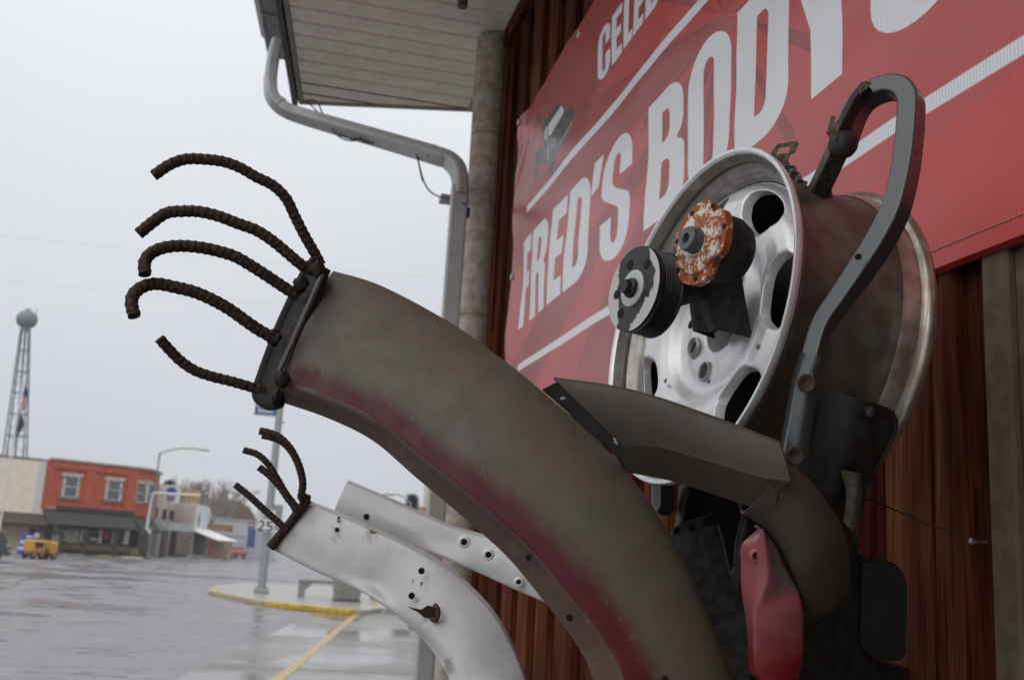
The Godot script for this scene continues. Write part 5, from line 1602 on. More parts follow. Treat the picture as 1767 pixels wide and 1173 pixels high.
	for i in 5:
		var t := i / 4.0
		var c0 := q0.lerp(q1, t)
		var w := lerpf(0.040, 0.044, t)
		rows.append(PackedVector3Array([c0 + Vector3(-w, 0, -0.03), c0 + Vector3(-w * 0.7, 0, 0.004), c0 + Vector3(0, 0, 0.014 * (1.0 - t)), c0 + Vector3(w * 0.7, 0, 0.004), c0 + Vector3(w, 0, -0.03)]))
	np.sheet(surface_of(rows, 4, 4), 0.005)
	obj("nose_casting", np, cast, sc)
	for q in [Vector3(-0.0057, -0.0111, -0.008), Vector3(0.0569, -0.0161, -0.008)]:
		var h := MB.new()
		h.xf = here
		h.prism(ring(0.0055, 14, q.x, q.y), 0.001, q.z)
		obj("casting_hole", h, mat("hole_black", lin(0.006, 0.006, 0.006), 0.9), sc)
	# arm that carries the near eye
	var am := MB.new()
	am.xf = here
	am.tube(PackedVector3Array([e1 + Vector3(0, 0, -0.03), e1.lerp(q0, 0.6) + Vector3(0, 0, -0.03), q0 + Vector3(0, -0.01, -0.03)]), 0.02, 14)
	obj("eye_arm", am, cast, sc)


func lug(parent: Node3D, here: Transform3D, q: Vector3) -> void:
	var m := MB.new()
	m.xf = here * Transform3D(Basis(), q)
	m.lathe(PackedVector2Array([Vector2(0.0135, -0.004), Vector2(0.0125, 0.003), Vector2(0.0108, 0.0042), Vector2(0.0092, 0.002), Vector2(0.0085, -0.012)]), 24)
	obj("lug_seat", m, mat("lug_metal", lin(0.42, 0.42, 0.42), 0.4, 0.3), parent)
	var d := MB.new()
	d.xf = m.xf
	d.lathe(PackedVector2Array([Vector2(0.0094, 0.001), Vector2(0.009, 0.002), Vector2(0, 0.002)]), 20)
	obj("lug_hole", d, mat("lug_brown", lin(0.05, 0.043, 0.03), 0.8), parent)


func disc_face(m: MB, r: float, z: float) -> void:   # a flat round face with texture coordinates
	for k in 48:
		var a := Vector2(cos(TAU * k / 48.0), sin(TAU * k / 48.0))
		var b := Vector2(cos(TAU * (k + 1) / 48.0), sin(TAU * (k + 1) / 48.0))
		var w := Color(1, 1, 1)
		m.tri(Vector3(0, 0, z), Vector3(a.x * r, a.y * r, z), Vector3(b.x * r, b.y * r, z), Vector3.BACK, Vector3.BACK, Vector3.BACK, w, w, w, Vector2(0.5, 0.5), Vector2(0.5 + a.x * 0.5, 0.5 - a.y * 0.5), Vector2(0.5 + b.x * 0.5, 0.5 - b.y * 0.5))


func disc(parent: Node3D, here: Transform3D, metal: Material) -> void:
	const R0 := 0.209
	var count := 7
	var first := deg_to_rad(63.0)
	# height of the dish by radius
	var prof := Curve.new()
	prof.min_value = -0.1
	prof.max_value = 0.1
	for q in [[0.0, -0.046], [0.2, -0.044], [0.28, -0.042], [0.33, -0.043], [0.38, -0.046], [0.43, -0.042], [0.48, -0.031], [0.54, -0.023], [0.62, -0.0185], [0.70, -0.019], [0.77, -0.025], [0.82, -0.035], [0.845, -0.044], [1.0, -0.044]]:
		prof.add_point(Vector2(q[0], q[1]), 0.0, 0.0, Curve.TANGENT_LINEAR, Curve.TANGENT_LINEAR)
	# each window: a rounded outline in (radius, angle); polar mesh is stretched so its edges follow it
	var nr := 48
	var na := 44
	for s in count:
		var m := MB.new()
		m.xf = here
		var a0 := first + TAU * s / count
		var half := TAU / count * 0.5
		# outside of the window: rings around the hole out to the sector's border
		var hole := PackedVector2Array()
		var border := PackedVector2Array()
		var steps := na * 2
		for k in steps:
			var th := TAU * k / steps
			var cx := cos(th)
			var cy := sin(th)
			var sup := pow(pow(absf(cx), 2.6) + pow(absf(cy), 2.6), -1.0 / 2.6)
			var hr := 0.685 + 0.114 * cx * sup
			var wide := lerpf(0.20, 0.31, clampf((hr - 0.55) / 0.2, 0.0, 1.0))
			hole.append(Vector2(hr, a0 + wide * cy * sup * 0.96))
			var sq := 1.0 / maxf(absf(cx), absf(cy))
			var br := 0.485 + 0.372 * (cx * sq * 0.5 + 0.5)
			border.append(Vector2(br, a0 + half * cy * sq))
		var rows := []
		for i in 13:
			var t := i / 12.0
			var line := PackedVector3Array()
			for k in steps:
				var q := hole[k].lerp(border[k], t)
				# the metal rolls inwards round each window
				var roll := -0.005 * pow(1.0 - clampf(t * 4.5, 0.0, 1.0), 2.0)
				if i == 0:
					roll = -0.013
				line.append(Vector3(cos(q.y) * q.x * R0, sin(q.y) * q.x * R0, prof.sample_baked(q.x) + roll))
			rows.append(line)
		m.grid(rows, 1.0, false, true)
		obj("spoke", m, metal, parent)
	var hub := MB.new()
	hub.xf = here
	var pr := PackedVector2Array()
	for k in 20:
		var r := lerpf(0.486, 0.17, k / 19.0)
		pr.append(Vector2(r * R0, prof.sample_baked(r)))
	pr.append(Vector2(0.165 * R0, -0.048))
	pr.append(Vector2(0.16 * R0, -0.08))
	hub.lathe(pr, 72, 80.0)
	obj("wheel_hub", hub, metal, parent)


# ---------------------------------------------------------------- head gear: the bent square tube
func handle(sc: Node3D) -> void:
	var slate := worn("slate_paint", lin(0.05, 0.059, 0.064), 0.0, 0.38, 0.1, texs["dust"], 4.0, 0.01)
	slate.clearcoat_enabled = true
	slate.clearcoat = 0.8
	slate.clearcoat_roughness = 0.3
	var nrm := Vector3(-0.8396, 0.2493, 0.4827)
	var path := PackedVector3Array([Vector3(0.5294, 1.789, -0.9354), Vector3(0.5371, 1.8196, -0.9377), Vector3(0.5474, 1.8515, -0.9362), Vector3(0.5605, 1.8761, -0.9262), Vector3(0.5747, 1.9023, -0.9149), Vector3(0.5902, 1.9322, -0.9035), Vector3(0.6037, 1.9636, -0.8962), Vector3(0.6126, 1.9924, -0.8956), Vector3(0.6204, 2.0224, -0.8974), Vector3(0.6289, 2.0606, -0.9025), Vector3(0.6341, 2.0874, -0.9072), Vector3(0.636, 2.102, -0.9115), Vector3(0.6344, 2.1152, -0.921), Vector3(0.6289, 2.1229, -0.9346), Vector3(0.6217, 2.1233, -0.9474), Vector3(0.6141, 2.1185, -0.958), Vector3(0.607, 2.108, -0.965), Vector3(0.6001, 2.0903, -0.9679), Vector3(0.5934, 2.07, -0.969)])
	var m := MB.new()
	m.sweep(spline(path, 6), rounded(0.022, 0.024, 0.0026, 3), nrm, true, Vector2(0.85, 0.6), 0.3)
	var tube := wobj("tube_frame", m, slate, sc)
	tube.set_meta("label", "slate grey bent square tube over the wheel")
	# flattened foot of the tube, with two bolt eyes
	var ft := MB.new()
	var fr := []
	for q in [PackedVector3Array([Vector3(0.5276, 1.8193, -0.9346), Vector3(0.5328, 1.8167, -0.9234), Vector3(0.548, 1.8136, -0.9309)]), PackedVector3Array([Vector3(0.5203, 1.7896, -0.9374), Vector3(0.5264, 1.7878, -0.929), Vector3(0.5395, 1.7885, -0.9331)]), PackedVector3Array([Vector3(0.5163, 1.755, -0.9427), Vector3(0.5224, 1.7534, -0.9342), Vector3(0.536, 1.7539, -0.9382)]), PackedVector3Array([Vector3(0.5128, 1.7151, -0.95), Vector3(0.52, 1.7138, -0.9412), Vector3(0.5347, 1.7141, -0.945)]), PackedVector3Array([Vector3(0.5148, 1.6814, -0.9568), Vector3(0.5212, 1.6814, -0.9479), Vector3(0.5347, 1.6826, -0.9517)])]:
		fr.append(PackedVector3Array([q[0] - Vector3(-0.2287, -0.2046, 0.9518) * 0.02, q[0], q[1], q[2], q[2] - Vector3(-0.2287, -0.2046, 0.9518) * 0.02]))
	ft.sheet(surface_of(fr, 5, 4), 0.003)
	wobj("tube_foot", ft, slate, sc)
	var eyer := mat("eye_rust", lin(0.07, 0.04, 0.03), 0.8)
	for q in [Vector3(0.5226, 1.7877, -0.9268), Vector3(0.517, 1.7169, -0.9392)]:
		var e := MB.new()
		e.xf = Transform3D(Basis.looking_at(-Vector3(-0.2287, -0.2046, 0.9518)), q)
		e.lathe(PackedVector2Array([Vector2(0.0092, 0), Vector2(0.0085, 0.003), Vector2(0.006, 0.0025), Vector2(0.0035, 0.0), Vector2(0.0, -0.001)]), 20)
		wobj("bolt_eye", e, eyer, sc)
	for q in [Vector3(0.6222, 2.028, -0.888), Vector3(0.5626, 1.9137, -0.8953)]:
		dark_hole(q, Vector3(-0.2287, -0.2046, 0.9518), 0.0032, sc, mat("hole_black", lin(0.006, 0.006, 0.006), 0.9))
	var rodp := PackedVector3Array([Vector3(0.5848, 2.0684, -0.9513), Vector3(0.586, 2.0606, -0.9685), Vector3(0.5972, 2.0491, -1.0103), Vector3(0.6071, 2.0344, -1.0552)])
	var rod := MB.new()
	rod.sweep(rodp, rounded(0.0205, 0.0205, 0.002, 2), nrm)
	wobj("square_rod", rod, mat("rod_steel", lin(0.13, 0.125, 0.11), 0.5, 0.2, texs["grime"], 8.0, 0.02), sc)
	# sleeve and clasp at the joint
	var sl := MB.new()
	sl.sweep(PackedVector3Array([Vector3(0.6027, 2.1209, -0.9387), Vector3(0.5933, 2.1055, -0.9454), Vector3(0.5845, 2.0856, -0.9495), Vector3(0.5759, 2.065, -0.9528)]), rounded(0.009, 0.018, 0.003, 2), nrm)
	wobj("rubber_sleeve", sl, mat("sleeve_black", lin(0.014, 0.014, 0.015), 0.6), sc)
	var cl := MB.new()
	cl.plate(PackedVector3Array([Vector3(0.557, 2.0782, -0.9349), Vector3(0.5611, 2.0779, -0.934), Vector3(0.56, 2.0714, -0.9356), Vector3(0.5657, 2.0745, -0.9336), Vector3(0.5673, 2.0847, -0.931), Vector3(0.569, 2.0857, -0.9304), Vector3(0.5656, 2.0662, -0.9354), Vector3(0.564, 2.0559, -0.938), Vector3(0.5605, 2.0539, -0.9393), Vector3(0.5574, 2.0574, -0.9393), Vector3(0.5538, 2.0608, -0.9394)]), 0.004, nrm)
	var cl2 := MB.new()
	cl2.plate(PackedVector3Array([Vector3(0.5908, 2.1165, -0.9343), Vector3(0.5948, 2.1227, -0.932), Vector3(0.6023, 2.1218, -0.9304), Vector3(0.5999, 2.1179, -0.9318), Vector3(0.5916, 2.109, -0.9357)]), 0.006, nrm)
	wobj("clasp_tab", cl2, mat("clasp_tan", lin(0.2, 0.185, 0.15), 0.5, 0.3, texs["grime"], 9.0), sc)
	wobj("clasp_plate", cl, mat("clasp_tan", lin(0.2, 0.185, 0.15), 0.5, 0.3, texs["grime"], 9.0), sc)
	var kn := MB.new()
	var kc: Vector3 = Vector3(0.5795, 2.054, -0.9452)
	kn.xf = Transform3D(Basis.looking_at(-Vector3(0.1559, -0.3648, 0.9179)), kc)
	kn.lathe(PackedVector2Array([Vector2(0.0145, -0.01), Vector2(0.0145, 0.002), Vector2(0.0115, 0.007), Vector2(0.006, 0.009), Vector2(0, 0.0095)]), 24)
	wobj("joint_knuckle", kn, mat("knuckle_dark", lin(0.045, 0.04, 0.04), 0.55, 0.2), sc)
	# cup that the rod stands in
	var cup := MB.new()
	var cx := Vector3(-0.433, 0.7378, 0.5179)
	cup.xf = Transform3D(Basis.looking_at(-cx), Vector3(0.6085, 2.0351, -1.0589))
	cup.lathe(PackedVector2Array([Vector2(0.0, -0.012), Vector2(0.012, -0.012), Vector2(0.0175, -0.008), Vector2(0.0205, 0.0), Vector2(0.0205, 0.009), Vector2(0.019, 0.010), Vector2(0.0175, 0.004), Vector2(0.0, 0.0)]), 32)
	var cu := wobj("rod_cup", cup, mat("cup_grey", lin(0.16, 0.165, 0.165), 0.5, 0.2, texs["grime"], 9.0, 0.03), sc)
	var ny := MB.new()
	ny.xf = Transform3D(cup.xf.basis, Vector3(0.5972, 2.0309, -1.051))
	ny.lathe(PackedVector2Array([Vector2(0.0085, 0.0), Vector2(0.008, 0.0035), Vector2(0.005, 0.0038), Vector2(0.0045, 0.0), Vector2(0, 0.0)]), 18)
	obj("eyelet", ny, mat("eyelet_tan", lin(0.2, 0.16, 0.12), 0.5, 0.3), cu)
	# tan hook plate with its oblong eye, and crumpled strip beside it
	var hp := MB.new()
	var hx := Vector3(0.934, 0.0845, 0.347)
	var hy := Vector3(-0.1883, 0.8908, 0.4136)
	hp.xf = Transform3D(Basis(hx, hy, hx.cross(hy)).orthonormalized(), Vector3(0.5562, 2.0624, -1.0646))
	var px := 0.000694 / 3.26
	var ol := PackedVector2Array()
	for q in [Vector2(75, 500), Vector2(100, 470), Vector2(130, 432), Vector2(232, 421), Vector2(244, 436), Vector2(224, 488), Vector2(200, 492), Vector2(186, 520), Vector2(200, 560), Vector2(215, 640), Vector2(170, 640), Vector2(130, 600)]:
		ol.append(Vector2(q.x - 98.0, 580.0 - q.y) * px)
	var hl := PackedVector2Array()
	for q in [Vector2(122, 490), Vector2(140, 456), Vector2(200, 448), Vector2(192, 484)]:
		hl.append(Vector2(q.x - 98.0, 580.0 - q.y) * px)
	hp.prism(ol, 0.0035, -0.0017, [hl])
	wobj("hook_plate", hp, mat("hook_tan", lin(0.32, 0.28, 0.2), 0.55, 0.2, texs["grime"], 9.0, 0.02), sc)
	var cr := MB.new()
	var crows := []
	for i in 10:
		var t := i / 9.0
		var c0: Vector3 = Vector3(0.5653, 2.066, -1.0511).lerp(Vector3(0.5831, 2.0347, -1.043), t)
		var wob := sin(i * 2.3) * 0.004
		crows.append(PackedVector3Array([c0 + hx * (-0.012 + wob), c0 + hx * (-0.003) + Vector3(-0.2287, -0.2046, 0.9518) * (0.005 + wob), c0 + hx * 0.004 - Vector3(-0.2287, -0.2046, 0.9518) * wob, c0 + hx * (0.010 + wob * 0.7)]))
	cr.sheet(surface_of(crows, 4, 3), 0.003)
	wobj("crumpled_strip", cr, mat("strip_grey", lin(0.19, 0.19, 0.18), 0.5, 0.3, texs["grime"], 12.0, 0.05), sc)


func build_tie_wire() -> void:
	var w := thing("tie_wire", "thin dark tie wire strung from the figure to a bent nail in the wall boards", "wire", Vector3(0.9, 1.6562, -1.164))
	var m := MB.new()
	m.tube(spline(PackedVector3Array([Vector3(0.7383, 1.7163, -1.2371), Vector3(0.7949, 1.7057, -1.2467), Vector3(0.85, 1.6914, -1.252), Vector3(0.87, 1.6729, -1.2071), Vector3(0.875, 1.6662, -1.1681), Vector3(0.878, 1.6576, -1.1439), Vector3(0.882, 1.6551, -1.1407)]), 6), 0.0011, 6)
	wobj("wire_strand", m, mat("wire_dark", lin(0.03, 0.025, 0.022), 0.5, 0.3), w)
	var n := MB.new()
	var p: Vector3 = Vector3(0.9, 1.6562, -1.164)
	n.tube(PackedVector3Array([p + Vector3(0.015, 0, 0), p + Vector3(-0.014, 0.001, 0), p + Vector3(-0.014, 0.0015, 0.001)]), 0.0018, 8)
	n.xf = Transform3D(Basis(Vector3.BACK, Vector3.UP, Vector3.LEFT), p + Vector3(-0.014, 0.001, 0.0))
	n.lathe(PackedVector2Array([Vector2(0.0, -0.002), Vector2(0.0042, -0.002), Vector2(0.0038, 0.001), Vector2(0.0, 0.0015)]), 14)
	wobj("nail", n, mat("nail_zinc", lin(0.4, 0.4, 0.39), 0.35, 0.6), w)


# ---------------------------------------------------------------- the street behind
func panel(called: String, p0: Vector3, p1: Vector3, y0: float, y1: float, out: float, thick: float, m: Material, parent: Node3D, root: Node3D = null) -> MeshInstance3D:
	var d := (p1 - p0).normalized()
	var nn := Vector3(-d.z, 0, d.x)
	var mb := MB.new()
	mb.xf = Transform3D(Basis(d, Vector3.UP, nn), p0)
	mb.box(Vector3(0, y0, out), Vector3(p0.distance_to(p1), y1, out + thick), 0.01)
	if root:
		return wobj(called, mb, m, root)
	return obj(called, mb, m, parent)


func window(p0: Vector3, p1: Vector3, y0: float, y1: float, frame: Material, root: Node3D, two := true) -> MeshInstance3D:
	var f := panel("window", p0, p1, y0, y1, -0.05, 0.14, frame, null, root)
	var glass := mat("window_glass", lin(0.10, 0.12, 0.14), 0.12)
	var a := p0.lerp(p1, 0.16)
	var b := p0.lerp(p1, 0.84)
	var m := (y0 + y1) * 0.5
	if two:
		panel("pane", a, b, m + 0.05, y1 - 0.12, 0.06, 0.04, glass, f)
		panel("pane", a, b, y0 + 0.1, m - 0.05, 0.06, 0.04, glass, f)
	else:
		panel("pane", a, b, y0 + 0.1, y1 - 0.12, 0.06, 0.04, glass, f)
	return f


func block(called: String, label: String, foot: Array, y0: float, y1: float, m: Material, part := "wall") -> Node3D:
	var t := thing(called, label, "building", Vector3(foot[0].x, 0, foot[0].y))
	var mb := MB.new()
	mb.xf = Transform3D(Basis(Vector3.RIGHT, Vector3.FORWARD, Vector3.UP), Vector3.ZERO)
	var p := PackedVector2Array()
	for q in foot:
		p.append(Vector2(q.x, -q.y))
	mb.prism(p, y1 - y0, y0)
	wobj(part, mb, m, t)
	return t


func slope(called: String, a: Vector3, b: Vector3, top: float, low: float, reach: float, m: Material, root: Node3D, thick := 0.12, out := 0.0) -> MeshInstance3D:
	var d := (b - a).normalized()
	var nn := Vector3(-d.z, 0, d.x)
	var mb := MB.new()
	var o := nn * out
	mb.plate(PackedVector3Array([a + o + Vector3(0, top, 0), b + o + Vector3(0, top, 0), b + o + nn * reach + Vector3(0, low, 0), a + o + nn * reach + Vector3(0, low, 0)]), thick, Vector3.UP)
	return wobj(called, mb, m, root)


func paint(called: String, r: float, g: float, b: float, rough := 0.7, tex := "grime", scale := 0.35) -> StandardMaterial3D:
	return mat(called, lin(r, g, b), rough, 0.0, texs[tex], scale)


func build_far_buildings() -> void:
	var trim := paint("white_trim", 0.62, 0.62, 0.6, 0.5)
	var dark := paint("dark_opening", 0.018, 0.02, 0.022, 0.3)
	var brown := paint("brown_post", 0.07, 0.05, 0.04)
	# cream block at the left
	var cream := paint("cream_stucco", 0.82, 0.72, 0.59, 0.8, "dust", 0.15)
	var b0 := block("cream_building", "plain cream block beside the red brick building, with a brown shingled canopy below", [Vector2(-20.9883, -91), Vector2(-15.9504, -94), Vector2(-17.85, -110), Vector2(-25.3705, -110)], 3.1305, 7.4797, cream)
	panel("lower_wall", Vector3(-20.9883, 0, -91), Vector3(-15.9504, 0, -94), 0.1, 3.1305, -1.0, 0.6, paint("siding_beige", 0.5, 0.47, 0.38, 0.7, "dust", 0.2), null, b0)
	panel("corner_trim", Vector3(-16.7018, 0, -93.5525), Vector3(-15.8626, 0, -94.0523), 3.0371, 7.472, -0.02, 0.06, paint("corner_white", 0.62, 0.61, 0.58, 0.7, "dust"), null, b0)
	panel("parapet_cap", Vector3(-20.9883, 0, -91), Vector3(-15.9504, 0, -94), 7.4335, 7.6184, -0.3, 0.36, paint("cap_grey", 0.35, 0.34, 0.32), null, b0)
	slope("shingle_canopy", Vector3(-20.9883, 0, -91), Vector3(-15.9938, 0, -94), 3.1119, 2.2439, 1.6, paint("brown_shingle", 0.085, 0.065, 0.058, 0.85, "grime", 1.1), b0, 0.16)
	panel("door", Vector3(-16.5313, 0, -93.654), Vector3(-16.1878, 0, -93.8586), 0.2316, 2.0093, -0.4, 0.1, brown, null, b0)
	var sw := panel("shop_window", Vector3(-16.3684, 0, -93.7511), Vector3(-15.471, 0, -94.2854), 1.1993, 1.9746, -0.4, 0.1, paint("grey_curtain", 0.3, 0.33, 0.34), null, b0)
	panel("lower_sash", Vector3(-15.983, 0, -93.9806), Vector3(-15.4132, 0, -94.3199), 0.7379, 1.4449, -0.3, 0.05, dark, sw)
	for u in 4:
		pass
	panel("post", Vector3(-15.556, 0, -94.2349), Vector3(-15.1839, 0, -94.4564), 0.1935, 2.3595, 1.2, 0.18, brown, null, b0)
	# two-storey red brick corner building
	var brick := paint("red_brick", 0.5, 0.11, 0.055, 0.85, "road_dust", 0.5)
	var b1 := block("brick_building", "two-storey red brick corner building with white sash windows over a dark shingled canopy", [Vector2(-15.9504, -94), Vector2(-9.4706, -98), Vector2(-8.496, -99.3), Vector2(-7.9412, -104), Vector2(-8.8575, -116), Vector2(-17.2, -112)], 3.5765, 7.6059, brick)
	panel("cornice", Vector3(-15.9504, 0, -94), Vector3(-9.4706, 0, -98), 7.6059, 7.7987, -0.25, 0.5, paint("coping_stone", 0.4, 0.39, 0.37), null, b1)
	panel("cornice", Vector3(-9.4706, 0, -98), Vector3(-8.496, 0, -99.3), 7.6059, 7.7987, -0.25, 0.5, paint("coping_stone", 0.4, 0.39, 0.37), null, b1)
	panel("cornice", Vector3(-8.496, 0, -99.3), Vector3(-7.9412, 0, -104), 7.6059, 7.7987, -0.25, 0.5, paint("coping_stone", 0.4, 0.39, 0.37), null, b1)
	for q in [[Vector3(-16.1482, 0, -93.8779), Vector3(-15.4887, 0, -94.285), 3.9143, 7.2543], [Vector3(-13.2791, 0, -95.649), Vector3(-12.5714, 0, -96.0859), 3.8851, 7.6059], [Vector3(-10.1566, 0, -97.5765), Vector3(-9.3436, 0, -98.0784), 3.7669, 7.9884]]:
		panel("pilaster", q[0], q[1], q[2] - 0.3, 7.5577, -0.02, 0.16, brick, null, b1)
	var corb := panel("corbel_course", Vector3(-15.8733, 0, -94.0476), Vector3(-10.0982, 0, -97.6126), 7.0019, 7.4923, -0.02, 0.2, brick, null, b1)
	for k in 24:
		var a := Vector3(-15.4773, 0, -94.3).lerp(Vector3(-9.7799, 0, -97.8), k / 24.0)
		var c := Vector3(-15.4773, 0, -94.3).lerp(Vector3(-9.7799, 0, -97.8), (k + 0.5) / 24.0)
		if absf(k - 11.5) > 0.6:
			panel("corbel", a, c, 6.9797, 7.1723, -0.02, 0.16, brick, corb)
	panel("belt_course", Vector3(-15.8646, 0, -94.0529), Vector3(-9.4232, 0, -98.0293), 3.6929, 4.0589, -0.02, 0.14, brick, null, b1)
	for w in [[Vector3(-14.8617, 0, -94.672), Vector3(-13.6463, 0, -95.4223), 4.7038, 6.4504], [Vector3(-11.7128, 0, -96.6159), Vector3(-10.4496, 0, -97.3957), 4.7614, 6.4616]]:
		var f := window(w[0], w[1], w[2], w[3], trim, b1)
		var d: Vector3 = (w[1] - w[0]).normalized() * 0.18
		panel("lintel", w[0] - d, w[1] + d, w[3] - 0.06, w[3] + 0.22, -0.02, 0.2, trim, f)
		panel("sill", w[0] - d, w[1] + d, w[2] - 0.22, w[2] - 0.02, -0.02, 0.2, paint("sill_stone", 0.22, 0.2, 0.18), f)
	for w in [[Vector3(-9.413, 0, -98.0769), Vector3(-8.7186, 0, -99.0031), 4.6914, 6.4653], [Vector3(-8.5576, 0, -98.7786), Vector3(-8.1786, 0, -101.9888), 4.7871, 6.5165]]:
		var f := window(w[0], w[1], w[2], w[3], trim, b1)
		panel("lintel", w[0], w[1], w[3] - 0.06, w[3] + 0.2, -0.02, 0.18, trim, f)
	var sh := paint("dark_shingle", 0.07, 0.066, 0.06, 0.85, "grime", 1.1)
	panel("sign_band", Vector3(-15.0865, 0, -94.5333), Vector3(-9.3654, 0, -98.065), 3.5662, 3.9503, -0.2, 0.5, paint("band_dark", 0.045, 0.042, 0.045), null, b1)
	panel("white_board", Vector3(-15.7626, 0, -94.1159), Vector3(-15.092, 0, -94.5299), 3.6661, 3.8428, 0.05, 0.1, paint("board_white", 0.4, 0.4, 0.39), null, b1)
	slope("shingle_canopy", Vector3(-15.9504, 0, -94), Vector3(-9.4706, 0, -98), 3.5765, 2.3847, 1.3, sh, b1, 0.18)
	slope("shingle_canopy", Vector3(-9.4706, 0, -98), Vector3(-8.1126, 0, -100.5), 3.4333, 2.3371, 1.3, paint("dark_shingle", 0.07, 0.066, 0.06), b1, 0.18)
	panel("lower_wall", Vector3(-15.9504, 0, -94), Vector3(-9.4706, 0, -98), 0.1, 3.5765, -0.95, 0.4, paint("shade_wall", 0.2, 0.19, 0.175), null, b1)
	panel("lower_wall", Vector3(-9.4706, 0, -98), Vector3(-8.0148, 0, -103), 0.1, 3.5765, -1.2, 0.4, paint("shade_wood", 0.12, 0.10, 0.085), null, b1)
	for q in [[Vector3(-14.8951, 0, -94.6514), Vector3(-13.7439, 0, -95.3621), 1.0725, 2.0798, 0.5, 0.52, 0.46], [Vector3(-13.7943, 0, -95.331), Vector3(-13.1533, 0, -95.7267), 1.0136, 2.1586, 0.48, 0.52, 0.47], [Vector3(-13.0474, 0, -95.792), Vector3(-12.4051, 0, -96.1885), 1.1065, 2.212, 0.75, 0.74, 0.7], [Vector3(-11.7731, 0, -96.5787), Vector3(-11.3774, 0, -96.823), 1.1206, 2.2547, 0.75, 0.74, 0.7], [Vector3(-10.7741, 0, -97.1954), Vector3(-10.4174, 0, -97.4155), 1.1298, 2.2768, 0.75, 0.74, 0.7], [Vector3(-9.851, 0, -97.7652), Vector3(-9.396, 0, -98.0461), 1.1417, 2.342, 0.75, 0.74, 0.7]]:
		panel("front_panel", q[0], q[1], q[2], q[3], -0.15, 0.1, paint("front_%d" % int(q[4] * 100.0), q[4], q[5], q[6]), null, b1)
	for q in [[Vector3(-12.4898, 0, -96.1362), Vector3(-11.689, 0, -96.6306), 1.1982, 2.1557], [Vector3(-11.4669, 0, -96.7677), Vector3(-10.6908, 0, -97.2468), 1.2106, 2.2279], [Vector3(-10.5119, 0, -97.3572), Vector3(-9.7687, 0, -97.816), 1.2666, 2.2954]]:
		panel("shop_window", q[0], q[1], q[2], q[3], -0.14, 0.1, dark, null, b1)
	panel("door", Vector3(-9.4002, 0, -98.0435), Vector3(-8.6946, 0, -98.4791), 0.9362, 2.3244, -0.14, 0.1, dark, null, b1)
	panel("red_notice", Vector3(-11.3146, 0, -96.8617), Vector3(-10.9918, 0, -97.061), 1.532, 2.0445, -0.03, 0.04, mat("notice_red", lin(0.5, 0.03, 0.05), 0.5), null, b1)
	panel("white_notice", Vector3(-12.3246, 0, -96.2382), Vector3(-11.8344, 0, -96.5408), 1.3337, 1.4948, -0.03, 0.04, trim, null, b1)
	panel("brick_base", Vector3(-14.7105, 0, -94.7654), Vector3(-9.3156, 0, -98.0957), 0.4588, 0.9197, -0.2, 0.35, paint("base_brick", 0.24, 0.15, 0.11, 0.85, "grime", 0.8), null, b1)
	for q in [[Vector3(-13.2617, 0, -95.6597), Vector3(-12.9154, 0, -95.8735), 0.2675, 2.2444], [Vector3(-11.0248, 0, -97.0406), Vector3(-10.6846, 0, -97.2506), 0.2408, 2.3566], [Vector3(-14.9412, 0, -94.6229), Vector3(-14.6241, 0, -94.8187), 0.2234, 2.1235], [Vector3(-8.867, 0, -98.3726), Vector3(-8.4788, 0, -98.6123), 0.2563, 2.4115]]:
		panel("post", q[0], q[1], 0.1, q[3], 1.0, 0.12, brown, null, b1)
	panel("post", Vector3(-8.2224, 0, -101.6184), Vector3(-7.9604, 0, -103.8376), 0.1355, 2.4964, 1.2, 0.2, brown, null, b1)
	panel("step", Vector3(-9.3112, 0, -98.0984), Vector3(-8.4335, 0, -98.6402), 0.2586, 0.8026, -0.3, 0.9, paint("step_tan", 0.32, 0.27, 0.18), null, b1)

	# white block behind, pale false front with its two awnings
	var chalk := paint("chalk_wall", 0.6, 0.59, 0.56, 0.8, "dust", 0.15)
	var b2 := block("chalk_building", "off-white upright block behind the street lamp with narrow dark windows", [Vector2(-9.4202, -112), Vector2(-6.7002, -113), Vector2(-6.9878, -124), Vector2(-10.4296, -124)], 0.0, 7.1547, chalk)
	for q in [[Vector3(-8.6872, 0, -112.2695), Vector3(-8.4137, 0, -112.3701), 3.8324, 4.7854], [Vector3(-7.9226, 0, -112.5506), Vector3(-7.5876, 0, -112.6737), 3.721, 4.7309], [Vector3(-7.2603, 0, -112.7941), Vector3(-6.9309, 0, -112.9152), 3.7112, 4.6675]]:
		panel("window", q[0], q[1], q[2], q[3], -0.02, 0.1, dark, null, b2)
	var ice := paint("pale_blue_wall", 0.64, 0.68, 0.71, 0.75, "dust", 0.15)
	var b3 := block("false_front_shop", "pale blue-white false-front shop with a grey emblem and a white awning", [Vector2(-6.9214, -113), Vector2(-4.9544, -110), Vector2(-3.7061, -117), Vector2(-3.8001, -128), Vector2(-7.471, -126)], 0.0, 5.4064, ice)
	panel("side_board", Vector3(-6.7674, 0, -112.618), Vector3(-4.5779, 0, -109.4562), 3.055, 5.3306, 0.0, 0.05, chalk, null, b3)
	var em := MB.new()
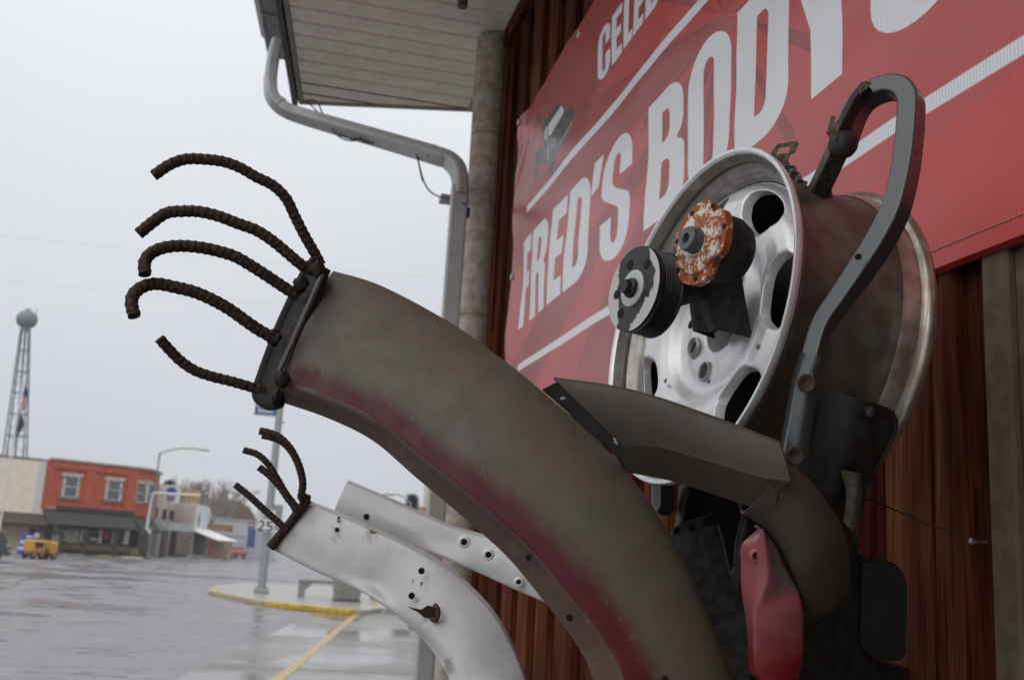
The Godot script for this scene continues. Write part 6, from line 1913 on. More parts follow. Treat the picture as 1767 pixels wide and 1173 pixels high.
	for r in [[0.55, 0.46], [0.28, 0.2]]:
		var o := PackedVector2Array([Vector2(0, 1.5 * r[0]), Vector2(r[0], 0), Vector2(0, -1.5 * r[0]), Vector2(-r[0], 0)])
		var h := PackedVector2Array([Vector2(0, 1.5 * r[1]), Vector2(r[1], 0), Vector2(0, -1.5 * r[1]), Vector2(-r[1], 0)])
		var d := (Vector3(-3.648, 0, -117) - Vector3(-4.9544, 0, -110)).normalized()
		em.xf = Transform3D(Basis(d, Vector3.UP, Vector3(-d.z, 0, d.x)), Vector3(-4.9544, 0, -110).lerp(Vector3(-3.648, 0, -117), 0.42) + Vector3(-d.z, 0, d.x) * 0.03 + Vector3(0, 3.9075, 0))
		em.prism(o, 0.05, 0.0, [h])
	wobj("emblem", em, mat("emblem_grey", lin(0.25, 0.29, 0.32), 0.6), b3)
	slope("green_awning", Vector3(-7.8794, 0, -108), Vector3(-5.0169, 0, -109), 3.3262, 2.5708, 2.5, paint("awning_greygreen", 0.26, 0.30, 0.30, 0.45), b3, 0.1)
	slope("white_awning", Vector3(-5.3097, 0, -109.5), Vector3(-3.4735, 0, -117), 2.9784, 1.9373, 3.2, mat("awning_white", lin(0.75, 0.75, 0.75), 0.5), b3, 0.1)
	for q in [[Vector3(-6.1771, 0, -111.7656), Vector3(-5.304, 0, -110.5048), 0.3866, 2.593], [Vector3(-5.2979, 0, -110.496), Vector3(-4.6076, 0, -109.4991), 0.4343, 2.2374]]:
		panel("white_door", q[0], q[1], q[2], q[3], 0.02, 0.1, trim, null, b3)
	panel("brown_front", Vector3(-4.5829, 0, -111.9908), Vector3(-3.5479, 0, -117.5363), 0.4276, 2.6941, 0.02, 0.08, paint("front_brown", 0.09, 0.06, 0.045), null, b3)
	panel("red_front", Vector3(-3.6695, 0, -116.885), Vector3(-2.9796, 0, -120.5811), 0.4345, 2.2125, 0.02, 0.08, paint("front_red", 0.28, 0.05, 0.04), null, b3)
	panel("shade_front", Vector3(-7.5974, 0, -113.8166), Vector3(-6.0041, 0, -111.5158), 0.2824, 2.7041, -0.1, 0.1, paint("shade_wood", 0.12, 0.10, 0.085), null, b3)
	for q in [[Vector3(-6.6345, 0, -112.426), Vector3(-6.1528, 0, -111.7304), 0.2722, 2.859], [Vector3(-5.5162, 0, -110.8112), Vector3(-5.122, 0, -110.242), 0.3433, 2.5656]]:
		panel("post", q[0], q[1], 0.0, q[3], 2.2, 0.14, trim, null, b3)
	bar("awning_post", Vector3(-3.3251, 0, -112) - b3.position, Vector3(-3.3251, 0, -112) - b3.position + Vector3(0, 2.0, 0), 0.09, trim, b3)
	bar("awning_post", Vector3(-2.3252, 0, -115) - b3.position, Vector3(-2.3252, 0, -115) - b3.position + Vector3(0, 2.0, 0), 0.09, trim, b3)

	var tan_shop := block("tan_shop", "small tan and orange shop between the white awning and the grey shed", [Vector2(-3.8328, -121), Vector2(-1.7911, -126), Vector2(-1.3467, -132), Vector2(-3.9887, -130)], 0.0, 3.7699, paint("tan_board", 0.42, 0.27, 0.14))
	panel("orange_gable", Vector3(-2.287, 0, -126.2303), Vector3(-1.1844, 0, -129.187), 2.849, 3.7903, 0.0, 0.1, paint("gable_orange", 0.38, 0.15, 0.06), null, tan_shop)
	slope("grey_roof", Vector3(-3.953, 0, -121), Vector3(-1.728, 0, -126), 3.0653, 2.4883, 2.4, paint("roof_grey", 0.24, 0.24, 0.23), tan_shop, 0.1)
	panel("red_front", Vector3(-3.1284, 0, -123.9739), Vector3(-2.0031, 0, -126.9916), 0.5014, 2.1054, 0.0, 0.1, paint("front_red", 0.28, 0.05, 0.04), null, tan_shop)
	panel("yellow_front", Vector3(-1.8321, 0, -127.4502), Vector3(-1.0461, 0, -129.5579), 0.933, 2.3988, 0.0, 0.1, paint("front_yellow", 0.42, 0.33, 0.14), null, tan_shop)
	panel("white_parapet", Vector3(-3.5919, 0, -122.731), Vector3(-2.1925, 0, -126.4836), 3.4752, 3.7693, -0.3, 0.3, trim, null, tan_shop)

	var grey := paint("grey_metal_wall", 0.40, 0.43, 0.46, 0.6, "dust", 0.12)
	var b4 := block("grey_shed", "big grey-blue metal shed at the far end of the street", [Vector2(-3.7532, -146), Vector2(2.3479, -146), Vector2(2.7339, -170), Vector2(-4.3702, -170)], 0.0, 4.8871, grey)
	panel("eave_trim", Vector3(-4.2664, 0, -146), Vector3(1.8896, 0, -146), 4.782, 4.9514, -0.05, 0.2, paint("shed_trim", 0.5, 0.5, 0.5), null, b4)
	var b5 := block("low_grey_shed", "low pale grey shed with flat front behind the speed sign pole", [Vector2(1.238, -138), Vector2(4.3654, -139), Vector2(4.7108, -150), Vector2(1.3456, -150)], 0.0, 3.4426, paint("pale_shed", 0.44, 0.48, 0.51, 0.6, "dust", 0.12))
	panel("eave_trim", Vector3(0.9339, 0, -137.9684), Vector3(4.0925, 0, -139.0279), 3.4168, 3.425, -0.05, 0.2, paint("shed_trim_dark", 0.2, 0.22, 0.25), null, b5)
	var py := thing("blue_sign_pillar", "tall blue advertising pillar with a red and white head before the grey shed", "sign", Vector3(1.358, 0, -136))
	panel("pillar", Vector3(0.6836, 0, -136), Vector3(1.6162, 0, -136), 1.4054, 3.6658, 0.0, 0.5, mat("sign_blue", lin(0.03, 0.07, 0.24), 0.5), null, py)
	panel("sign_head", Vector3(0.6026, 0, -136), Vector3(1.4455, 0, -136), 3.7132, 4.4359, -0.05, 0.6, mat("sign_violet", lin(0.1, 0.07, 0.22), 0.5), null, py)
	panel("sign_face", Vector3(0.6939, 0, -136), Vector3(1.3469, 0, -136), 3.9891, 4.2301, 0.56, 0.04, mat("sign_pale", lin(0.55, 0.35, 0.33), 0.5), null, py)

	# board on the roofs, round sign on its pole
	var bb := thing("roof_board", "tan boarded roof sign above the pale blue shop", "sign", Vector3(-6.046, 0, -121))
	var ty := paint("board_tan", 0.45, 0.32, 0.14)
	for k in 3:
		panel("board", Vector3(-7.293, 0, -121), Vector3(-4.8523, 0, -121), lerpf(5.7599, 7.1865, k / 3.0) + 0.02, lerpf(5.7599, 7.1865, (k + 1) / 3.0) - 0.02, 0.0, 0.15 + 0.04 * (k % 2), ty, null, bb)
	for u in [0.15, 0.85]:
		var p := Vector3(-7.293, 0, -121).lerp(Vector3(-4.8523, 0, -121), u) - bb.position
		bar("post", p + Vector3(0, 4, 0), p + Vector3(0, 7.0622, 0), 0.1, brown, bb)
	var rs := thing("oval_sign", "blue oval sign over a small red and white board on a slim pole", "sign", Vector3(-6.9071, 0, -106))
	bar("pole", Vector3.ZERO, Vector3(0, 5.4576, 0), 0.07, mat("pole_grey", lin(0.35, 0.36, 0.37), 0.5), rs)
	var ov := MB.new()
	ov.xf = Transform3D(Basis(), Vector3(0, 6.2696, 0))
	ov.prism(ring(0.48, 24, 0, 0, 0.36), 0.16, -0.08)
	obj("oval_face", ov, mat("oval_blue", lin(0.03, 0.09, 0.32), 0.45), rs)
	var lb := MB.new()
	lb.box(Vector3(-0.36, 5.3495, -0.06), Vector3(0.36, 5.8362, 0.06), 0.02)
	obj("lower_board", lb, mat("lower_violet", lin(0.12, 0.12, 0.3), 0.5), rs)
	var lb2 := MB.new()
	lb2.box(Vector3(-0.3, 5.6198, 0.0), Vector3(0.3, 5.8146, 0.075), 0.02)
	obj("red_strip", lb2, mat("strip_red", lin(0.45, 0.2, 0.2), 0.5), rs)

	# cream wall and clump glimpsed between the far arm and the column
	var b6 := block("cream_corner_block", "tall cream block glimpsed between the white rail and the corner column", [Vector2(10.0912, -62), Vector2(14.3464, -60), Vector2(19.5832, -80), Vector2(13.547, -80)], 0.0, 6.4242, paint("cream_far", 0.55, 0.5, 0.42, 0.8, "dust", 0.15))
	panel("tan_band", Vector3(9.8633, 0, -62.0905), Vector3(14.2313, 0, -60.0536), 4.0067, 4.4123, 0.0, 0.08, paint("band_tan", 0.38, 0.3, 0.2), null, b6)
	panel("downpipe", Vector3(10.3316, 0, -61.8721), Vector3(10.7337, 0, -61.6846), 1.9268, 6.4328, 0.0, 0.1, trim, null, b6)


func lamp_post(label: String, base: Vector3, height: float, arm: Vector3, r: float, m: Material) -> Node3D:
	var t := thing("street_lamp", label, "street lamp", base, 0.0, "street lamps")
	var p := MB.new()
	p.tube(PackedVector3Array([Vector3(0, 0, 0), Vector3(0, height, 0)]), r, 10, true, null, r * 0.6)
	obj("pole", p, m, t)
	var a := MB.new()
	a.tube(spline(PackedVector3Array([Vector3(0, height - 0.3, 0), Vector3(0, height, 0) + arm * 0.06, Vector3(0, height + 0.45, 0) + arm * 0.4, Vector3(0, height + 0.55, 0) + arm * 0.75, Vector3(0, height + 0.5, 0) + arm]), 5), r * 0.5, 8)
	obj("arm", a, m, t)
	var h := MB.new()
	var d := arm.normalized()
	h.xf = Transform3D(Basis(d, Vector3.UP, d.cross(Vector3.UP)), Vector3(0, height + 0.46, 0) + arm)
	h.box(Vector3(-0.4, -0.06, -0.14), Vector3(0.45, 0.1, 0.14), 0.05)
	obj("lamp_head", h, m, t)
	bar("base", Vector3.ZERO, Vector3(0, 0.4, 0), r * 1.6, m, t, 10)
	return t


func build_street_furniture() -> void:
	var galv := mat("galvanised", lin(0.29, 0.31, 0.31), 0.45, 0.3, texs["dust"], 1.0)
	lamp_post("tall grey street lamp with a curved arm beside the brick corner building", Vector3(-8.0061, 0, -101), 9.4281, Vector3(3.9, 0, 0.4), 0.14, galv)
	lamp_post("distant street lamp whose curved arm shows just above the white rail", Vector3(12.1043, 0, -80), 5.473, Vector3(-1.7, 0, 0), 0.1, galv)
	# the pole with the banner and the limit sign
	var base: Vector3 = Vector3(0.8021, 0.12, -36.3223)
	var pole := thing("light_pole", "thick grey pole on the kerbed island carrying the speed limit sign", "pole", base)
	bar("pole_shaft", Vector3(0, 0.1, 0), Vector3(0, 8.077, 0), 0.14, galv, pole, 16, 0.11)
	boxed("base_plate", Vector3(-0.24, 0, -0.24), Vector3(0.24, 0.12, 0.24), galv, pole, 0.02)
	for a in [[-0.19, 0.19], [0.19, 0.19], [-0.19, -0.19], [0.19, -0.19]]:
		bar("anchor_bolt", Vector3(a[0], 0.1, a[1]), Vector3(a[0], 0.2, a[1]), 0.025, galv, pole, 6)
	for y in [5.8367, 7.4489]:
		bar("banner_arm", Vector3(0, y, 0.0), Vector3(-0.85, y, 0.0), 0.022, galv, pole)
	bar("clamp", Vector3(0, 5.5965, 0), Vector3(0.2, 5.5965 + 0.02, 0), 0.03, mat("clamp_green", lin(0.3, 0.36, 0.3), 0.5), pole)
	var fl := thing("street_banner", "small blue street banner with pale lettering hung from the grey pole", "banner", base + Vector3(-0.46, 0, 0))
	var y0: float = 5.9091 - 0.12
	var y1: float = 7.3217 - 0.12
	boxed("banner_cloth", Vector3(-0.36, y0, -0.01), Vector3(0.36, y1, 0.01), mat("banner_blue", lin(0.025, 0.09, 0.30), 0.6), fl, 0.004)
	var sw := MB.new()
	for k in 3:
		var x := -0.34 + k * 0.23
		sw.prism(PackedVector2Array([Vector2(x, y0 + 0.30 + 0.02 * k), Vector2(x + 0.24, y0 + 0.27), Vector2(x + 0.2, y0 + 0.45), Vector2(x + 0.05, y0 + 0.48)]), 0.004, 0.0101)
	obj("printed_picture", sw, mat("print_peach", lin(0.55, 0.38, 0.32), 0.6), fl)
	var tx := MB.new()
	var xx := -0.25
	for w in [0.07, 0.05, 0.06, 0.05, 0.03, 0.07, 0.05, 0.03, 0.03]:
		tx.box(Vector3(xx, y0 + 0.11, 0.0101), Vector3(xx + w * 0.8, y0 + 0.20 + (0.03 if w > 0.06 else 0.0), 0.0141))
		xx += w + 0.006
	obj("printed_line", tx, mat("print_white", lin(0.6, 0.62, 0.6), 0.6), fl)
	# the limit sign
	var face := mat("sign_white", lin(0.62, 0.63, 0.63), 0.5)
	var ink := mat("sign_black", lin(0.02, 0.02, 0.02), 0.5)
	var sp: Vector3 = base + Vector3(-0.08, 2.4353 - 0.12, 0.19)
	var sign := thing("speed_limit_sign", "white speed limit sign reading 25 on the thick grey pole", "sign", sp)
	var plate := MB.new()
	plate.prism(rounded(0.61, 0.76, 0.04), 0.006, -0.003)
	obj("sign_plate", plate, face, sign)
	var bd := MB.new()
	bd.prism(rounded(0.58, 0.73, 0.035), 0.001, 0.0032, [rounded(0.55, 0.70, 0.03)])
	obj("border", bd, ink, sign)
	for l in [["SPEED", 0.235, 15, 0.0105], ["LIMIT", 0.105, 15, 0.0105], ["25", -0.175, 36, 0.0128]]:
		var tm := TextMesh.new()
		var sf := SystemFont.new()
		sf.font_names = PackedStringArray(["Droid Sans"])
		sf.font_weight = 700
		tm.font = sf
		tm.text = l[0]
		tm.font_size = l[2]
		tm.pixel_size = l[3]
		tm.depth = 0.003
		var o := obj("lettering", tm, ink, sign)
		o.position = Vector3(0, l[1], 0.005)
		if l[0] != "25":
			o.scale = Vector3(0.8, 1, 1)
	var bs := thing("grey_sign_back", "plain grey sign plate turned away beside the speed limit sign", "sign", base + Vector3(0.18, 2.57 - 0.12, -0.2), 0.5)
	var bp := MB.new()
	bp.prism(rounded(0.6, 0.85, 0.04), 0.006, -0.003)
	obj("sign_plate", bp, mat("sign_back_grey", lin(0.34, 0.36, 0.36), 0.45, 0.3), bs)
	bar("bracket", Vector3(-0.2, 0.2, 0.02), Vector3(0.2, 0.2, 0.02), 0.02, galv, bs)

	var stone := mat("bench_concrete", lin(0.26, 0.26, 0.255), 0.6, 0.0, texs["stone"], 1.5)
	var bench := thing("bench", "low grey concrete bench on the island behind the yellow kerb", "bench", Vector3(1.9492, 0.12, -35.0662))
	boxed("seat", Vector3(-0.05, 0.44, -0.25), Vector3(1.75, 0.55, 0.25), stone, bench, 0.02)
	for x in [-0.03, 1.5]:
		var lg := MB.new()
		lg.xf = Transform3D(Basis(), Vector3(x, 0, -0.22))
		lg.prism(PackedVector2Array([Vector2(0, 0), Vector2(0.2, 0), Vector2(0.2, 0.2), Vector2(0.42, 0.438), Vector2(0, 0.438)]) if x < 0.5 else PackedVector2Array([Vector2(0, 0), Vector2(0.2, 0), Vector2(0.2, 0.438), Vector2(-0.2, 0.438), Vector2(0, 0.2)]), 0.44)
		obj("leg", lg, stone, bench)
	var bin := thing("planter", "square tapered concrete planter at the end of the bench", "planter", Vector3(3.2948, 0.12, -33.408))
	var bw := MB.new()
	var foot := PackedVector3Array()
	for s in 4:
		var c: Vector2 = [Vector2(-1, -1), Vector2(1, -1), Vector2(1, 1), Vector2(-1, 1)][s]
		var e: Vector2 = [Vector2(1, -1), Vector2(1, 1), Vector2(-1, 1), Vector2(-1, -1)][s]
		bw.flat(Vector3(c.x * 0.37, 0.06, c.y * 0.37), Vector3(e.x * 0.37, 0.06, e.y * 0.37), Vector3(e.x * 0.46, 0.9, e.y * 0.46), Vector3(c.x * 0.46, 0.9, c.y * 0.46), Vector3(c.x + e.x, 0, c.y + e.y))
	obj("planter_body", bw, stone, bin)
	boxed("rim", Vector3(-0.49, 0.88, -0.49), Vector3(0.49, 0.98, 0.49), stone, bin, 0.02)
	boxed("foot", Vector3(-0.4, 0.0, -0.4), Vector3(0.4, 0.06, 0.4), mat("foot_dark", lin(0.08, 0.08, 0.08), 0.7), bin, 0.01)
	for x in [-0.22, 0.0, 0.22]:
		boxed("rib", Vector3(x - 0.03, 0.1, 0.375), Vector3(x + 0.03, 0.86, 0.435), stone, bin, 0.01)
	var hy := thing("fire_hydrant", "yellow fire hydrant on a black foot by the wet apron", "fire hydrant", Vector3(4.36, 0, -35.7342) + Vector3(0.1, 0.0, 0))
	var yel := mat("hydrant_yellow", lin(0.70, 0.36, 0.02), 0.4)
	var hb := MB.new()
	hb.xf = Transform3D(Basis(Vector3.RIGHT, Vector3.FORWARD, Vector3.UP), Vector3.ZERO)
	hb.lathe(PackedVector2Array([Vector2(0, 0.16), Vector2(0.2, 0.16), Vector2(0.2, 0.21), Vector2(0.12, 0.23), Vector2(0.12, 0.6), Vector2(0.17, 0.62), Vector2(0.17, 0.66), Vector2(0.13, 0.68), Vector2(0.10, 0.78), Vector2(0.03, 0.82), Vector2(0.03, 0.87), Vector2(0, 0.87)]), 20)
	obj("hydrant_body", hb, yel, hy)
	bar("foot", Vector3.ZERO, Vector3(0, 0.16, 0), 0.14, mat("hydrant_black", lin(0.015, 0.015, 0.015), 0.5), hy, 16)
	bar("nozzle", Vector3(0, 0.48, 0), Vector3(0, 0.48, 0.2), 0.07, yel, hy, 12)
	bar("nozzle", Vector3(-0.2, 0.5, 0), Vector3(0.2, 0.5, 0), 0.05, yel, hy, 12)

	# white post with a cross arm by the corner
	var wp := thing("white_signpost", "white post with a long cross arm and a small blank board, before the white block", "signpost", Vector3(-8.1832, 0, -99) + Vector3(0, 0, 1))
	var wm := mat("post_white", lin(0.6, 0.6, 0.58), 0.5)
	bar("post", Vector3.ZERO, Vector3(0.25, 5.6218, 0), 0.16, wm, wp, 10, 0.09)
	bar("cross_arm", Vector3(0.25, 5.6421, 0), Vector3(4.3, 5.6899, 0.2), 0.09, wm, wp, 8, 0.11)
	boxed("small_board", Vector3(-0.28, 2.0913, 0.12), Vector3(0.5, 2.5345, 0.16), wm, wp, 0.02)

	# flagpole with a limp flag, standing out in front of the cream block
	var fb: Vector3 = Vector3(-16.1783, 0, -80)
	var fp := thing("flagpole", "slim white flagpole in front of the cream block", "flagpole", fb)
	var ft := Vector3(-16.2063, 11.9517, -80) - fb
	bar("pole", Vector3.ZERO, Vector3(0.05, ft.y, 0), 0.075, wm, fp, 10, 0.06)
	bar("finial", Vector3(0.05, ft.y, 0), Vector3(0.05, ft.y + 0.2, 0), 0.1, wm, fp)
	var fg := thing("flag", "limp flag with red and white stripes and a dark flag below it on the flagpole", "flag", fb + Vector3(0.2, ft.y - 1.8, 0))
	for q in [["striped_flag", 1.6, -0.3, Color(0.5, 0.3, 0.32), 0.30], ["dark_flag", -0.4, -1.9, Color(0.06, 0.06, 0.07), 0.26]]:
		var rows := []
		for i in 8:
			var t := i / 7.0
			var rr := PackedVector3Array()
			for k in 6:
				var a := k / 5.0
				rr.append(Vector3(0.02 + (a * q[4]) * (0.7 + 0.5 * sin(t * 5.0)), lerpf(q[1], q[2], t) - a * 0.25, 0.09 * sin(a * 9.0 + t * 3.0)))
			rows.append(rr)
		var cols := []
		for i in 8:
			var cl := []
			for k in 6:
				cl.append(q[3] if q[0] == "dark_flag" else (Color(0.06, 0.07, 0.2) if i < 3 else (Color(0.45, 0.05, 0.07) if k % 2 else Color(0.6, 0.6, 0.6))))
			cols.append(cl)
		var m := MB.new()
		m.sheet(surface_plain(rows), 0.02, 1.0, cols)
		obj(q[0], m, mat("flag_cloth", Color(1, 1, 1), 0.8), fg)

	# lattice tower with a ball on top
	var tw := thing("lattice_tower", "tall thin lattice tower with a grey ball on top, behind the cream block", "tower", Vector3(-26.8798, 0, -130))
	var tb := tw.position
	var top: Vector3 = Vector3(-27.147, 24.6063, -130) - tb
	top.x = 0.35
	var steel2 := mat("tower_steel", lin(0.22, 0.235, 0.25), 0.5, 0.4)
	var legs := []
	for s in 4:
		var c := Vector3([-1, 1, 1, -1][s], 0, [1, 1, -1, -1][s])
		var lo := Vector3(1.7, 0, 0) + c * 1.5
		var hi := Vector3(0.1, top.y, 0) + c * 0.42
		legs.append([lo, hi])
		bar("leg", lo, hi, 0.1, steel2, tw, 6)
	for k in 9:
		for s in 4:
			var t := 0.1 + k * 0.1
			var a: Vector3 = legs[s][0].lerp(legs[s][1], t)
			var b: Vector3 = legs[(s + 1) % 4][0].lerp(legs[(s + 1) % 4][1], t)
			bar("ring_strut", a, b, 0.06, steel2, tw, 5)
			var c: Vector3 = legs[(s + 1) % 4][0].lerp(legs[(s + 1) % 4][1], t + 0.1)
			bar("brace", a, c, 0.03, steel2, tw, 5)
	bar("riser", Vector3(1.7, 0, 0), Vector3(0.1, top.y + 0.3, 0), 0.13, steel2, tw, 8)
	var bl := SphereMesh.new()
	bl.radius = 1.17
	bl.height = 2.2
	var bo := obj("ball_tank", bl, mat("ball_grey", lin(0.19, 0.22, 0.235), 0.6, 0.0, texs["dust"], 0.4), tw)
	bo.position = Vector3(0.1, top.y + 1.2, 0)
	bar("tank_cap", Vector3(0.1, top.y + 2.2, 0), Vector3(0.1, top.y + 2.45, 0), 0.3, steel2, tw)
	bar("tank_collar", Vector3(0.1, top.y - 0.05, 0), Vector3(0.1, top.y + 0.25, 0), 0.55, steel2, tw, 12)
	bar("aerial", Vector3(0.95, top.y + 1.3, 0), Vector3(1.0, top.y + 2.6, 0), 0.04, steel2, tw)

	for q in [[405.0, 430.0, 55.0, "upper of two thin utility wires crossing the pale sky at left"], [483.0, 505.0, 48.0, "lower of two thin utility wires crossing the pale sky at left"]]:
		pass


func surface_plain(rows: Array) -> Array:
	return rows


func build_wires() -> void:
	var m := mat("wire_far", lin(0.3, 0.3, 0.31), 0.6)
	var w := thing("utility_wire", "upper of two faint utility wires crossing the sky above the lattice tower", "wire", Vector3(-14.3193, 17.2558, -60), 0.0, "utility wires")
	var a := MB.new()
	a.tube(spline(PackedVector3Array([Vector3(-22.6505, 16.783, -60), Vector3(-14.3054, 17.1595, -60), Vector3(-5.3084, 17.331, -60), Vector3(9.8359, 17.7611, -60), Vector3(26.1193, 18.6061, -60)]), 6), 0.0045, 5)
	wobj("strand", a, m, w)
	var w2 := thing("utility_wire", "lower of two faint utility wires, crossing the sky just above the tower's ball", "wire", Vector3(-13.9601, 14.7706, -60), 0.0, "utility wires")
	var b := MB.new()
	b.tube(spline(PackedVector3Array([Vector3(-22.2333, 14.3269, -60), Vector3(-13.9556, 14.7389, -60), Vector3(-5.0214, 14.8866, -60), Vector3(9.9994, 15.4809, -60), Vector3(26.1703, 16.3644, -60)]), 6), 0.0045, 5)
	wobj("strand", b, m, w2)


# ---------------------------------------------------------------- vehicles
func make_car(called: String, label: String, at: Vector3, turn: float, body: Color, tall: float, wagon: bool) -> Node3D:
	var t := thing(called, label, "car", at, turn, "cars parked along the far street")
	var pm := mat(called + "_paint_%d" % int(body.r * 1000.0), body.linear_to_srgb(), 0.3, 0.2)
	pm.clearcoat_enabled = true
	var prof := PackedVector2Array([Vector2(-2.1, 0.35), Vector2(-2.15, 0.6), Vector2(-2.05, 0.88), Vector2(-1.0, 0.97), Vector2(1.3, 1.0), Vector2(2.05, 0.92), Vector2(2.12, 0.6), Vector2(2.05, 0.35)])
	var rows := []
	for k in 5:     # side to side, drawn in at the flanks
		var z: float = [-0.87, -0.80, 0.0, 0.80, 0.87][k]
		var sq: float = [0.94, 1.0, 1.0, 1.0, 0.94][k]
		var r := PackedVector3Array()
		for p in prof:
			r.append(Vector3(p.x * lerpf(1.0, sq, 0.5), 0.62 + (p.y - 0.62) * sq, z))
		rows.append(r)
	var b := MB.new()
	b.grid(rows, 1.0, false, true)
	for k in [0, 4]:
		for i in range(1, 7):
			b.tri(rows[k][0], rows[k][i], rows[k][i + 1], Vector3(0, 0, -1 if k == 0 else 1), Vector3(0, 0, -1 if k == 0 else 1), Vector3(0, 0, -1 if k == 0 else 1))
	obj("body", b, pm, t)
	var back := 1.95 if wagon else 1.5
	var cab := PackedVector2Array([Vector2(-1.05, 0.96), Vector2(-0.35, tall - 0.03), Vector2(0.9 if not wagon else 1.6, tall - 0.03), Vector2(back, 0.97)])
	var g := MB.new()
	g.xf = Transform3D(Basis(), Vector3(0, 0, -0.72))
	g.prism(cab, 1.44)
	obj("window_band", g, mat("car_glass", lin(0.05, 0.06, 0.065), 0.1), t)
	var rf := MB.new()
	rf.box(Vector3(-0.42, tall - 0.06, -0.70), Vector3(0.95 if not wagon else 1.65, tall, 0.70), 0.03)
	obj("roof", rf, pm, t)
	for x in [-1.35, 1.35]:
		for z in [-0.78, 0.78]:
			var w := MB.new()
			w.xf = Transform3D(Basis(), Vector3(x, 0.32, z))
			w.lathe(PackedVector2Array([Vector2(0, -0.1), Vector2(0.2, -0.1), Vector2(0.3, -0.11), Vector2(0.325, -0.08), Vector2(0.325, 0.08), Vector2(0.3, 0.11), Vector2(0.2, 0.1), Vector2(0, 0.1)]), 20)
			var wh := obj("wheel", w, mat("tyre", lin(0.02, 0.02, 0.02), 0.8), t)
			var h := MB.new()
			h.xf = w.xf
			h.lathe(PackedVector2Array([Vector2(0.19, -0.115), Vector2(0.19, 0.115), Vector2(0, 0.12)]), 14)
			obj("hub", h, mat("hub_alloy", lin(0.35, 0.35, 0.36), 0.4, 0.5), wh)
	for z in [-0.62, 0.62]:
		var l := MB.new()
		l.box(Vector3(-2.14, 0.62, z - 0.16), Vector3(-2.02, 0.78, z + 0.16), 0.03)
		obj("headlight", l, mat("lamp_clear", lin(0.6, 0.6, 0.6), 0.2), t)
		var r := MB.new()
		r.box(Vector3(2.02, 0.65, z - 0.16), Vector3(2.13, 0.84, z + 0.16), 0.03)
		obj("tail_light", r, mat("lamp_red", lin(0.3, 0.01, 0.01), 0.25), t)
	var bu := MB.new()
	bu.box(Vector3(-2.18, 0.36, -0.8), Vector3(-2.0, 0.52, 0.8), 0.04)
	bu.box(Vector3(2.0, 0.36, -0.8), Vector3(2.18, 0.52, 0.8), 0.04)
	obj("bumper", bu, mat("bumper_dark", lin(0.08, 0.08, 0.08), 0.5), t)
	return t


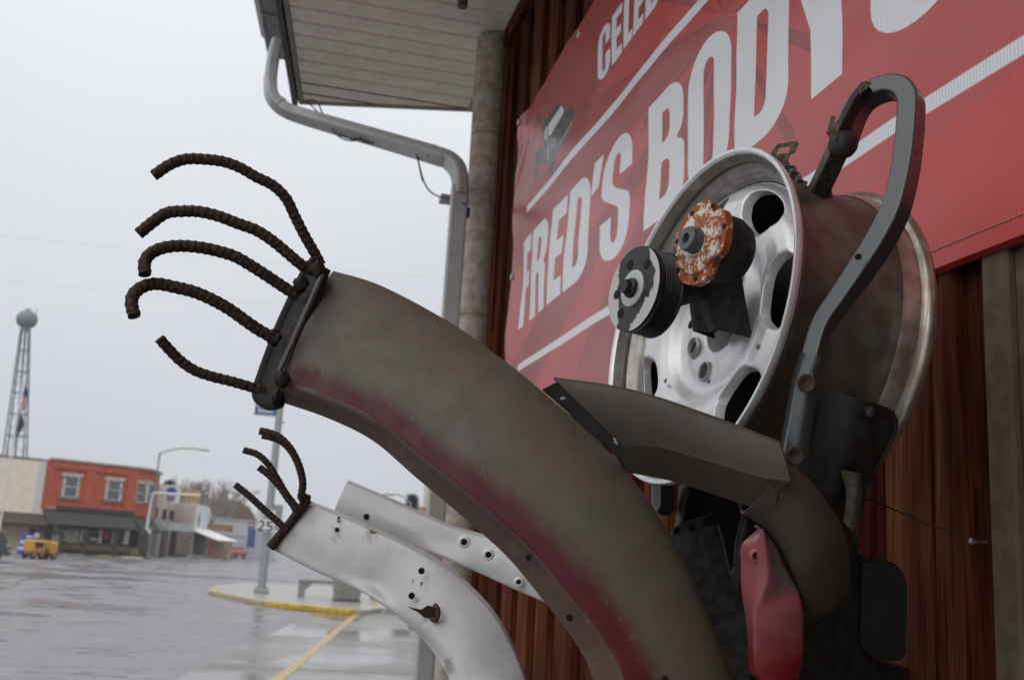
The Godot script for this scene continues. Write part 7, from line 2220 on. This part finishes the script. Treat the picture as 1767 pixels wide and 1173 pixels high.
func build_vehicles() -> void:
	make_car("red_car", "small red car parked at the end of the shops", Vector3(-0.7356, 0, -137.4917), -1.2, Color(0.5, 0.03, 0.045), 1.42, false)
	make_car("silver_car", "silver car parked behind the red one", Vector3(1.2691, 0, -154.3084), -1.25, Color(0.42, 0.43, 0.44), 1.55, true)
	make_car("blue_car", "blue car just visible behind the silver one", Vector3(2.6648, 0, -188.2758), -1.3, Color(0.05, 0.08, 0.18), 1.45, false)
	make_car("dark_green_car", "dark green car cut by the frame edge beside the yellow tractor", Vector3(-14.2375, 0, -63.1335), 0.1, Color(0.015, 0.035, 0.03), 1.6, true)
	# yellow tow tractor
	var t := thing("tow_tractor", "stubby yellow tow tractor parked in front of the cream block", "tractor", Vector3(-12.6618, 0, -75.6548), 0.6)
	var y := mat("tractor_yellow", lin(0.62, 0.34, 0.04), 0.5, 0.0, texs["grime"], 0.9)
	var bk := mat("tractor_black", lin(0.02, 0.02, 0.02), 0.7)
	boxed("rear_body", Vector3(-1.2, 0.32, -0.7), Vector3(0.1, 1.22, 0.75), y, t, 0.14)
	boxed("grille", Vector3(-0.98, 0.72, 0.7), Vector3(-0.22, 1.08, 0.79), bk, t, 0.04)
	boxed("bumper_plate", Vector3(-0.95, 0.36, 0.72), Vector3(-0.15, 0.66, 0.82), mat("tractor_orange", lin(0.40, 0.15, 0.05), 0.6), t, 0.03)
	boxed("deck", Vector3(0.05, 0.62, -0.6), Vector3(0.6, 1.2, 0.6), y, t, 0.1)
	boxed("front_body", Vector3(0.45, 0.3, -0.65), Vector3(1.25, 1.16, 0.7), y, t, 0.14)
	boxed("seat", Vector3(-0.5, 1.2, -0.35), Vector3(0.1, 1.42, 0.3), mat("seat_brown", lin(0.16, 0.07, 0.05), 0.7), t, 0.06)
	boxed("backrest", Vector3(-0.55, 1.3, -0.35), Vector3(-0.4, 1.62, 0.3), mat("seat_grey", lin(0.35, 0.36, 0.35), 0.7), t, 0.05)
	bar("steering_column", Vector3(0.4, 1.1, 0), Vector3(0.22, 1.55, 0), 0.03, bk, t)
	boxed("front_mast", Vector3(1.22, 0.2, -0.5), Vector3(1.36, 1.5, 0.5), mat("mast_grey", lin(0.09, 0.1, 0.1), 0.5), t, 0.02)
	for q in [[-0.95, 0.58], [-0.2, 0.58], [0.95, 0.5], [-0.95, -0.55], [0.95, -0.55]]:
		var w := MB.new()
		w.xf = Transform3D(Basis(), Vector3(q[0], 0.28, q[1]))
		w.lathe(PackedVector2Array([Vector2(0, -0.13), Vector2(0.24, -0.13), Vector2(0.28, -0.1), Vector2(0.28, 0.1), Vector2(0.24, 0.13), Vector2(0, 0.13)]), 18)
		var wh := obj("wheel", w, bk, t)
		var h := MB.new()
		h.xf = w.xf
		h.lathe(PackedVector2Array([Vector2(0.13, 0.0), Vector2(0.13, 0.14), Vector2(0, 0.145)]), 12)
		obj("hub", h, y, wh)
	t.scale = Vector3(0.72, 1, 1)
	# blue and white banded board on the walk behind it
	var bd := thing("banded_board", "leaning blue and white banded notice board beside the yellow tow tractor", "sign", Vector3(-14.3149, 0.13, -80.0122), 0.12)
	var blue := mat("board_blue", lin(0.03, 0.07, 0.42), 0.5)
	var pale := mat("board_pale", lin(0.55, 0.58, 0.68), 0.5)
	for k in 6:
		var m := MB.new()
		m.xf = Transform3D(Basis(Vector3.RIGHT, 0.0), Vector3(0.04 * k, 0, -0.03 * k))
		m.box(Vector3(-0.55, k * 0.215 + 0.1, -0.05), Vector3(0.55, (k + 1) * 0.215 + 0.095, 0.05), 0.01)
		obj("band", m, blue if k % 2 == 0 or k == 5 else pale, bd)
	boxed("foot", Vector3(-0.5, 0, -0.3), Vector3(0.5, 0.1, 0.3), blue, bd, 0.02)
	var pic := MB.new()
	pic.box(Vector3(-0.1, 1.16, -0.1), Vector3(0.35, 1.28, -0.03), 0.01)
	obj("light_patch", pic, pale, bd)


# ---------------------------------------------------------------- trees and the brushy rise
func bare_tree(label: String, at: Vector3, high: float, seed_: int, m: Material, spread: float) -> void:
	rng.seed = seed_
	var t := thing("bare_tree", label, "tree", at, 0.0, "bare trees beyond the roofs")
	var trunk := MB.new()
	trunk.tube(PackedVector3Array([Vector3.ZERO, Vector3(0.05, high * 0.2, 0), Vector3(-0.05, high * 0.42, 0.05)]), high * 0.022, 7, true, null, high * 0.014)
	obj("trunk", trunk, m, t)
	var cr := MB.new()
	for k in 11:
		var a := TAU * k / 11.0 + rng.randf()
		limb(cr, Vector3(0, high * rng.randf_range(0.2, 0.42), 0), Vector3(cos(a) * spread, rng.randf_range(0.9, 1.7), sin(a) * spread).normalized(), high * rng.randf_range(0.3, 0.42), high * 0.009, 4)
	obj("crown", cr, m, t)


func limb(mb: MB, from: Vector3, dir: Vector3, long: float, r: float, depth: int) -> void:
	var to := from + dir * long + Vector3(rng.randf_range(-0.1, 0.1), 0.08, rng.randf_range(-0.1, 0.1)) * long
	mb.tube(PackedVector3Array([from, to]), r, 3, false, null, r * 0.6)
	if depth == 0:
		return
	for k in 4:
		var d := (dir + Vector3(rng.randf_range(-0.8, 0.8), rng.randf_range(-0.15, 0.5), rng.randf_range(-0.8, 0.8))).normalized()
		limb(mb, from.lerp(to, rng.randf_range(0.35, 1.0)), d, long * rng.randf_range(0.42, 0.66), maxf(r * 0.6, 0.022), depth - 1)


func build_trees() -> void:
	var twig := mat("twig_brown", lin(0.26, 0.2, 0.155), 0.9)
	var pale := mat("twig_grey", lin(0.36, 0.32, 0.28), 0.9)
	bare_tree("broad bare brown tree behind the tan roof sign", Vector3(-6.2085, 0, -165), 10.7402, 21, twig, 0.75)
	bare_tree("smaller bare tree behind the tan roof sign, at its near end", Vector3(-8.425, 0, -172), 10.4521, 22, twig, 0.7)
	bare_tree("pale thin bare tree above the brushy rise", Vector3(-3.2796, 0, -180), 11.0833, 23, pale, 0.6)
	# rise covered in brown brush
	var rise := MB.new()
	var rows := []
	var nz := noise(501, 0.12, 3)
	for i in 25:
		var r := PackedVector3Array()
		for j in 13:
			var u := i / 24.0
			var v := j / 12.0
			var x := lerpf(-7.5105, 3.4011, u)
			var h := 9.3851 * pow(maxf(0.0, sin(PI * clampf(u * 0.93 + 0.02, 0.0, 1.0))), 0.6) * sin(PI * clampf(v * 0.5, 0.0, 1.0))
			r.append(Vector3(x, h + nz.get_noise_2d(x * 3.0, v * 40.0) * 0.25, -196 - v * 18.0))
		rows.append(r)
	rise.grid(rows, 1.0)
	struct("hill", rise, paint("hill_brown", 0.20, 0.12, 0.07, 0.95, "grime", 0.2))
	var mm := MultiMesh.new()
	mm.transform_format = MultiMesh.TRANSFORM_3D
	mm.use_colors = true
	var tuft := MB.new()
	rng.seed = 9
	for k in 14:
		var a := TAU * rng.randf()
		var d := Vector3(cos(a) * 0.55, 1.0, sin(a) * 0.55).normalized()
		var p := Vector3(rng.randf_range(-0.3, 0.3), 0, rng.randf_range(-0.3, 0.3))
		var s := d.cross(Vector3(sin(a), 0.2, cos(a))).normalized() * 0.045
		tuft.tri(p - s, p + s, p + d * rng.randf_range(0.6, 1.2), s.cross(d).normalized(), s.cross(d).normalized(), s.cross(d).normalized())
	mm.mesh = tuft.mesh()
	mm.instance_count = 2600
	for k in 2600:
		var i := rng.randi_range(0, 23)
		var j := rng.randi_range(0, 11)
		var p: Vector3 = rows[i][j].lerp(rows[i + 1][j + 1], rng.randf())
		mm.set_instance_transform(k, Transform3D(Basis(Vector3.UP, rng.randf() * TAU).scaled(Vector3.ONE * rng.randf_range(0.6, 1.15)), p - Vector3(0, 0.1, 0)))
		mm.set_instance_color(k, Color(0.30, 0.17, 0.095).lerp(Color(0.16, 0.11, 0.08), rng.randf()))
	var br := MultiMeshInstance3D.new()
	br.name = "brush"
	br.multimesh = mm
	br.material_override = mat("brush_twig", Color(1, 1, 1), 0.95)
	add_child(br)
	br.set_meta("kind", "stuff")
	br.set_meta("label", "reddish brown leafless brush covering the rise")
	# two dark evergreens, as cones of many needle fans
	for q in [["dark green conifer top showing between the brick building and the white block", Vector3(-9.2577, 0, -135), 8.9067, 31], ["dark green tree beside the far cream block", Vector3(15.2393, 0, -100), 7.3034, 32]]:
		rng.seed = q[3]
		var t := thing("evergreen_tree", q[0], "tree", q[1])
		var h: float = q[2]
		bar("trunk", Vector3.ZERO, Vector3(0, h * 0.8, 0), 0.2, twig, t, 7, 0.06)
		var f := MB.new()
		for k in 1500:
			var y := h * sqrt(rng.randf())
			y = h * (0.25 + 0.75 * rng.randf() ** 0.8)
			var rad := (1.0 - y / h) * h * 0.26 + 0.25
			var a := rng.randf() * TAU
			var p := Vector3(cos(a), 0, sin(a)) * rad * sqrt(rng.randf()) + Vector3(0, y - rng.randf() * 0.3, 0)
			var d := (Vector3(cos(a), rng.randf_range(-0.6, 0.3), sin(a))).normalized()
			var s := Vector3(-sin(a), rng.randf_range(-0.4, 0.4), cos(a)) * 0.13
			var g := Color(0.035, 0.055, 0.032).lerp(Color(0.06, 0.085, 0.05), rng.randf())
			f.col = g
			f.tri(p - s, p + s, p + d * 0.5, Vector3.UP, Vector3.UP, Vector3.UP)
		obj("crown", f, mat("needles", Color(1, 1, 1), 0.8), t)


func _ready() -> void:
	camera_and_sky()
	make_textures()
	build_ground()
	build_shop()
	build_far_buildings()
	build_banner()
	build_sculpture()
	build_tie_wire()
	build_street_furniture()
	build_vehicles()
	build_trees()
	build_wires()
